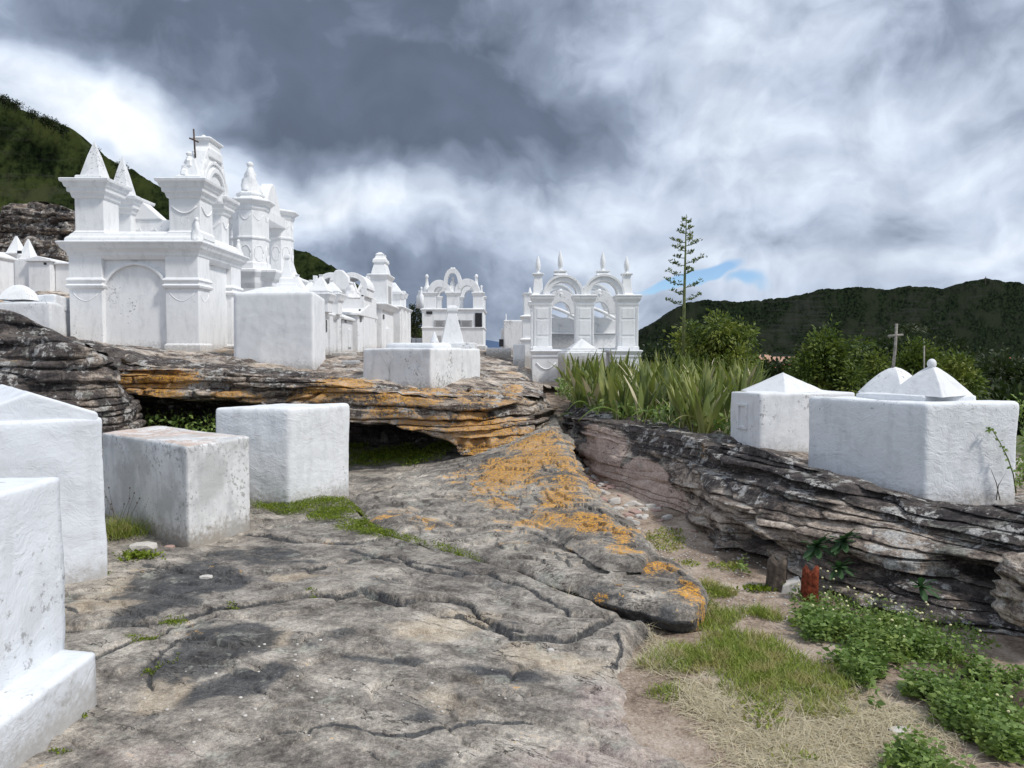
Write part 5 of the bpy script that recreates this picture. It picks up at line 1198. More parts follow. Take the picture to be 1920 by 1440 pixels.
# ---- central chapel with open arches
def central():
    y0, y1 = 24.0, 26.2; z = lambda p: Z(p, y0); x0, x1 = X(792, y0), X(906, y0)
    r = root('arched_chapel', ((x0 + x1) / 2, 25, 1.65), 'central white chapel tomb with a pointed arch between two round arches and black plaques', 'chapel')
    cx, cy, hx, hy = (x0 + x1) / 2, (y0 + y1) / 2, (x1 - x0) / 2, (y1 - y0) / 2
    MB().box(x0, x1, y0, y1, 1.2, z(580)).build('wall', 'white_chapel', r, .012)
    m = MB(); m.loft(cx, cy, [(z(583), 0), (z(581), .05), (z(579), .05), (z(578), 0)], 4, hx, hy); m.build('upper_cornice', 'white_chapel', r, .008)
    MB().loft(cx, cy, [(z(616), .002), (z(615), .035), (z(613.5), .035), (z(613), .002)], 4, hx, hy).build('string_course', 'white_chapel', r, .006)
    MB().loft(cx, cy, [(1.2, .06), (z(648), .06), (z(647), .02)], 4, hx, hy).build('base_course', 'white_chapel', r, .01)
    for i, (a, b, c, d, mt) in enumerate(((800, 811, 584, 589, 'black'), (815, 836, 600, 613, 'stone_grey'), (858, 862, 600, 612, 'black'), (864, 886, 600, 613, 'stone_grey'), (891, 904, 587, 613, 'black'), (820, 828, 629, 640, 'stone_grey'))):
        MB().box(X(a, y0), X(b, y0), y0 - .03, y0 + .02, z(d), z(c)).build('plaque', mt, r, .004)
        if mt == 'stone_grey' and i in (1, 3):
            m = MB()
            for k in range(5): m.box(X(a + 3, y0), X(b - 3 - (k % 2) * 3, y0), y0 - .034, y0 - .031, z(603 + k * 2) - .006, z(603 + k * 2) + .004)
            m.each('inscription_line', 'letter', r)
    pil = ((795, 818), (838, 861), (887, 906))
    for row_y in (y0 + .05, y1 - .4):
        for a, b in pil:
            xa, xb = X(a, y0), X(b, y0); zc = z(549)
            MB().loft((xa + xb) / 2, row_y + .18, [(z(579), 0), (zc - .08, 0), (zc - .05, .03), (zc, .05), (zc + .02, .05), (zc + .03, 0)], 4, (xb - xa) / 2, .18).build('pillar', 'white_chapel', r, .008)
    z0 = z(549)
    for ya, yb in ((y0 + .03, y0 + .40), (y1 - .42, y1 - .06)):
        for a, b in ((804, 844), (854, 898)):
            xa, xb = X(a, y0), X(b, y0); ro_ = (xb - xa) / 2
            MB().arch((xa + xb) / 2, ya, yb, z0, ro_ - .17, ro_ + .03, 0, 180, 22, 'y', 1.12).build('round_arch', 'white_chapel', r, .008)
    for k, a in enumerate((808, 895)): # vault strips joining front and back
        MB().arch(X(824 if k == 0 else 876, y0), y0 + .4, y1 - .42, z0, .28, .35, 20 if k else 100, 80 if k else 160, 10, 'y', 1.1).build('vault_rib', 'white_chapel', r, .006)
    # pointed arch
    xm = X(849, y0); pts = []
    zl, zt = z(541), z(503)
    for t in np.linspace(0, 1, 12): pts.append((xm - .30 * math.cos(t * math.pi / 2) ** .75, zl + (zt - zl) * math.sin(t * math.pi / 2)))
    m = MB()
    for sg in (1, -1):
        P = [(xm + sg * (xm - p[0]), p[1]) for p in pts]
        for (p, q_) in zip(P[:-1], P[1:]):
            pi = (xm + (p[0] - xm) * .62, zl + (p[1] - zl) * .78); qi = (xm + (q_[0] - xm) * .62, zl + (q_[1] - zl) * .78)
            m.poly([p, q_, qi, pi], y0 + .02, y0 + .36)
    m.build('pointed_arch', 'white_chapel', r)
    m = MB(); urnfig(m, xm, y0 + .2, z(549), z(517) - z(549), .32); m.build('niche_statue', 'white_chapel', r, smooth=True)
    m = MB()
    for dx in (-.05, 0, .05): m.lathe(xm + dx, y0 + .2, [(z(505), .03), (z(502), .035), (z(500), .01)], 8)
    m.each('crown_knob', 'white_chapel', r, smooth=True)
    for px in (800, 893):
        MB().lathe(X(px, y0), y0 + .2, [(z(549), .13), (z(538), .10), (z(534), .06), (z(520), .035), (z(519), .05), (z(516), .055), (z(513), .02)], 10).build('finial', 'white_chapel', r, smooth=True)
    for px, yy, pt in ((903, y1, 535), (791, y1 - .5, 538), (787, 25.8, 545)):
        MB().lathe(X(px, yy), yy, [(Z(578, yy), .10), (Z(555, yy), .09), (Z(552, yy), .05), (Z(pt + 4, yy), .03), (Z(pt + 2, yy), .045), (Z(pt, yy), .02)], 10).build('finial', 'white_chapel', r, smooth=True)
central()

# ---- right chapel with two big arches
def rightchapel():
    y0, y1 = 15.0, 17.4; z = lambda p: Z(p, y0); x0, x1 = X(997, y0), X(1197, y0)
    cx, cy, hx, hy = (x0 + x1) / 2, (y0 + y1) / 2, (x1 - x0) / 2, (y1 - y0) / 2
    r = root('arched_chapel', (cx, cy, .95), 'right white chapel tomb with two round arches, three fluted pillars and flame finials', 'chapel')
    MB().box(x0 + .05, x1 - .02, y0 + .35, y1, .3, z(653)).build('podium', 'white_chapel', r, .012)
    # pedestals under the pillars
    for a, b in ((998, 1050), (1150, 1200)):
        xa, xb = X(a, 14.7), X(b, 14.7); zz = lambda p: Z(p, 14.7); hw = (xb - xa) / 2
        p = MB().loft((xa + xb) / 2, 15.0, [(.2, 0), (zz(672), 0), (zz(668), .02), (zz(665), .0), (zz(662), .025), (zz(659), .045), (zz(657), .045), (zz(656), 0)], 4, hw, .32).build('pedestal', 'white_chapel', r, .008)
        m = MB(); swag(m, (xa + xb) / 2, 14.675, zz(680), hw * .7, .13); m.build('swag_relief', 'white_chapel', p, smooth=True)
    MB().loft(cx, y0 + .6, [(z(664), -.2), (z(660), -.04), (z(657), -.02), (z(655), -.06)], 4, hx, .5).build('podium_ledge', 'white_chapel', r, .008)
    pill = ((1000, 1034), (1079, 1113), (1158, 1196))
    for row_y, s_ in ((y0, 0), (y1 - .45, 1)):
        for a, b in pill:
            xa, xb = X(a, y0), X(b, y0); hw = (xb - xa) / 2; px = (xa + xb) / 2
            zb, zc = z(656), z(554)
            p = MB().loft(px, row_y + .17, [(zb, .015), (zb + .06, .015), (zb + .07, 0), (z(575), 0), (z(571), .012), (z(566), .012), (z(560), .05), (z(557), .055), (zc, .07), (zc + .015, .03)], 4, hw, .19).build('pillar', 'white_chapel', r, .007)
            if not s_:
                m = MB()
                for (pa, pb) in ((650, 632), (628, 600), (597, 578)):
                    m.box(px - hw * .62, px + hw * .62, row_y - .030, row_y + .0, z(pa), z(pb))
                m.each('fluted_panel', 'white_chapel', p, .006)
                m = MB()
                for dx in (-.78, -.9, .78, .9): m.box(px + hw * dx - .006, px + hw * dx + .006, row_y - .028, row_y, zb + .1, z(576))
                m.each('flute', 'white_chapel', p)
    # arches
    z0 = z(553)
    for a, b in ((1019, 1093), (1094, 1170)):
        xa, xb = X(a, y0), X(b, y0); ro_ = (xb - xa) / 2; c = (xa + xb) / 2
        for ya, yb in ((y0 + .02, y0 + .34), (y1 - .42, y1 - .12)):
            p = MB().arch(c, ya, yb, z0, ro_ - .13, ro_, 0, 180, 28, 'y', 1.0).build('round_arch', 'white_chapel', r, .008)
            MB().arch(c, ya - .03, ya + .01, z0, ro_ - .035, ro_ + .012, 0, 180, 28, 'y', 1.0).build('arch_moulding', 'white_chapel', p, .004)
        # inner hood, like a shell, at the back wall
        MB().arch(c, y0 + .75, y0 + .95, z(585), .20, .40, 0, 180, 22, 'y', 1.25).build('inner_arch', 'white_chapel', r, .008)
        MB().lathe(c, y0 + .85, [(z(552), .10), (z(545), .11), (z(541), .09), (z(539), .05), (z(535), .02)], 10).build('inner_finial', 'white_chapel', r, .008)
        m = MB()
        m.tube([(c + .42 * (t - .5) * 2, y0 + 1.2, z(565) - .32 * t + .06 * math.sin(t * 3)) for t in np.linspace(0, 1, 8)], .04, 6)
        m.tube([(c + .36 * (t - .5) * 2, y0 + 1.25, z(578) - .28 * t) for t in np.linspace(0, 1, 8)], .03, 6)
        m.each('scroll_brace', 'white_chapel', r, smooth=True)
        wl, wr = c - .40, c + .40
        MB().poly([(wl, z(653)), (wr, z(653)), (wr, z(598)), (c + .15, z(591)), (c - .15, z(591)), (wl, z(598))], y0 + 1.0, y0 + 1.12).build('back_panel', 'white_chapel', r, .012)
        MB().box(wl, wr, y0 + .93, y0 + 1.0, z(624), z(621)).build('panel_rail', 'white_chapel', r, .006)
        MB().box(c - .36, c + .36, y0 + .975, y0 + .995, z(652), z(626)).build('plaque', 'stone_grey' if a < 1050 else 'white_old', r, .004)
        m = MB(); m.box(c - .012, c + .012, y0 + .97, y0 + 1.0, z(618), z(600)); m.box(c - .06, c + .06, y0 + .97, y0 + 1.0, z(608), z(606)); m.build('cross_relief', 'white_chapel', r)
    # finials
    for px, pb, pt, hw, post in ((1009, 552, 480, .085, 514), (1051, 515, 470, .10, 509), (1131, 515, 473, .10, 509), (1176, 552, 481, .085, 514)):
        x = X(px, y0)
        p = MB().loft(x, y0 + .18, [(z(pb), .05), (z(pb) + .03, .02), (z(post + 1), -.01), (z(post), .03), (z(post) + .03, .03)], 4, hw, hw).build('finial_post', 'white_chapel', r, .008)
        m = MB(); flame(m, x, y0 + .18, z(post) + .03, z(pt) - z(post), .11); m.build('flame_finial', 'white_chapel', p, smooth=True)
    # pyramid on the podium front
    rr = root('small_pyramid', (X(1090, 14.3), 14.3, 1.4), 'small stepped white pyramid in front of the right chapel, behind the sword plants', 'pyramid')
    xx, yy = X(1090, 14.2), 14.2
    MB().loft(xx, yy, [(.6, .12), (Z(661, yy), .12), (Z(661, yy) + .002, .06), (Z(657, yy), .06), (Z(656.8, yy), .0), (Z(653, yy), .0), (Z(652.8, yy), -.04), (Z(635, yy), -.26)], 4, .27, .27, .1).build('stepped_pyramid', 'white_old', rr, .008)
    # slim tomb peeking out at the left
    r2 = root('tiered_tomb', (X(990, 19), 19, 1.4), 'slim tiered white tomb peeking out left of the right chapel', 'tomb')
    yy = 18.6; zq = lambda p: Z(p, yy)
    MB().loft(X(1000, yy), yy + .6, [(.8, .02), (zq(640), .02), (zq(638), .06), (zq(635), .06), (zq(634), 0), (zq(597), 0), (zq(594), .06), (zq(592), .06), (zq(590), -.04), (zq(552), -.04), (zq(549), .0), (zq(548), -.08)], 4, .27, .5).build('tiered_shaft', 'white_chapel', r2, .01)
    MB().lathe(X(994, yy), yy + .3, [(zq(549), .06), (zq(545), .04), (zq(537), .01)], 8).build('finial', 'white_chapel', r2, smooth=True)
rightchapel()
# white blocks on the path's far end
def farblocks():
    y = 22.5; z = lambda p: Z(p, y)
    r = root('box_tomb', (X(962, y), y, 1.6), 'white block tomb with a tiny post, far up the path between the chapels', 'tomb')
    MB().box(X(944, y), X(990, y), y, y + 1.6, 1.2, z(600)).build('tomb_body', 'white_old', r, .03)
    MB().box(X(948, y), X(950, y), y + .2, y + .25, z(600), z(588)).build('post', 'white_chapel', r)
    MB().box(X(939, y), X(944, y) - .003, y + .3, y + 1.2, 1.3, z(615)).build('side_pier', 'white_chapel', r, .01)
    MB().box(X(936, y), X(944, y), y - .1, y - .02, z(650), z(636)).build('dark_opening', 'black', r)
    y = 19.5
    r = root('low_wall', (X(935, y), y, 1.5), 'low white wall at the far end of the rock path', 'wall')
    MB().box(X(912, y), X(958, y), y, y + .4, 1.1, Z(652, y)).build('wall_body', 'white_old', r, .02)
    y = 17.6
    r = root('curved_tomb', (X(975, y), y, 1.3), 'small white tomb with a sweeping curved side, left of the right chapel', 'tomb')
    MB().box(X(962, y), X(984, y), y, y + .8, .8, Z(646, y)).build('tomb_body', 'white_chapel', r, .015)
    pts = [(X(968 + 14 * t, y), Z(682 - 34 * t ** 2.2, y)) for t in np.linspace(0, 1, 8)]
    MB().poly(pts + [(X(984, y), .9), (X(966, y), .9)], y - .45, y - .02).build('curved_side', 'white_chapel', r)
    y = 25.5
    r = root('low_wall', (X(775, y), y, 1.7), 'low white parapet between the left row and the central chapel', 'wall')
    for a, b in ((762, 771), (772, 780), (781, 792)): MB().box(X(a, y), X(b, y), y, y + .3, 1.3, Z(632 if a == 762 else 634, y)).build('parapet_block', 'white_chapel', r, .01)
farblocks()
# tombs on the left slope
def leftslope():
    y = 20.0; z = lambda p: Z(p, y)
    r = root('twin_pyramid_tomb', (X(30, y), y, 3.0), 'white tomb with two small pyramids below the dark rock outcrop', 'tomb')
    MB().box(X(-30, y), X(38, y), y, y + 1.4, 2.6, z(478)).build('wall', 'white_chapel', r, .012)
    MB().box(X(38, y), X(68, y), y - .1, y + 1.2, 2.6, z(488)).build('side_wing', 'white_chapel', r, .012)
    MB().loft(X(4, y), y + .7, [(z(482), 0), (z(477), .06), (z(474), .06), (z(473), 0)], 4, .50, .72).build('cornice', 'white_chapel', r, .01)
    for px, pt in ((27, 440), (49, 446)):
        MB().loft(X(px, y), y + .25, [(z(474 if px < 40 else 486), .02), (z(471 if px < 40 else 482), .0), (z(pt), -.15)], 4, .17, .17).build('pyramid', 'white_chapel', r, .008)
    MB().box(X(45, y), X(52, y), y - .13, y - .09, z(476.5), z(471)).build('dark_slot', 'black', r)
    gabled('small white gabled tomb with a dark slot, beside the twin-pyramid tomb on the left slope', X(68, y), X(108, y), y - .2, y + 1.6, 2.7, z(492), z(482), 'y', 'white_chapel', [('front', X(97, y), X(102, y), z(498), z(494))])
    gabled('half-hidden white tomb touching the left side of the largest mausoleum', X(109, y), X(140, y), y, y + 1.6, 2.7, z(496), z(488), 'x', 'white_chapel')
    r = root('box_tomb', (X(-8, y), y, 2.8), 'white tomb cut by the left edge of the picture, below the forest', 'tomb')
    MB().loft(X(-14, y - 1.5), y - 1.5, [(2.4, 0), (Z(486, y - 1.5), 0), (Z(484, y - 1.5), .05), (Z(480, y - 1.5), .05), (Z(470, y - 1.5), -.15)], 4, .28, .5).build('tomb_body', 'white_chapel', r, .015)
leftslope()
# rock outcrop on the left slope
OC = [sec((-36, 33, 3), (-36, 34, 9)), sec((-28, 31, 3), W(-60, 430, 33)), sec((-23.5, 30.5, 3), W(0, 408, 32.5)), sec((-22.5, 30.4, 3.2), W(30, 380, 32.2)), sec((-21, 30.3, 3.2), W(70, 373, 32)), sec((-19.5, 30.5, 3.2), W(115, 385, 32)), sec((-18.3, 30.8, 3.2), W(150, 402, 32)), sec((-17, 32, 3), W(190, 440, 33)), sec((-16.5, 34, 3), W(230, 470, 35))]
def oc_masks(A, X_, Y_, Z_, AL, inl, lip): A['crust'] += .22; 
M['reddark'] = M['cliff']
cliff('rock_outcrop', OC, 300, 100, 24, 97, (.42, .5), (.05, 0), .25, 3.0, None, oc_masks)

# houses down in the valley
def house(label, pxa, pxb, y, pwall, peave, pridge, roof='roof', wins=3, depth=9):
    x0, x1 = X(pxa, y), X(pxb, y); z = lambda p: Z(p, y)
    r = root('house', ((x0 + x1) / 2, y, z(pwall)), label, 'house')
    MB().box(x0, x1, y, y + depth, z(pwall) - 6, z(peave)).build('wall', 'housewhite', r)
    MB().poly([(y - .8, z(peave) - .2), (y + depth + .8, z(peave) - .2), (y + depth / 2, z(pridge)), (y + depth / 2 - .3, z(pridge))], x0 - .6, x1 + .6, 'x').build('roof', roof, r)
    for k in range(wins):
        xa = x0 + (x1 - x0) * (k + .25) / wins; xb = x0 + (x1 - x0) * (k + .7) / wins; h = z(peave) - z(pwall)
        wd = MB().box(xa, xb, y - .06, y + .03, z(pwall) + h * .3, z(pwall) + h * .78).build('window', 'glass', r)
house('white valley house with pale tiled roof and a row of windows, beyond the bushes', 1452, 1502, 150, 682, 676, 669, 'pinkroof', 5)
house('lower red-roofed building in front of the white valley house', 1448, 1492, 138, 700, 690, 683, 'roof', 3)
house('gable-ended white house left of the red-roofed building', 1425, 1450, 146, 690, 677, 665, 'pinkroof', 1)
house('red-roofed house at the foot of the hill near the right edge', 1880, 1917, 150, 684, 676, 670, 'roof', 2)
house('small dark red roof showing between the dome and the bushes', 1735, 1762, 170, 680, 668, 662, 'roof', 1)
# ------------------------------------------------------------------ plants
def unit(a): return a / (np.linalg.norm(a, axis=-1, keepdims=True) + 1e-9)
def leaves_mesh(P, D, L, Wd, fold=.25, droop=.15):
    n = len(P); D = unit(D); r = rng.normal(size=(n, 3)); S = unit(np.cross(D, r)); N = np.cross(S, D)
    L = np.broadcast_to(L, n)[:, None]; Wd = np.broadcast_to(Wd, n)[:, None]
    b = P; t = P + D * L - np.array([0, 0, 1]) * L * droop
    m = P + D * L * .45 + N * Wd * fold
    V = np.stack([b, m + S * Wd * .5, t, m - S * Wd * .5], 1).reshape(-1, 3)
    return V, np.arange(n * 4).reshape(n, 4)
def blades_mesh(P, D, L, Wd, bend=.4):
    n = len(P); D = unit(D); S = unit(np.cross(D, np.array([0, 0, 1.0]) + rng.normal(0, .3, (n, 3))))
    H = unit(D * np.array([1, 1, 0]) + 1e-6)
    L = np.broadcast_to(L, n)[:, None]; Wd = np.broadcast_to(Wd, n)[:, None]
    p1 = P + D * L * .5; p2 = P + D * L * .95 + H * L * bend * .5 - np.array([0, 0, 1]) * L * bend * .25
    V = np.stack([P - S * Wd * .5, P + S * Wd * .5, p1 - S * Wd * .38, p1 + S * Wd * .38, p2 - S * Wd * .05, p2 + S * Wd * .05], 1).reshape(-1, 3)
    i = np.arange(n)[:, None] * 6
    return V, np.concatenate([i + [0, 1, 3, 2], i + [2, 3, 5, 4]])
def gz(x, y):   # top of the foreground ground
    zr = rock_z(x, y)[0] - .01 - under_slab(x, y); d, s, _ = polydist(x, y, ROCKEDGE); e = np.where(s > 0, d, -d)
    zr = zr - .13 * (1 - ss(e, -.05, .16))
    return np.maximum(zr, dirt_z(x, y))
def sample(mask, n, bx, seed=0, thr=.12):
    """points on the ground with density from a mask function"""
    out = []; c = 0
    for _ in range(400):
        if c >= n: break
        x = rng.uniform(bx[0], bx[1], 20000); y = rng.uniform(bx[2], bx[3], 20000)
        m = mask(x, y); k = rng.random(20000) < np.clip(m, 0, 1) * (m > thr)
        out.append(np.stack([x[k], y[k]], 1)); c += k.sum()
        if k.sum() == 0: break
    return np.concatenate(out)[:n]
def stuff(name, V, f, mat, label, cat, smooth=False):
    o = npmesh(name, V, f, M[mat] if isinstance(mat, str) else mat, None, smooth)
    return tag(o, label, cat, None, 'stuff')
up = np.array([0, 0, 1.0])
def dirs(n, lean): return unit(up + rng.normal(0, lean, (n, 3)) * [1, 1, .3])

# sword-leaved plants on the bank -----------------------------------------------
leafm = []
for k in range(6):
    L = 1.0; m = 7; V = []; bend = [.06, .12, .2, .32, .1, .55][k]; tw = [.1, -.2, .3, -.1, .2, .1][k]
    for j in range(m + 1):
        t = j / m; wd = .036 * (1 - t ** 2.2) * (.75 + .5 * math.sin(t * 2.2)) + .001
        x = bend * t * t; z = t * (1 - .25 * bend * t); a = tw * t
        for s_ in (-1, 0, 1): V.append((x + (.010 if s_ == 0 else 0) * -1 + s_ * wd * math.sin(a), s_ * wd * math.cos(a), z))
    Fc = [(j * 3 + i, j * 3 + i + 1, (j + 1) * 3 + i + 1, (j + 1) * 3 + i) for j in range(m) for i in range(2)]
    me = bpy.data.meshes.new('leaf'); me.from_pydata(V, [], Fc); me.materials.append(M['sword'])
    for p in me.polygons: p.use_smooth = True
    leafm.append(me)
LEAFCNT = 0
_dead = leafm[3].copy(); _dead.materials.clear(); _dead.materials.append(M['straw']); leafm.append(_dead)
def sword(x, y, nl, h, lean, lab, grp):
    global LEAFCNT
    z = float(ter_z(np.array(x), np.array(y))) - .02
    r = root('sword_plant', (x, y, z), lab, 'plant', grp)
    for i in range(nl):
        o = bpy.data.objects.new('leaf', leafm[rng.integers(0, 5) if rng.random() < .88 else rng.integers(5, 7)]); link(o, r)
        s = h * rng.uniform(.6, 1.1); o.scale = (s * 1.0, rng.uniform(.8, 1.45) * (.7 + .45 * s), s)
        a = rng.uniform(0, 6.283); o.rotation_euler = (0, rng.uniform(.02, lean), a)
        o.location = (.04 * math.cos(a), .04 * math.sin(a), 0); LEAFCNT += 1
n = 0; pts = []
poly_sw = [W(1045, 775, 11.8)[:2], W(1095, 785, 10.3)[:2], W(1135, 790, 9.6)[:2], W(1200, 800, 8.95)[:2], W(1290, 812, 8.3)[:2], W(1362, 830, 7.75)[:2], W(1385, 830, 8.6)[:2], W(1425, 760, 10.5)[:2], W(1420, 740, 13)[:2], W(1200, 725, 14.0)[:2], W(1050, 730, 13.8)[:2]]
px_ = np.array([p[0] for p in poly_sw]); py_ = np.array([p[1] for p in poly_sw])
while len(pts) < 125:
    x, y = rng.uniform(px_.min(), px_.max()), rng.uniform(py_.min(), py_.max())
    if not inpoly(np.array(x), np.array(y), poly_sw): continue
    if any((x - a) ** 2 + (y - b) ** 2 < .02 for a, b in pts): continue
    if y > 11.8 and x < .95: continue
    pts.append((x, y))
for x, y in pts:
    sword(x, y, int(rng.integers(6, 10)), rng.uniform(.55, .85), .33, 'upright sword-leaved green plant in the clump on the rock bank behind the pink rock face', 'sword-leaved plants on the bank')
# broad arching leaves at the front
for (px, py, y, a, L, col) in ((1160, 785, 9.1, 2.9, .50, 0), (1185, 790, 9.0, .2, .40, 0), (1310, 800, 8.1, 2.6, .36, 1), (1345, 805, 7.9, .3, .40, 1), (1105, 770, 10, 2.4, .4, 0), (1050, 790, 11, .6, .35, 0)):
    c = W(px, py, y); mb = MB(); V = []; m = 9
    for j in range(m + 1):
        t = j / m; w_ = .035 * math.sin(math.pi * min(1, t * .9 + .08)) ** .6
        p = c + np.array([math.cos(a) * L * t, math.sin(a) * L * t * .3, L * (.75 * t - .95 * t * t) + .06])
        V += [p + [0, -w_, .012], p, p + [0, w_, .012]]
    r = root('arching_plant', c, ['broad green arching leaf hanging over the top of the pink rock face', 'yellow-green arching leaf left of the pyramid-lidded tomb'][col], 'plant', ['green arching leaves at the bank edge', 'yellow-green arching leaves beside the tomb'][col])
    npmesh('leaf', V, [(j * 3 + i, j * 3 + i + 1, (j + 1) * 3 + i + 1, (j + 1) * 3 + i) for j in range(m) for i in range(2)], M['grass' if col else 'weed'], r)
# low greenery between the swords
def swm(x, y): return inpoly(x, y, poly_sw) * 1.0
p2 = sample(swm, 5200, (px_.min(), px_.max(), py_.min(), py_.max())); P3 = np.c_[p2, ter_z(p2[:, 0], p2[:, 1]) + rng.uniform(0, .22, len(p2))]
V, f = leaves_mesh(P3, dirs(len(P3), .9), rng.uniform(.05, .12, len(P3)), rng.uniform(.02, .05, len(P3)))
stuff('undergrowth', V, f, 'weed', 'low leafy green undergrowth between the sword-leaved plants', 'undergrowth')
pl = rng.uniform(0, 1, 240); 
P3 = np.c_[p2[:900], ter_z(p2[:900, 0], p2[:900, 1])]
V, f = blades_mesh(P3, dirs(900, .3), rng.uniform(.2, .5, 900), .008, .3); stuff('dry_blades', V, f, 'straw', 'thin dry straw-coloured blades among the sword-leaved plants', 'dry grass')

# bushes and trees ----------------------------------------------------------------
def shrub(name, c, clumps, nleaf, ls, mat, label, cat, group=None, trunk=True, base=None, tr=.05):
    """clumps: (dx,dy,dz,rx,rz) relative to c"""
    base = c - np.array([0, 0, 2.0]) if base is None else base
    r = root(name, base, label, cat, group)
    m = MB()
    if trunk:
        top = c + [0, 0, clumps[0][2]]
        m.tube([base, (base + top) / 2 + [.05, 0, 0], top], [tr, tr * .8, tr * .4], 7)
        for cl in clumps[1:]:
            e = c + np.array(cl[:3]); s_ = base + (top - base) * .5
            m.tube([s_, (s_ + e) / 2 + [0, 0, -.03], e], [tr * .5, tr * .35, tr * .15], 5)
        m.build('trunk', 'bark', r, smooth=True)
    sub = [clumps[0][:3] + (clumps[0][3] * .6, clumps[0][4] * .6)] if len(clumps) > 1 else list(clumps)
    if len(clumps) > 1:
        for cl in clumps:
            for _ in range(6):
                dd = unit(rng.normal(size=3)); k_ = rng.uniform(.25, .48)
                sub.append((cl[0] + dd[0] * cl[3] * .75, cl[1] + dd[1] * cl[3] * .75, cl[2] + dd[2] * cl[4] * .75, cl[3] * k_, cl[4] * k_ * 1.1))
    clumps = sub
    Ps = []; Ds = []
    vol = np.array([cl[3] ** 2 * cl[4] for cl in clumps]); vol = vol / vol.sum()
    for cl, v in zip(clumps, vol):
        # twigs, each a small spray of leaves
        nt_ = max(3, int(nleaf * v / 9))
        d = unit(rng.normal(size=(nt_, 3))); rr = rng.uniform(.35, 1.1, nt_) ** .6 * (1 + .55 * vn(d[:, 0] * 2.6 + cl[0] * 3, d[:, 1] * 2.6, d[:, 2] * 2.6, 3))
        ctr = c + np.array(cl[:3]) + d * rr[:, None] * np.array([cl[3], cl[3], cl[4]])
        k = 9
        o = rng.normal(0, 1, (nt_, k, 3)) * ls * .8
        Ps.append((ctr[:, None] + o).reshape(-1, 3)); Ds.append((d[:, None] * .7 + unit(o) * 1.0 + up * .25).reshape(-1, 3))
    P = np.concatenate(Ps); D = np.concatenate(Ds)
    V, f = leaves_mesh(P, D, rng.uniform(.7, 1.3, len(P)) * ls, rng.uniform(.35, .6, len(P)) * ls, .2, .2)
    npmesh('crown', V, f, M[mat], r, False)
    return r
def clm(px, py, y, c, rx, rz): p = W(px, py, y) - c; return (p[0], p[1], p[2], rx, rz)
y = 17.5; c = W(1350, 655, y)
shrub('bush', c, [clm(1350, 650, y, c, .55, .45), clm(1305, 650, y, c, .42, .4), clm(1335, 622, y - .3, c, .4, .3), clm(1390, 640, y, c, .45, .35), clm(1405, 680, y, c, .35, .3), clm(1370, 690, y - .5, c, .5, .4), clm(1300, 690, y - .3, c, .4, .35), clm(1410, 710, y - .3, c, .32, .25), clm(1345, 608, y, c, .2, .16), clm(1290, 620, y, c, .15, .2)],
      6800, .115, 'bush', 'large dense green bush beneath the tall flower stalk, right of the right chapel', 'bush')
y = 15; c = W(1560, 700, y)
shrub('bush', c, [clm(1545, 660, y, c, .32, .36), clm(1555, 638, y, c, .16, .26), clm(1590, 670, y, c, .4, .34), clm(1525, 700, y, c, .35, .35), clm(1625, 690, y, c, .35, .35), clm(1580, 715, y - .3, c, .45, .35), clm(1650, 715, y, c, .35, .35), clm(1510, 675, y, c, .16, .16), clm(1605, 655, y, c, .22, .16)],
      6800, .10, 'bush', 'bright green leafy bush left of the wooden cross', 'bush')
c = W(1730, 690, y)
shrub('bush', c, [clm(1715, 670, y, c, .28, .26), clm(1700, 695, y, c, .32, .3), clm(1745, 700, y, c, .28, .28), clm(1785, 690, y, c, .3, .22), clm(1800, 715, y, c, .3, .28), clm(1730, 720, y, c, .35, .3), clm(1825, 725, y, c, .22, .15), clm(1725, 655, y, c, .14, .12)],
      5400, .095, 'bush', 'green bush behind the two domes, between the cross and the ball finial', 'bush')
# low leafy weeds at right edge behind G
c = W(1912, 860, 6.4)
shrub('climbing_weed', c, [clm(1912, 900, 6.3, c, .08, .15), clm(1925, 840, 6.5, c, .1, .2), clm(1935, 780, 6.5, c, .1, .14)], 420, .045, 'weed', 'green weeds growing against the right end of the two-domed tomb', 'weeds', base=c - [0, 0, .9], tr=.012)
# valley trees
for i, (px, py, y, rx) in enumerate(((1235, 690, 38, 1.5), (1265, 678, 42, 1.6), (1465, 738, 34, 1.3), (1510, 738, 30, 1.1), (1650, 668, 44, 2.0), (1700, 676, 40, 1.8), (1760, 690, 38, 1.7), (1800, 680, 52, 2.6), (1840, 705, 46, 2.0), (1905, 730, 42, 1.6), (1965, 720, 46, 2.2), (1870, 730, 26, 1.4), (1930, 740, 22, 1.3), (1830, 745, 24, 1.2), (1900, 780, 17, .9), (1870, 745, 34, 1.5), (1780, 720, 30, 1.4), (1590, 690, 40, 1.8), (1540, 690, 36, 1.6), (1440, 725, 24, 1.0))):
    c = W(px, py, y)
    cl = [(0, 0, 0, rx * .7, rx * .5)] + [(rng.normal(0, rx * .55), rng.normal(0, rx * .4), rng.uniform(-rx * .5, rx * .35), rx * rng.uniform(.3, .5), rx * rng.uniform(.25, .4)) for _ in range(6)]
    shrub('valley_tree', c, cl, 2600, .22 * rx ** .3, 'darkleaf', 'dark green tree in the wooded valley behind the right-hand tombs', 'tree', 'dark trees in the valley', base=c - [0, 0, 5 + .1 * y], tr=.12)
c = W(776, 600, 33)
shrub('tree', c, [(0, 0, 0, .38, .5), (-.3, 0, -.2, .3, .4), (.3, 0, .1, .25, .35), (0, 0, .5, .15, .2), (.1, 0, -.7, .4, .4)], 1800, .11, 'darkleaf', 'dark conifer-like tree between the left row and the central chapel', 'tree')
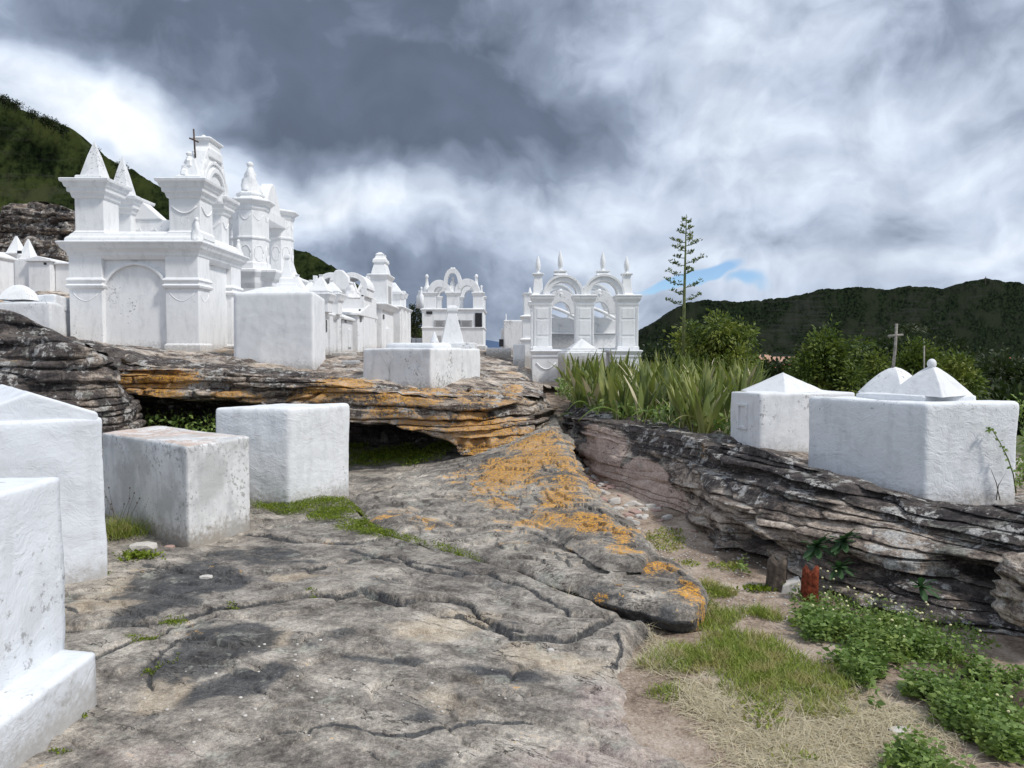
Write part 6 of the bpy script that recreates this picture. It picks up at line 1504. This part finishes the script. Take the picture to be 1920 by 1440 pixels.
# small trees against the sky on the left hill
for px, py in ((8, 187), (28, 196), (60, 216), (84, 226), (100, 233), (118, 243), (176, 284), (226, 314)):
    yy = 149; c = W(px, py - 3, yy)
    s_ = rng.uniform(.5, 1.0)
    shrub('ridge_tree', c, [(0, 0, 0, .9 * s_, .6 * s_), (.7 * s_, 0, -.5, .7 * s_, .4 * s_), (-.6 * s_, 0, -.4, .6 * s_, .4 * s_)], 260, .35, 'darkleaf', 'small tree standing on the skyline of the left forested hill', 'tree', 'small trees on the left skyline', tr=.08)

# agave flower stalk
def stalk():
    y = 17.0; base = W(1281, 650, y) - [0, 0, .9]; top = W(1287, 402, y)
    r = root('flower_stalk', base, 'very tall thin agave flower stalk with short side branches against the sky', 'flower stalk')
    MB().tube([base, W(1283, 560, y), W(1285, 480, y), top], [.045, .034, .022, .008], 8).build('stem', 'stalk', r, smooth=True)
    Vs = []; 
    for i, (py, sgn, ln) in enumerate(((566, -1, 34), (557, 1, 36), (547, -1, 24), (533, 1, 28), (529, -1, 34), (510, -1, 30), (507, 1, 10), (492, -1, 26), (488, 1, 32), (478, -1, 18), (470, 1, 15), (465, -1, 22), (455, 1, 25), (449, -1, 22), (444, 1, 14), (436, 1, 12), (432, -1, 13), (424, 1, 9), (420, -1, 8), (412, 1, 6), (408, -1, 5), (500, 1, 8), (460, -1, 12))):
        a = rng.uniform(-.9, .9); L = ln / F * y
        p = W(1285 + (560 - py) * .012, py + 6, y); m = MB()
        ca, sa = math.cos(a) * sgn, math.sin(a)
        L2 = L / max(.5, abs(math.cos(a)))
        pts_ = [p + np.array([ca * L2 * t, sa * L2 * t, .10 * L * t + .30 * L * t * t]) for t in (0, .35, .7, 1)]
        m.tube(pts_, [.011, .009, .007, .004], 5)
        b = m.build('branch', 'stalk', r, smooth=True)
        k = int(10 + L * 42); tt = rng.uniform(.25, 1.03, k)
        P = np.stack([p + np.array([ca * L2 * t, sa * L2 * t, .10 * L * t + .30 * L * t * t]) for t in tt]) + rng.normal(0, .022, (k, 3))
        V, f = leaves_mesh(np.repeat(P, 2, 0), dirs(k * 2, .8), .07, .028, .3, 0)
        tag(npmesh('bulbils', V, f, M['bush'], b, False), kind='stuff')
    return r
stalk()
# palm
def palm():
    y = 60; c = W(1702, 612, y); base = W(1702, 660, y) - [0, 0, 4]
    r = root('palm_tree', base, 'dark palm tree against the right hill, right of the wooden cross', 'palm')
    MB().tube([base, c], [.22, .16], 8).build('trunk', 'bark', r, smooth=True)
    for i in range(13):
        a = 2 * math.pi * i / 13; L = 1.6; P = []; D = []
        for t in np.linspace(.1, 1, 16):
            p = c + np.array([math.cos(a) * L * t, math.sin(a) * L * t, L * (.75 * t - .95 * t * t)])
            for sg in (-1, 1): P.append(p); D.append((-math.sin(a) * sg + .4 * math.cos(a), math.cos(a) * sg + .4 * math.sin(a), -.5))
        V, f = leaves_mesh(np.array(P), np.array(D), .5, .12, .1, .1); npmesh('frond', V, f, M['darkleaf'], r, False)
palm()

# ground cover ------------------------------------------------------------------------
def mk(lst): return lambda x, y: blobs(x, y, lst, 0)
def cover(name, lst, n, kind, mat, label, cat, bx, **k):
    p = sample(mk(lst), n, bx, thr=k.get('thr', .2)); z = gz(p[:, 0], p[:, 1]); P = np.c_[p, z]
    P[:, 2] += k.get('dz', 0)
    n = len(P)
    if kind == 'blade': V, f = blades_mesh(P, dirs(n, k.get('lean', .35)), rng.uniform(k['l0'], k['l1'], n), k.get('w', .004), k.get('bend', .4))
    elif kind == 'flat':
        D = unit(rng.normal(size=(n, 3)) * [1, 1, .16] + [0, 0, .10]); V, f = blades_mesh(P + [0, 0, .006], D, rng.uniform(k['l0'], k['l1'], n), k.get('w', .003), .3)
    else:
        P[:, 2] += rng.uniform(0, k.get('h', .01), n) ; V, f = leaves_mesh(P, dirs(n, .9), rng.uniform(k['l0'], k['l1'], n), rng.uniform(k['l0'], k['l1'], n) * .55)
    return stuff(name, V, f, mat, label, cat)
BX = (-.2, 3.2, 2.4, 7.2)
cover('grass', [(1300, 1215, 75, 35, .8), (1400, 1215, 90, 38, 1), (1450, 1240, 90, 32, 1), (1520, 1255, 60, 25, .8), (1360, 1160, 60, 18, .7), (1450, 1150, 30, 12, .8), (1550, 1300, 40, 16, .8), (1420, 1290, 60, 22, .5), (1370, 1105, 30, 10, .6), (1330, 1130, 35, 16, .7), (1240, 1290, 50, 18, .35)], 11000, 'blade', 'grass', 'patch of short green grass on the path in the lower right', 'grass', BX, l0=.025, l1=.085, w=.0042, lean=.5)
cover('dry_grass', [(1480, 1370, 170, 60, 1), (1250, 1210, 40, 40, .9), (1340, 1300, 80, 30, 1), (1600, 1320, 110, 50, .9), (1440, 1425, 110, 50, 1), (1700, 1400, 60, 50, .5)], 11000, 'flat', 'straw', 'mat of dry straw-coloured grass on the ground in the lower right', 'dry grass', BX, l0=.04, l1=.13, w=.0026)
cover('dry_grass_tuft', [(1085, 1115, 45, 12, 1), (1250, 1215, 30, 30, .8), (1010, 1075, 30, 8, .5), (1090, 1020, 14, 6, .7)], 1500, 'blade', 'straw', 'pale dry grass growing in the rock joint beside the tongue-shaped slab', 'dry grass', (-.2, 1.6, 3, 6), l0=.03, l1=.09, w=.003, lean=.6)
cover('sprout_grass', [(1250, 1000, 60, 30, .35), (1370, 1060, 30, 12, .7), (1350, 1105, 40, 10, .6), (1300, 1050, 20, 10, .5), (1440, 1395, 120, 40, .3), (1420, 1320, 60, 20, .6)], 1500, 'leaf', 'grass', 'sparse green sprouts along the bare path', 'sprouts', BX, l0=.015, l1=.035, h=.02)
WEED = [(1640, 1180, 110, 40, .9), (1700, 1240, 130, 50, 1), (1760, 1310, 110, 60, 1), (1820, 1390, 110, 60, 1), (1560, 1155, 40, 20, .5), (1640, 1250, 70, 40, .8), (1740, 1430, 120, 60, .9), (1870, 1440, 60, 40, .9), (1560, 1190, 40, 25, .6), (1390, 1070, 30, 20, .3)]
def weeds():
    wm = mk(WEED)
    p = sample(lambda x, y: wm(x, y) * ss(fbm(x * 5, y * 5, 0.0, 3, 61), -.35, .15), 1250, (.9, 3.4, 2.4, 5.6), thr=.25); z = gz(p[:, 0], p[:, 1]); Ps = []; Ds = []; Ls = []
    for (x, y), zz in zip(p, z):
        h = rng.uniform(.04, .15); d = unit(up + rng.normal(0, .25, 3) * [1, 1, .2])
        for j in range(5):
            a0 = rng.uniform(0, 3.14); t = (j + 1) / 5
            for s_ in (0, 1):
                a = a0 + s_ * math.pi; Ps.append(np.array([x, y, zz]) + d * h * t); Ds.append((math.cos(a), math.sin(a), .35)); Ls.append(.046 * (1.15 - .5 * t) * rng.uniform(.5, 1.35))
    Ls = np.array(Ls); V, f = leaves_mesh(np.array(Ps), np.array(Ds), Ls, Ls * .52, .12, .12)
    stuff('leafy_weeds', V, f, 'weed', 'spread of leafy green weeds below the right rock bank', 'weeds')
    # flower heads on thin stems
    q = sample(mk([(1640, 1170, 120, 25, 1), (1740, 1200, 90, 30, 1), (1560, 1120, 50, 16, .7), (1850, 1330, 40, 40, .6)]), 60, (.9, 3.4, 2.6, 5.4), thr=.3); z = gz(q[:, 0], q[:, 1])
    for (x, y), zz in zip(q, z):
        h = rng.uniform(.12, .24); r = root('wildflower', (x, y, zz), 'tiny pale yellow flower head on a thin stem among the weeds', 'flower', 'tiny flowers above the weeds')
        tp_ = np.array([x + rng.normal(0, .03), y + rng.normal(0, .03), zz + h])
        MB().tube([(x, y, zz), tuple(tp_)], .0013, 3).build('stem', 'stalk', r)
        MB().lathe(tp_[0], tp_[1], [(tp_[2] - .003, .002), (tp_[2], .0055), (tp_[2] + .005, .005), (tp_[2] + .007, .002)], 6).build('flower_head', 'flower', r)
weeds()
cover('fine_weeds', [(1640, 1130, 120, 22, .8), (1500, 1110, 40, 20, .6), (1760, 1180, 80, 30, .8), (1860, 1300, 50, 50, .7), (1800, 1250, 60, 40, .7)], 2500, 'leaf', 'weed', 'small dark weeds at the shaded foot of the right bank', 'weeds', (.9, 3.4, 2.6, 5.6), l0=.015, l1=.04, h=.05)
MOSS = [(470, 948, 30, 7, .8), (530, 958, 40, 9, 1), (600, 956, 50, 13, 1), (650, 972, 45, 12, 1), (700, 996, 45, 13, 1), (740, 1012, 45, 12, 1), (800, 1032, 45, 11, 1), (850, 1046, 40, 10, 1), (905, 1062, 35, 9, .9), (945, 1070, 18, 6, .8)]
cover('moss', MOSS, 20000, 'leaf', 'moss', 'bright green moss filling the joint in the rock, from the middle tomb to the slab', 'moss', (-4, 1, 4, 9), l0=.008, l1=.022, h=.035, dz=.03)
cover('joint_moss', [(1030, 1075, 18, 10, 1), (1150, 1125, 30, 6, .9), (1195, 1138, 30, 5, .8), (1120, 1110, 20, 5, .7), (1060, 1095, 12, 6, .6)], 1800, 'leaf', 'moss', 'moss in the shaded crack under the tongue-shaped slab', 'moss', (-.5, 1.6, 3.5, 6), l0=.008, l1=.024, h=.03)
cover('crack_moss', [(300, 1190, 40, 6, .8), (240, 1210, 30, 5, .7), (292, 1245, 8, 12, .8), (160, 1093, 25, 5, 1), (98, 1412, 12, 6, 1), (165, 1340, 10, 6, .9), (425, 1163, 10, 4, .7), (560, 1140, 14, 4, .6)], 1600, 'leaf', 'moss', 'thin lines of moss in the cracks of the foreground rock', 'moss', (-3.6, -.5, 2.4, 6), l0=.006, l1=.018, h=.012)
cover('cave_moss', [(720, 868, 60, 8, 1), (790, 872, 50, 7, 1), (830, 868, 40, 6, .7), (680, 850, 30, 10, .8)], 6000, 'leaf', 'moss', 'dull green moss on the floor in front of the dark cave', 'moss', (-3.2, 0, 8.5, 12), l0=.015, l1=.045, h=.05)
def tuftpos(px, py, z=0.0): g = G(px, py, z); return np.array([g[0], g[1], float(gz(np.array([g[0]]), np.array([g[1]]))[0])])
def tuft(name, px, py, n, rad, l0, l1, mat, label, cat, kind='blade', lean=.35, w_=.004, heads=0):
    c = tuftpos(px, py); P = c + np.c_[rng.normal(0, rad, n), rng.normal(0, rad * .6, n), np.zeros(n)]
    r = root(name, c, label, cat)
    if kind == 'blade': V, f = blades_mesh(P, dirs(n, lean), rng.uniform(l0, l1, n), w_, .4)
    else: P[:, 2] += rng.uniform(0, rad * .5, n); V, f = leaves_mesh(P, dirs(n, 1.0), rng.uniform(l0, l1, n), rng.uniform(l0, l1, n) * .5)
    npmesh('foliage', V, f, M[mat], r, False)
    for i in range(heads):
        b = c + [rng.normal(0, rad * .8), rng.normal(0, rad * .3), 0]; t = b + [rng.normal(.0, rad * .9), rng.normal(0, .03), rng.uniform(.22, .42)]
        s_ = MB().tube([b, (b + t) / 2 + [rng.normal(0, .01), 0, .02], t], .0015, 3).build('seed_stem', 'bark', r)
        MB().lathe(t[0], t[1], [(t[2] - .004, .002), (t[2] + .002, .006), (t[2] + .012, .002)], 6).build('seed_head', 'bark', s_)
    return r
tuft('grass_tuft', 222, 1012, 900, .12, .08, .24, 'grass', 'grass tuft with dark seed heads on tall stems beside the weathered tomb', 'grass tuft', 'blade', .45, .004, 12)
tuft('weed_clump', 262, 1062, 320, .07, .02, .05, 'moss', 'bright yellow-green leafy weed at the corner of the weathered tomb', 'weed', 'leaf')
tuft('small_plant', 1425, 1095, 160, .05, .02, .05, 'moss', 'small green plant with a reddish base left of the pale stone block', 'plant', 'leaf')
# shaded weeds under the left overhang
def shade():
    x = rng.uniform(-5.6, -3.2, 3600); y = rng.uniform(9.35, 10.6, 3600); P = np.c_[x, y, .02 + gz(x, y) + rng.uniform(0, 1, 3600) ** 1.5 * (.35 + .35 * ss(y, 9, 10))]
    V, f = leaves_mesh(P, dirs(3600, .9), rng.uniform(.05, .1, 3600), rng.uniform(.025, .05, 3600))
    stuff('shaded_weeds', V, f, 'weed', 'leafy weeds growing in the shade under the ledge, behind the weathered tomb', 'weeds')
shade()
# succulents on the bank face
def rosette(px, py, y, L, n, label, mat='succ'):
    c = W(px, py, y); r = root('succulent', c, label, 'succulent')
    for i in range(n):
        a = 2.4 * i; e = .25 + .9 * i / n
        d = unit(np.array([math.cos(a) * math.cos(e), -abs(math.sin(a)) * .8 * math.cos(e) - .25, math.sin(e) * (1 if i % 3 else -.3)]))
        s_ = unit(np.cross(d, up)); nn = np.cross(s_, d); V = []
        for t, w_ in ((0, .3), (.3, .75), (.65, 1), (.88, .7), (1, .05)):
            p = c + d * L * t - up * L * .2 * t * t
            V += [p - s_ * w_ * L * .17, p + nn * -.006, p + s_ * w_ * L * .17]
        npmesh('leaf', V, [(j * 3 + i_, j * 3 + i_ + 1, (j + 1) * 3 + i_ + 1, (j + 1) * 3 + i_) for j in range(4) for i_ in range(2)], M[mat], r)
rosette(1530, 1022, 5.12, .15, 14, 'dark green broad-leaved succulent on the bank face above the red stump')
rosette(1580, 1012, 5.08, .14, 14, 'grey-green succulent rosette on the bank face, right of the red stump')
rosette(1572, 1062, 4.98, .12, 10, 'hanging green succulent low on the bank face, below the rosette')
rosette(1725, 1098, 4.4, .12, 8, 'small leafy plant in the shadow of the bank, far right')

# stones, stumps ------------------------------------------------------------------------
def stonemesh(name, seed, flatn=.5, nsub=2):
    bm = bmesh.new(); bmesh.ops.create_icosphere(bm, subdivisions=nsub, radius=1)
    for v in bm.verts:
        p = np.array(v.co); k = 1 + .35 * float(fbm(p[0] * .9 + seed, p[1] * .9, p[2] * .9 + .1, 3, seed)); q_ = p * k; q_ = np.sign(q_) * np.minimum(np.abs(q_), .78)
        q_[2] *= flatn; v.co = q_
    me = bpy.data.meshes.new(name); bm.to_mesh(me); bm.free(); return me
SM = [stonemesh('stone', i, .35 + .08 * i) for i in range(6)]
for i, me in enumerate(SM): me.materials.append(M['pebble'] if i < 3 else M['pebble_w'])
def stone(px, py, r_, k, label, cat='stone', group=None, sz=(1, .8, 1), zplus=.0, z=0.0):
    g = G(px, py, z); zz = float(gz(np.array([g[0]]), np.array([g[1]]))[0])
    o = bpy.data.objects.new('stone', SM[k]); link(o); o.location = (g[0], g[1], zz + zplus + r_ * .12); s = r_
    o.scale = (s * sz[0], s * sz[1], s * sz[2]); o.rotation_euler = (rng.uniform(-.2, .2), rng.uniform(-.2, .2), rng.uniform(0, 6.28)); ORG[o.name] = np.array(o.location)
    tag(o, label, cat, group); return o
def st1(px, py, r_, k, label, sz=(1, .8, 1)): o = stone(px, py, r_, k, label, 'stone', None, sz); o.rotation_euler = (0, 0, .2)
st1(270, 1036, .085, 4, 'pale flat stone wedged at the foot of the weathered tomb', (1.5, .8, .9))
st1(318, 1030, .05, 1, 'dark stone chip under the front corner of the weathered tomb', (1, .8, 1))
st1(387, 1098, .038, 4, 'small white stone lying alone on the dark wet patch of rock', (1.4, .8, .7))
st1(1033, 1220, .022, 5, 'small pale pebble alone on bare rock right of centre')
st1(797, 903, .065, 0, 'pink lump of stone on the rock in front of the cave')
st1(766, 898, .02, 0, 'tiny pink stone left of the pink lump by the cave')
st1(1690, 1352, .045, 4, 'pale flat stone at the left edge of the weed patch', (1.4, .8, .5))
rub = sample(mk([(1130, 915, 25, 12, 1), (1150, 940, 30, 14, 1), (1180, 965, 40, 14, .8), (1240, 960, 40, 12, .6), (1260, 985, 30, 12, .6), (1100, 880, 16, 16, 1), (1080, 850, 14, 16, .8)]), 110, (.5, 2, 6, 11), thr=.1)
for x, y in rub:
    k = int(rng.integers(0, 6)); r_ = rng.uniform(.022, .075) * (1 if rng.random() < .8 else 1.5)
    o = bpy.data.objects.new('stone', SM[k]); link(o); o.location = (x, y, float(gz(np.array([x]), np.array([y]))[0]) + r_ * .1)
    o.scale = (r_, r_ * .75, r_ * .7); o.rotation_euler = (rng.uniform(-.3, .3), rng.uniform(-.3, .3), rng.uniform(0, 6.28)); ORG[o.name] = np.array(o.location)
    tag(o, 'broken pink or pale stone chip below the pink rock face', 'stone', 'stone chips on the path')
gr = sample(mk([(1300, 1020, 160, 60, 1), (1420, 1120, 120, 40, .8), (700, 950, 150, 30, .3), (600, 1300, 500, 120, .12)]), 900, (-3, 2.5, 2.6, 9), thr=.05)
gv = np.array([v.co[:] for v in stonemesh('pebble', 9, .5, 1).vertices]); gf = np.array([p.vertices[:] for p in bpy.data.meshes['pebble'].polygons])
n = len(gr); zz = gz(gr[:, 0], gr[:, 1]); sc_ = rng.uniform(.003, .013, n)
V = gv[None] * sc_[:, None, None] + np.c_[gr, zz + .002][:, None, :]; stuff('gravel', V.reshape(-1, 3), (gf[None] + (np.arange(n) * len(gv))[:, None, None]).reshape(-1, 3), 'pebble_w', 'fine pale gravel scattered on the path and rock', 'gravel')
def stump(px, py, r_, h, mat, label, y=None):
    c = tuftpos(px, py); r = root('stump', c, label, 'stump'); n = 26; V = []
    for j, t in enumerate(np.linspace(0, 1, 8)):
        for i in range(n):
            a = 2 * math.pi * i / n; k = r_ * (1 + .14 * math.sin(a * 5 + 1) + .08 * math.sin(a * 11) + .18 * (1 - t) ** 2)
            V.append((c[0] + k * math.cos(a) + .01 * t, c[1] + k * math.sin(a), c[2] - .04 + (h + .04) * t * (1 + (.10 * math.sin(a * 4) if j == 7 else 0))))
    Fc = [(j * n + i, j * n + (i + 1) % n, (j + 1) * n + (i + 1) % n, (j + 1) * n + i) for j in range(7) for i in range(n)]
    V.append((c[0], c[1], c[2] + h * .82)); Fc += [(7 * n + i, 7 * n + (i + 1) % n, 8 * n) for i in range(n)]
    npmesh('trunk_stub', V, Fc, M[mat], r); return r
stump(1517, 1112, .050, .20, 'redwood', 'short rotten red-brown wooden stump standing at the foot of the right bank')
stump(1455, 1092, .062, .20, 'bark', 'dark grey-brown bark stump left of the red stump')
c = tuftpos(1485, 1098); r = root('stone_block', c, 'pale angular stone block lying tilted between the two stumps', 'stone')
MB().hexa([c + [-.085, -.03, -.02], c + [.06, -.045, -.01], c + [.075, .05, -.01], c + [-.06, .05, -.01]], [c + [-.07, -.02, .045], c + [.045, -.03, .085], c + [.06, .045, .10], c + [-.05, .045, .06]]).build('block_body', 'pebble_w', r, .006)
# grey lump at the right edge
o = bpy.data.objects.new('rock_lump', stonemesh('rock_lump', 23, 1.3, 5))
_v = np.array([v.co[:] for v in o.data.vertices]); _u = unit(_v); _q = _v[:, 2] * 5 + 1.2 * fbm(_v[:, 0], _v[:, 1], 0.0, 2, 5); _fr = _q - np.floor(_q)
_v = _v + _u * (.30 * fbm(_v[:, 0] * 2, _v[:, 1] * 2, _v[:, 2] * 2, 4, 6) + .18 * vn(np.floor(_q) * 3.3, 0, 0.0, 3) - .16 * np.exp(-(np.minimum(_fr, 1 - _fr) / .12) ** 2))[:, None]
o.data.vertices.foreach_set('co', _v.astype(np.float32).ravel())
tmp_ = o
link(o); me = o.data; me.materials.append(M['cliff'])
for k in ('lichen', 'pink', 'crust', 'moss', 'tan', 'dark'):
    at = me.attributes.new(k, 'FLOAT', 'POINT'); at.data.foreach_set('value', np.full(len(me.vertices), {'crust': .05}.get(k, 0.0), np.float32))
for p in me.polygons: p.use_smooth = True
c = W(1940, 1110, 4.05); o.location = c; o.scale = (.17, .25, .16); ORG[o.name] = c
tag(o, 'pale grey rock lump bulging from the bank at the right edge', 'rock')
# vine on the right tomb
pv = [W(p, q_, 5.52) for p, q_ in ((1905, 925), (1900, 890), (1890, 860), (1875, 830), (1862, 808), (1850, 803))]
r = root('vine', pv[0], 'thin green vine climbing and arching over the right face of the two-domed tomb', 'vine')
MB().tube(pv, [.006, .005, .005, .004, .003, .002], 5).build('stem', 'stalk', r, smooth=True)
pa = np.array(pv); tt = rng.uniform(0, 4.99, 34); i_ = tt.astype(int); P = pa[i_] + (pa[i_ + 1] - pa[i_]) * (tt - i_)[:, None]
for q_ in P[:26]:
    V, f = leaves_mesh(q_[None], rng.normal(0, 1, (1, 3)) + [0, -.4, 0], .035, .024, .2, .1); npmesh('leaf', V, f, M['weed'], r, False)
# dead twigs by tomb F and G
for (x0_, y0_, pts_) in ((0, 0, [(1875, 938), (1868, 905), (1858, 880)]), (0, 0, [(1868, 938), (1872, 910), (1885, 888)])):
    pq = [W(a, b, 5.55) for a, b in pts_]; r = root('twig', pq[0], 'bare thin twig leaning on the foot of the two-domed tomb', 'twig', 'bare twigs at the tomb foot')
    MB().tube(pq, [.004, .003, .0015], 4).build('stem', 'bark', r)
# hilltop cross
r = root('hilltop_cross', W(1848, 527, 620), 'tiny cross on the highest point of the right hill', 'cross')
a = W(1848, 529, 620); MB().box(a[0] - .25, a[0] + .25, 619.8, 620.2, a[2] - 2, a[2] + 4.6).build('upright', 'bark', r)
MB().box(a[0] - 1.3, a[0] + 1.3, 619.8, 620.2, a[2] + 2.8, a[2] + 3.3).build('crossbar', 'bark', r)
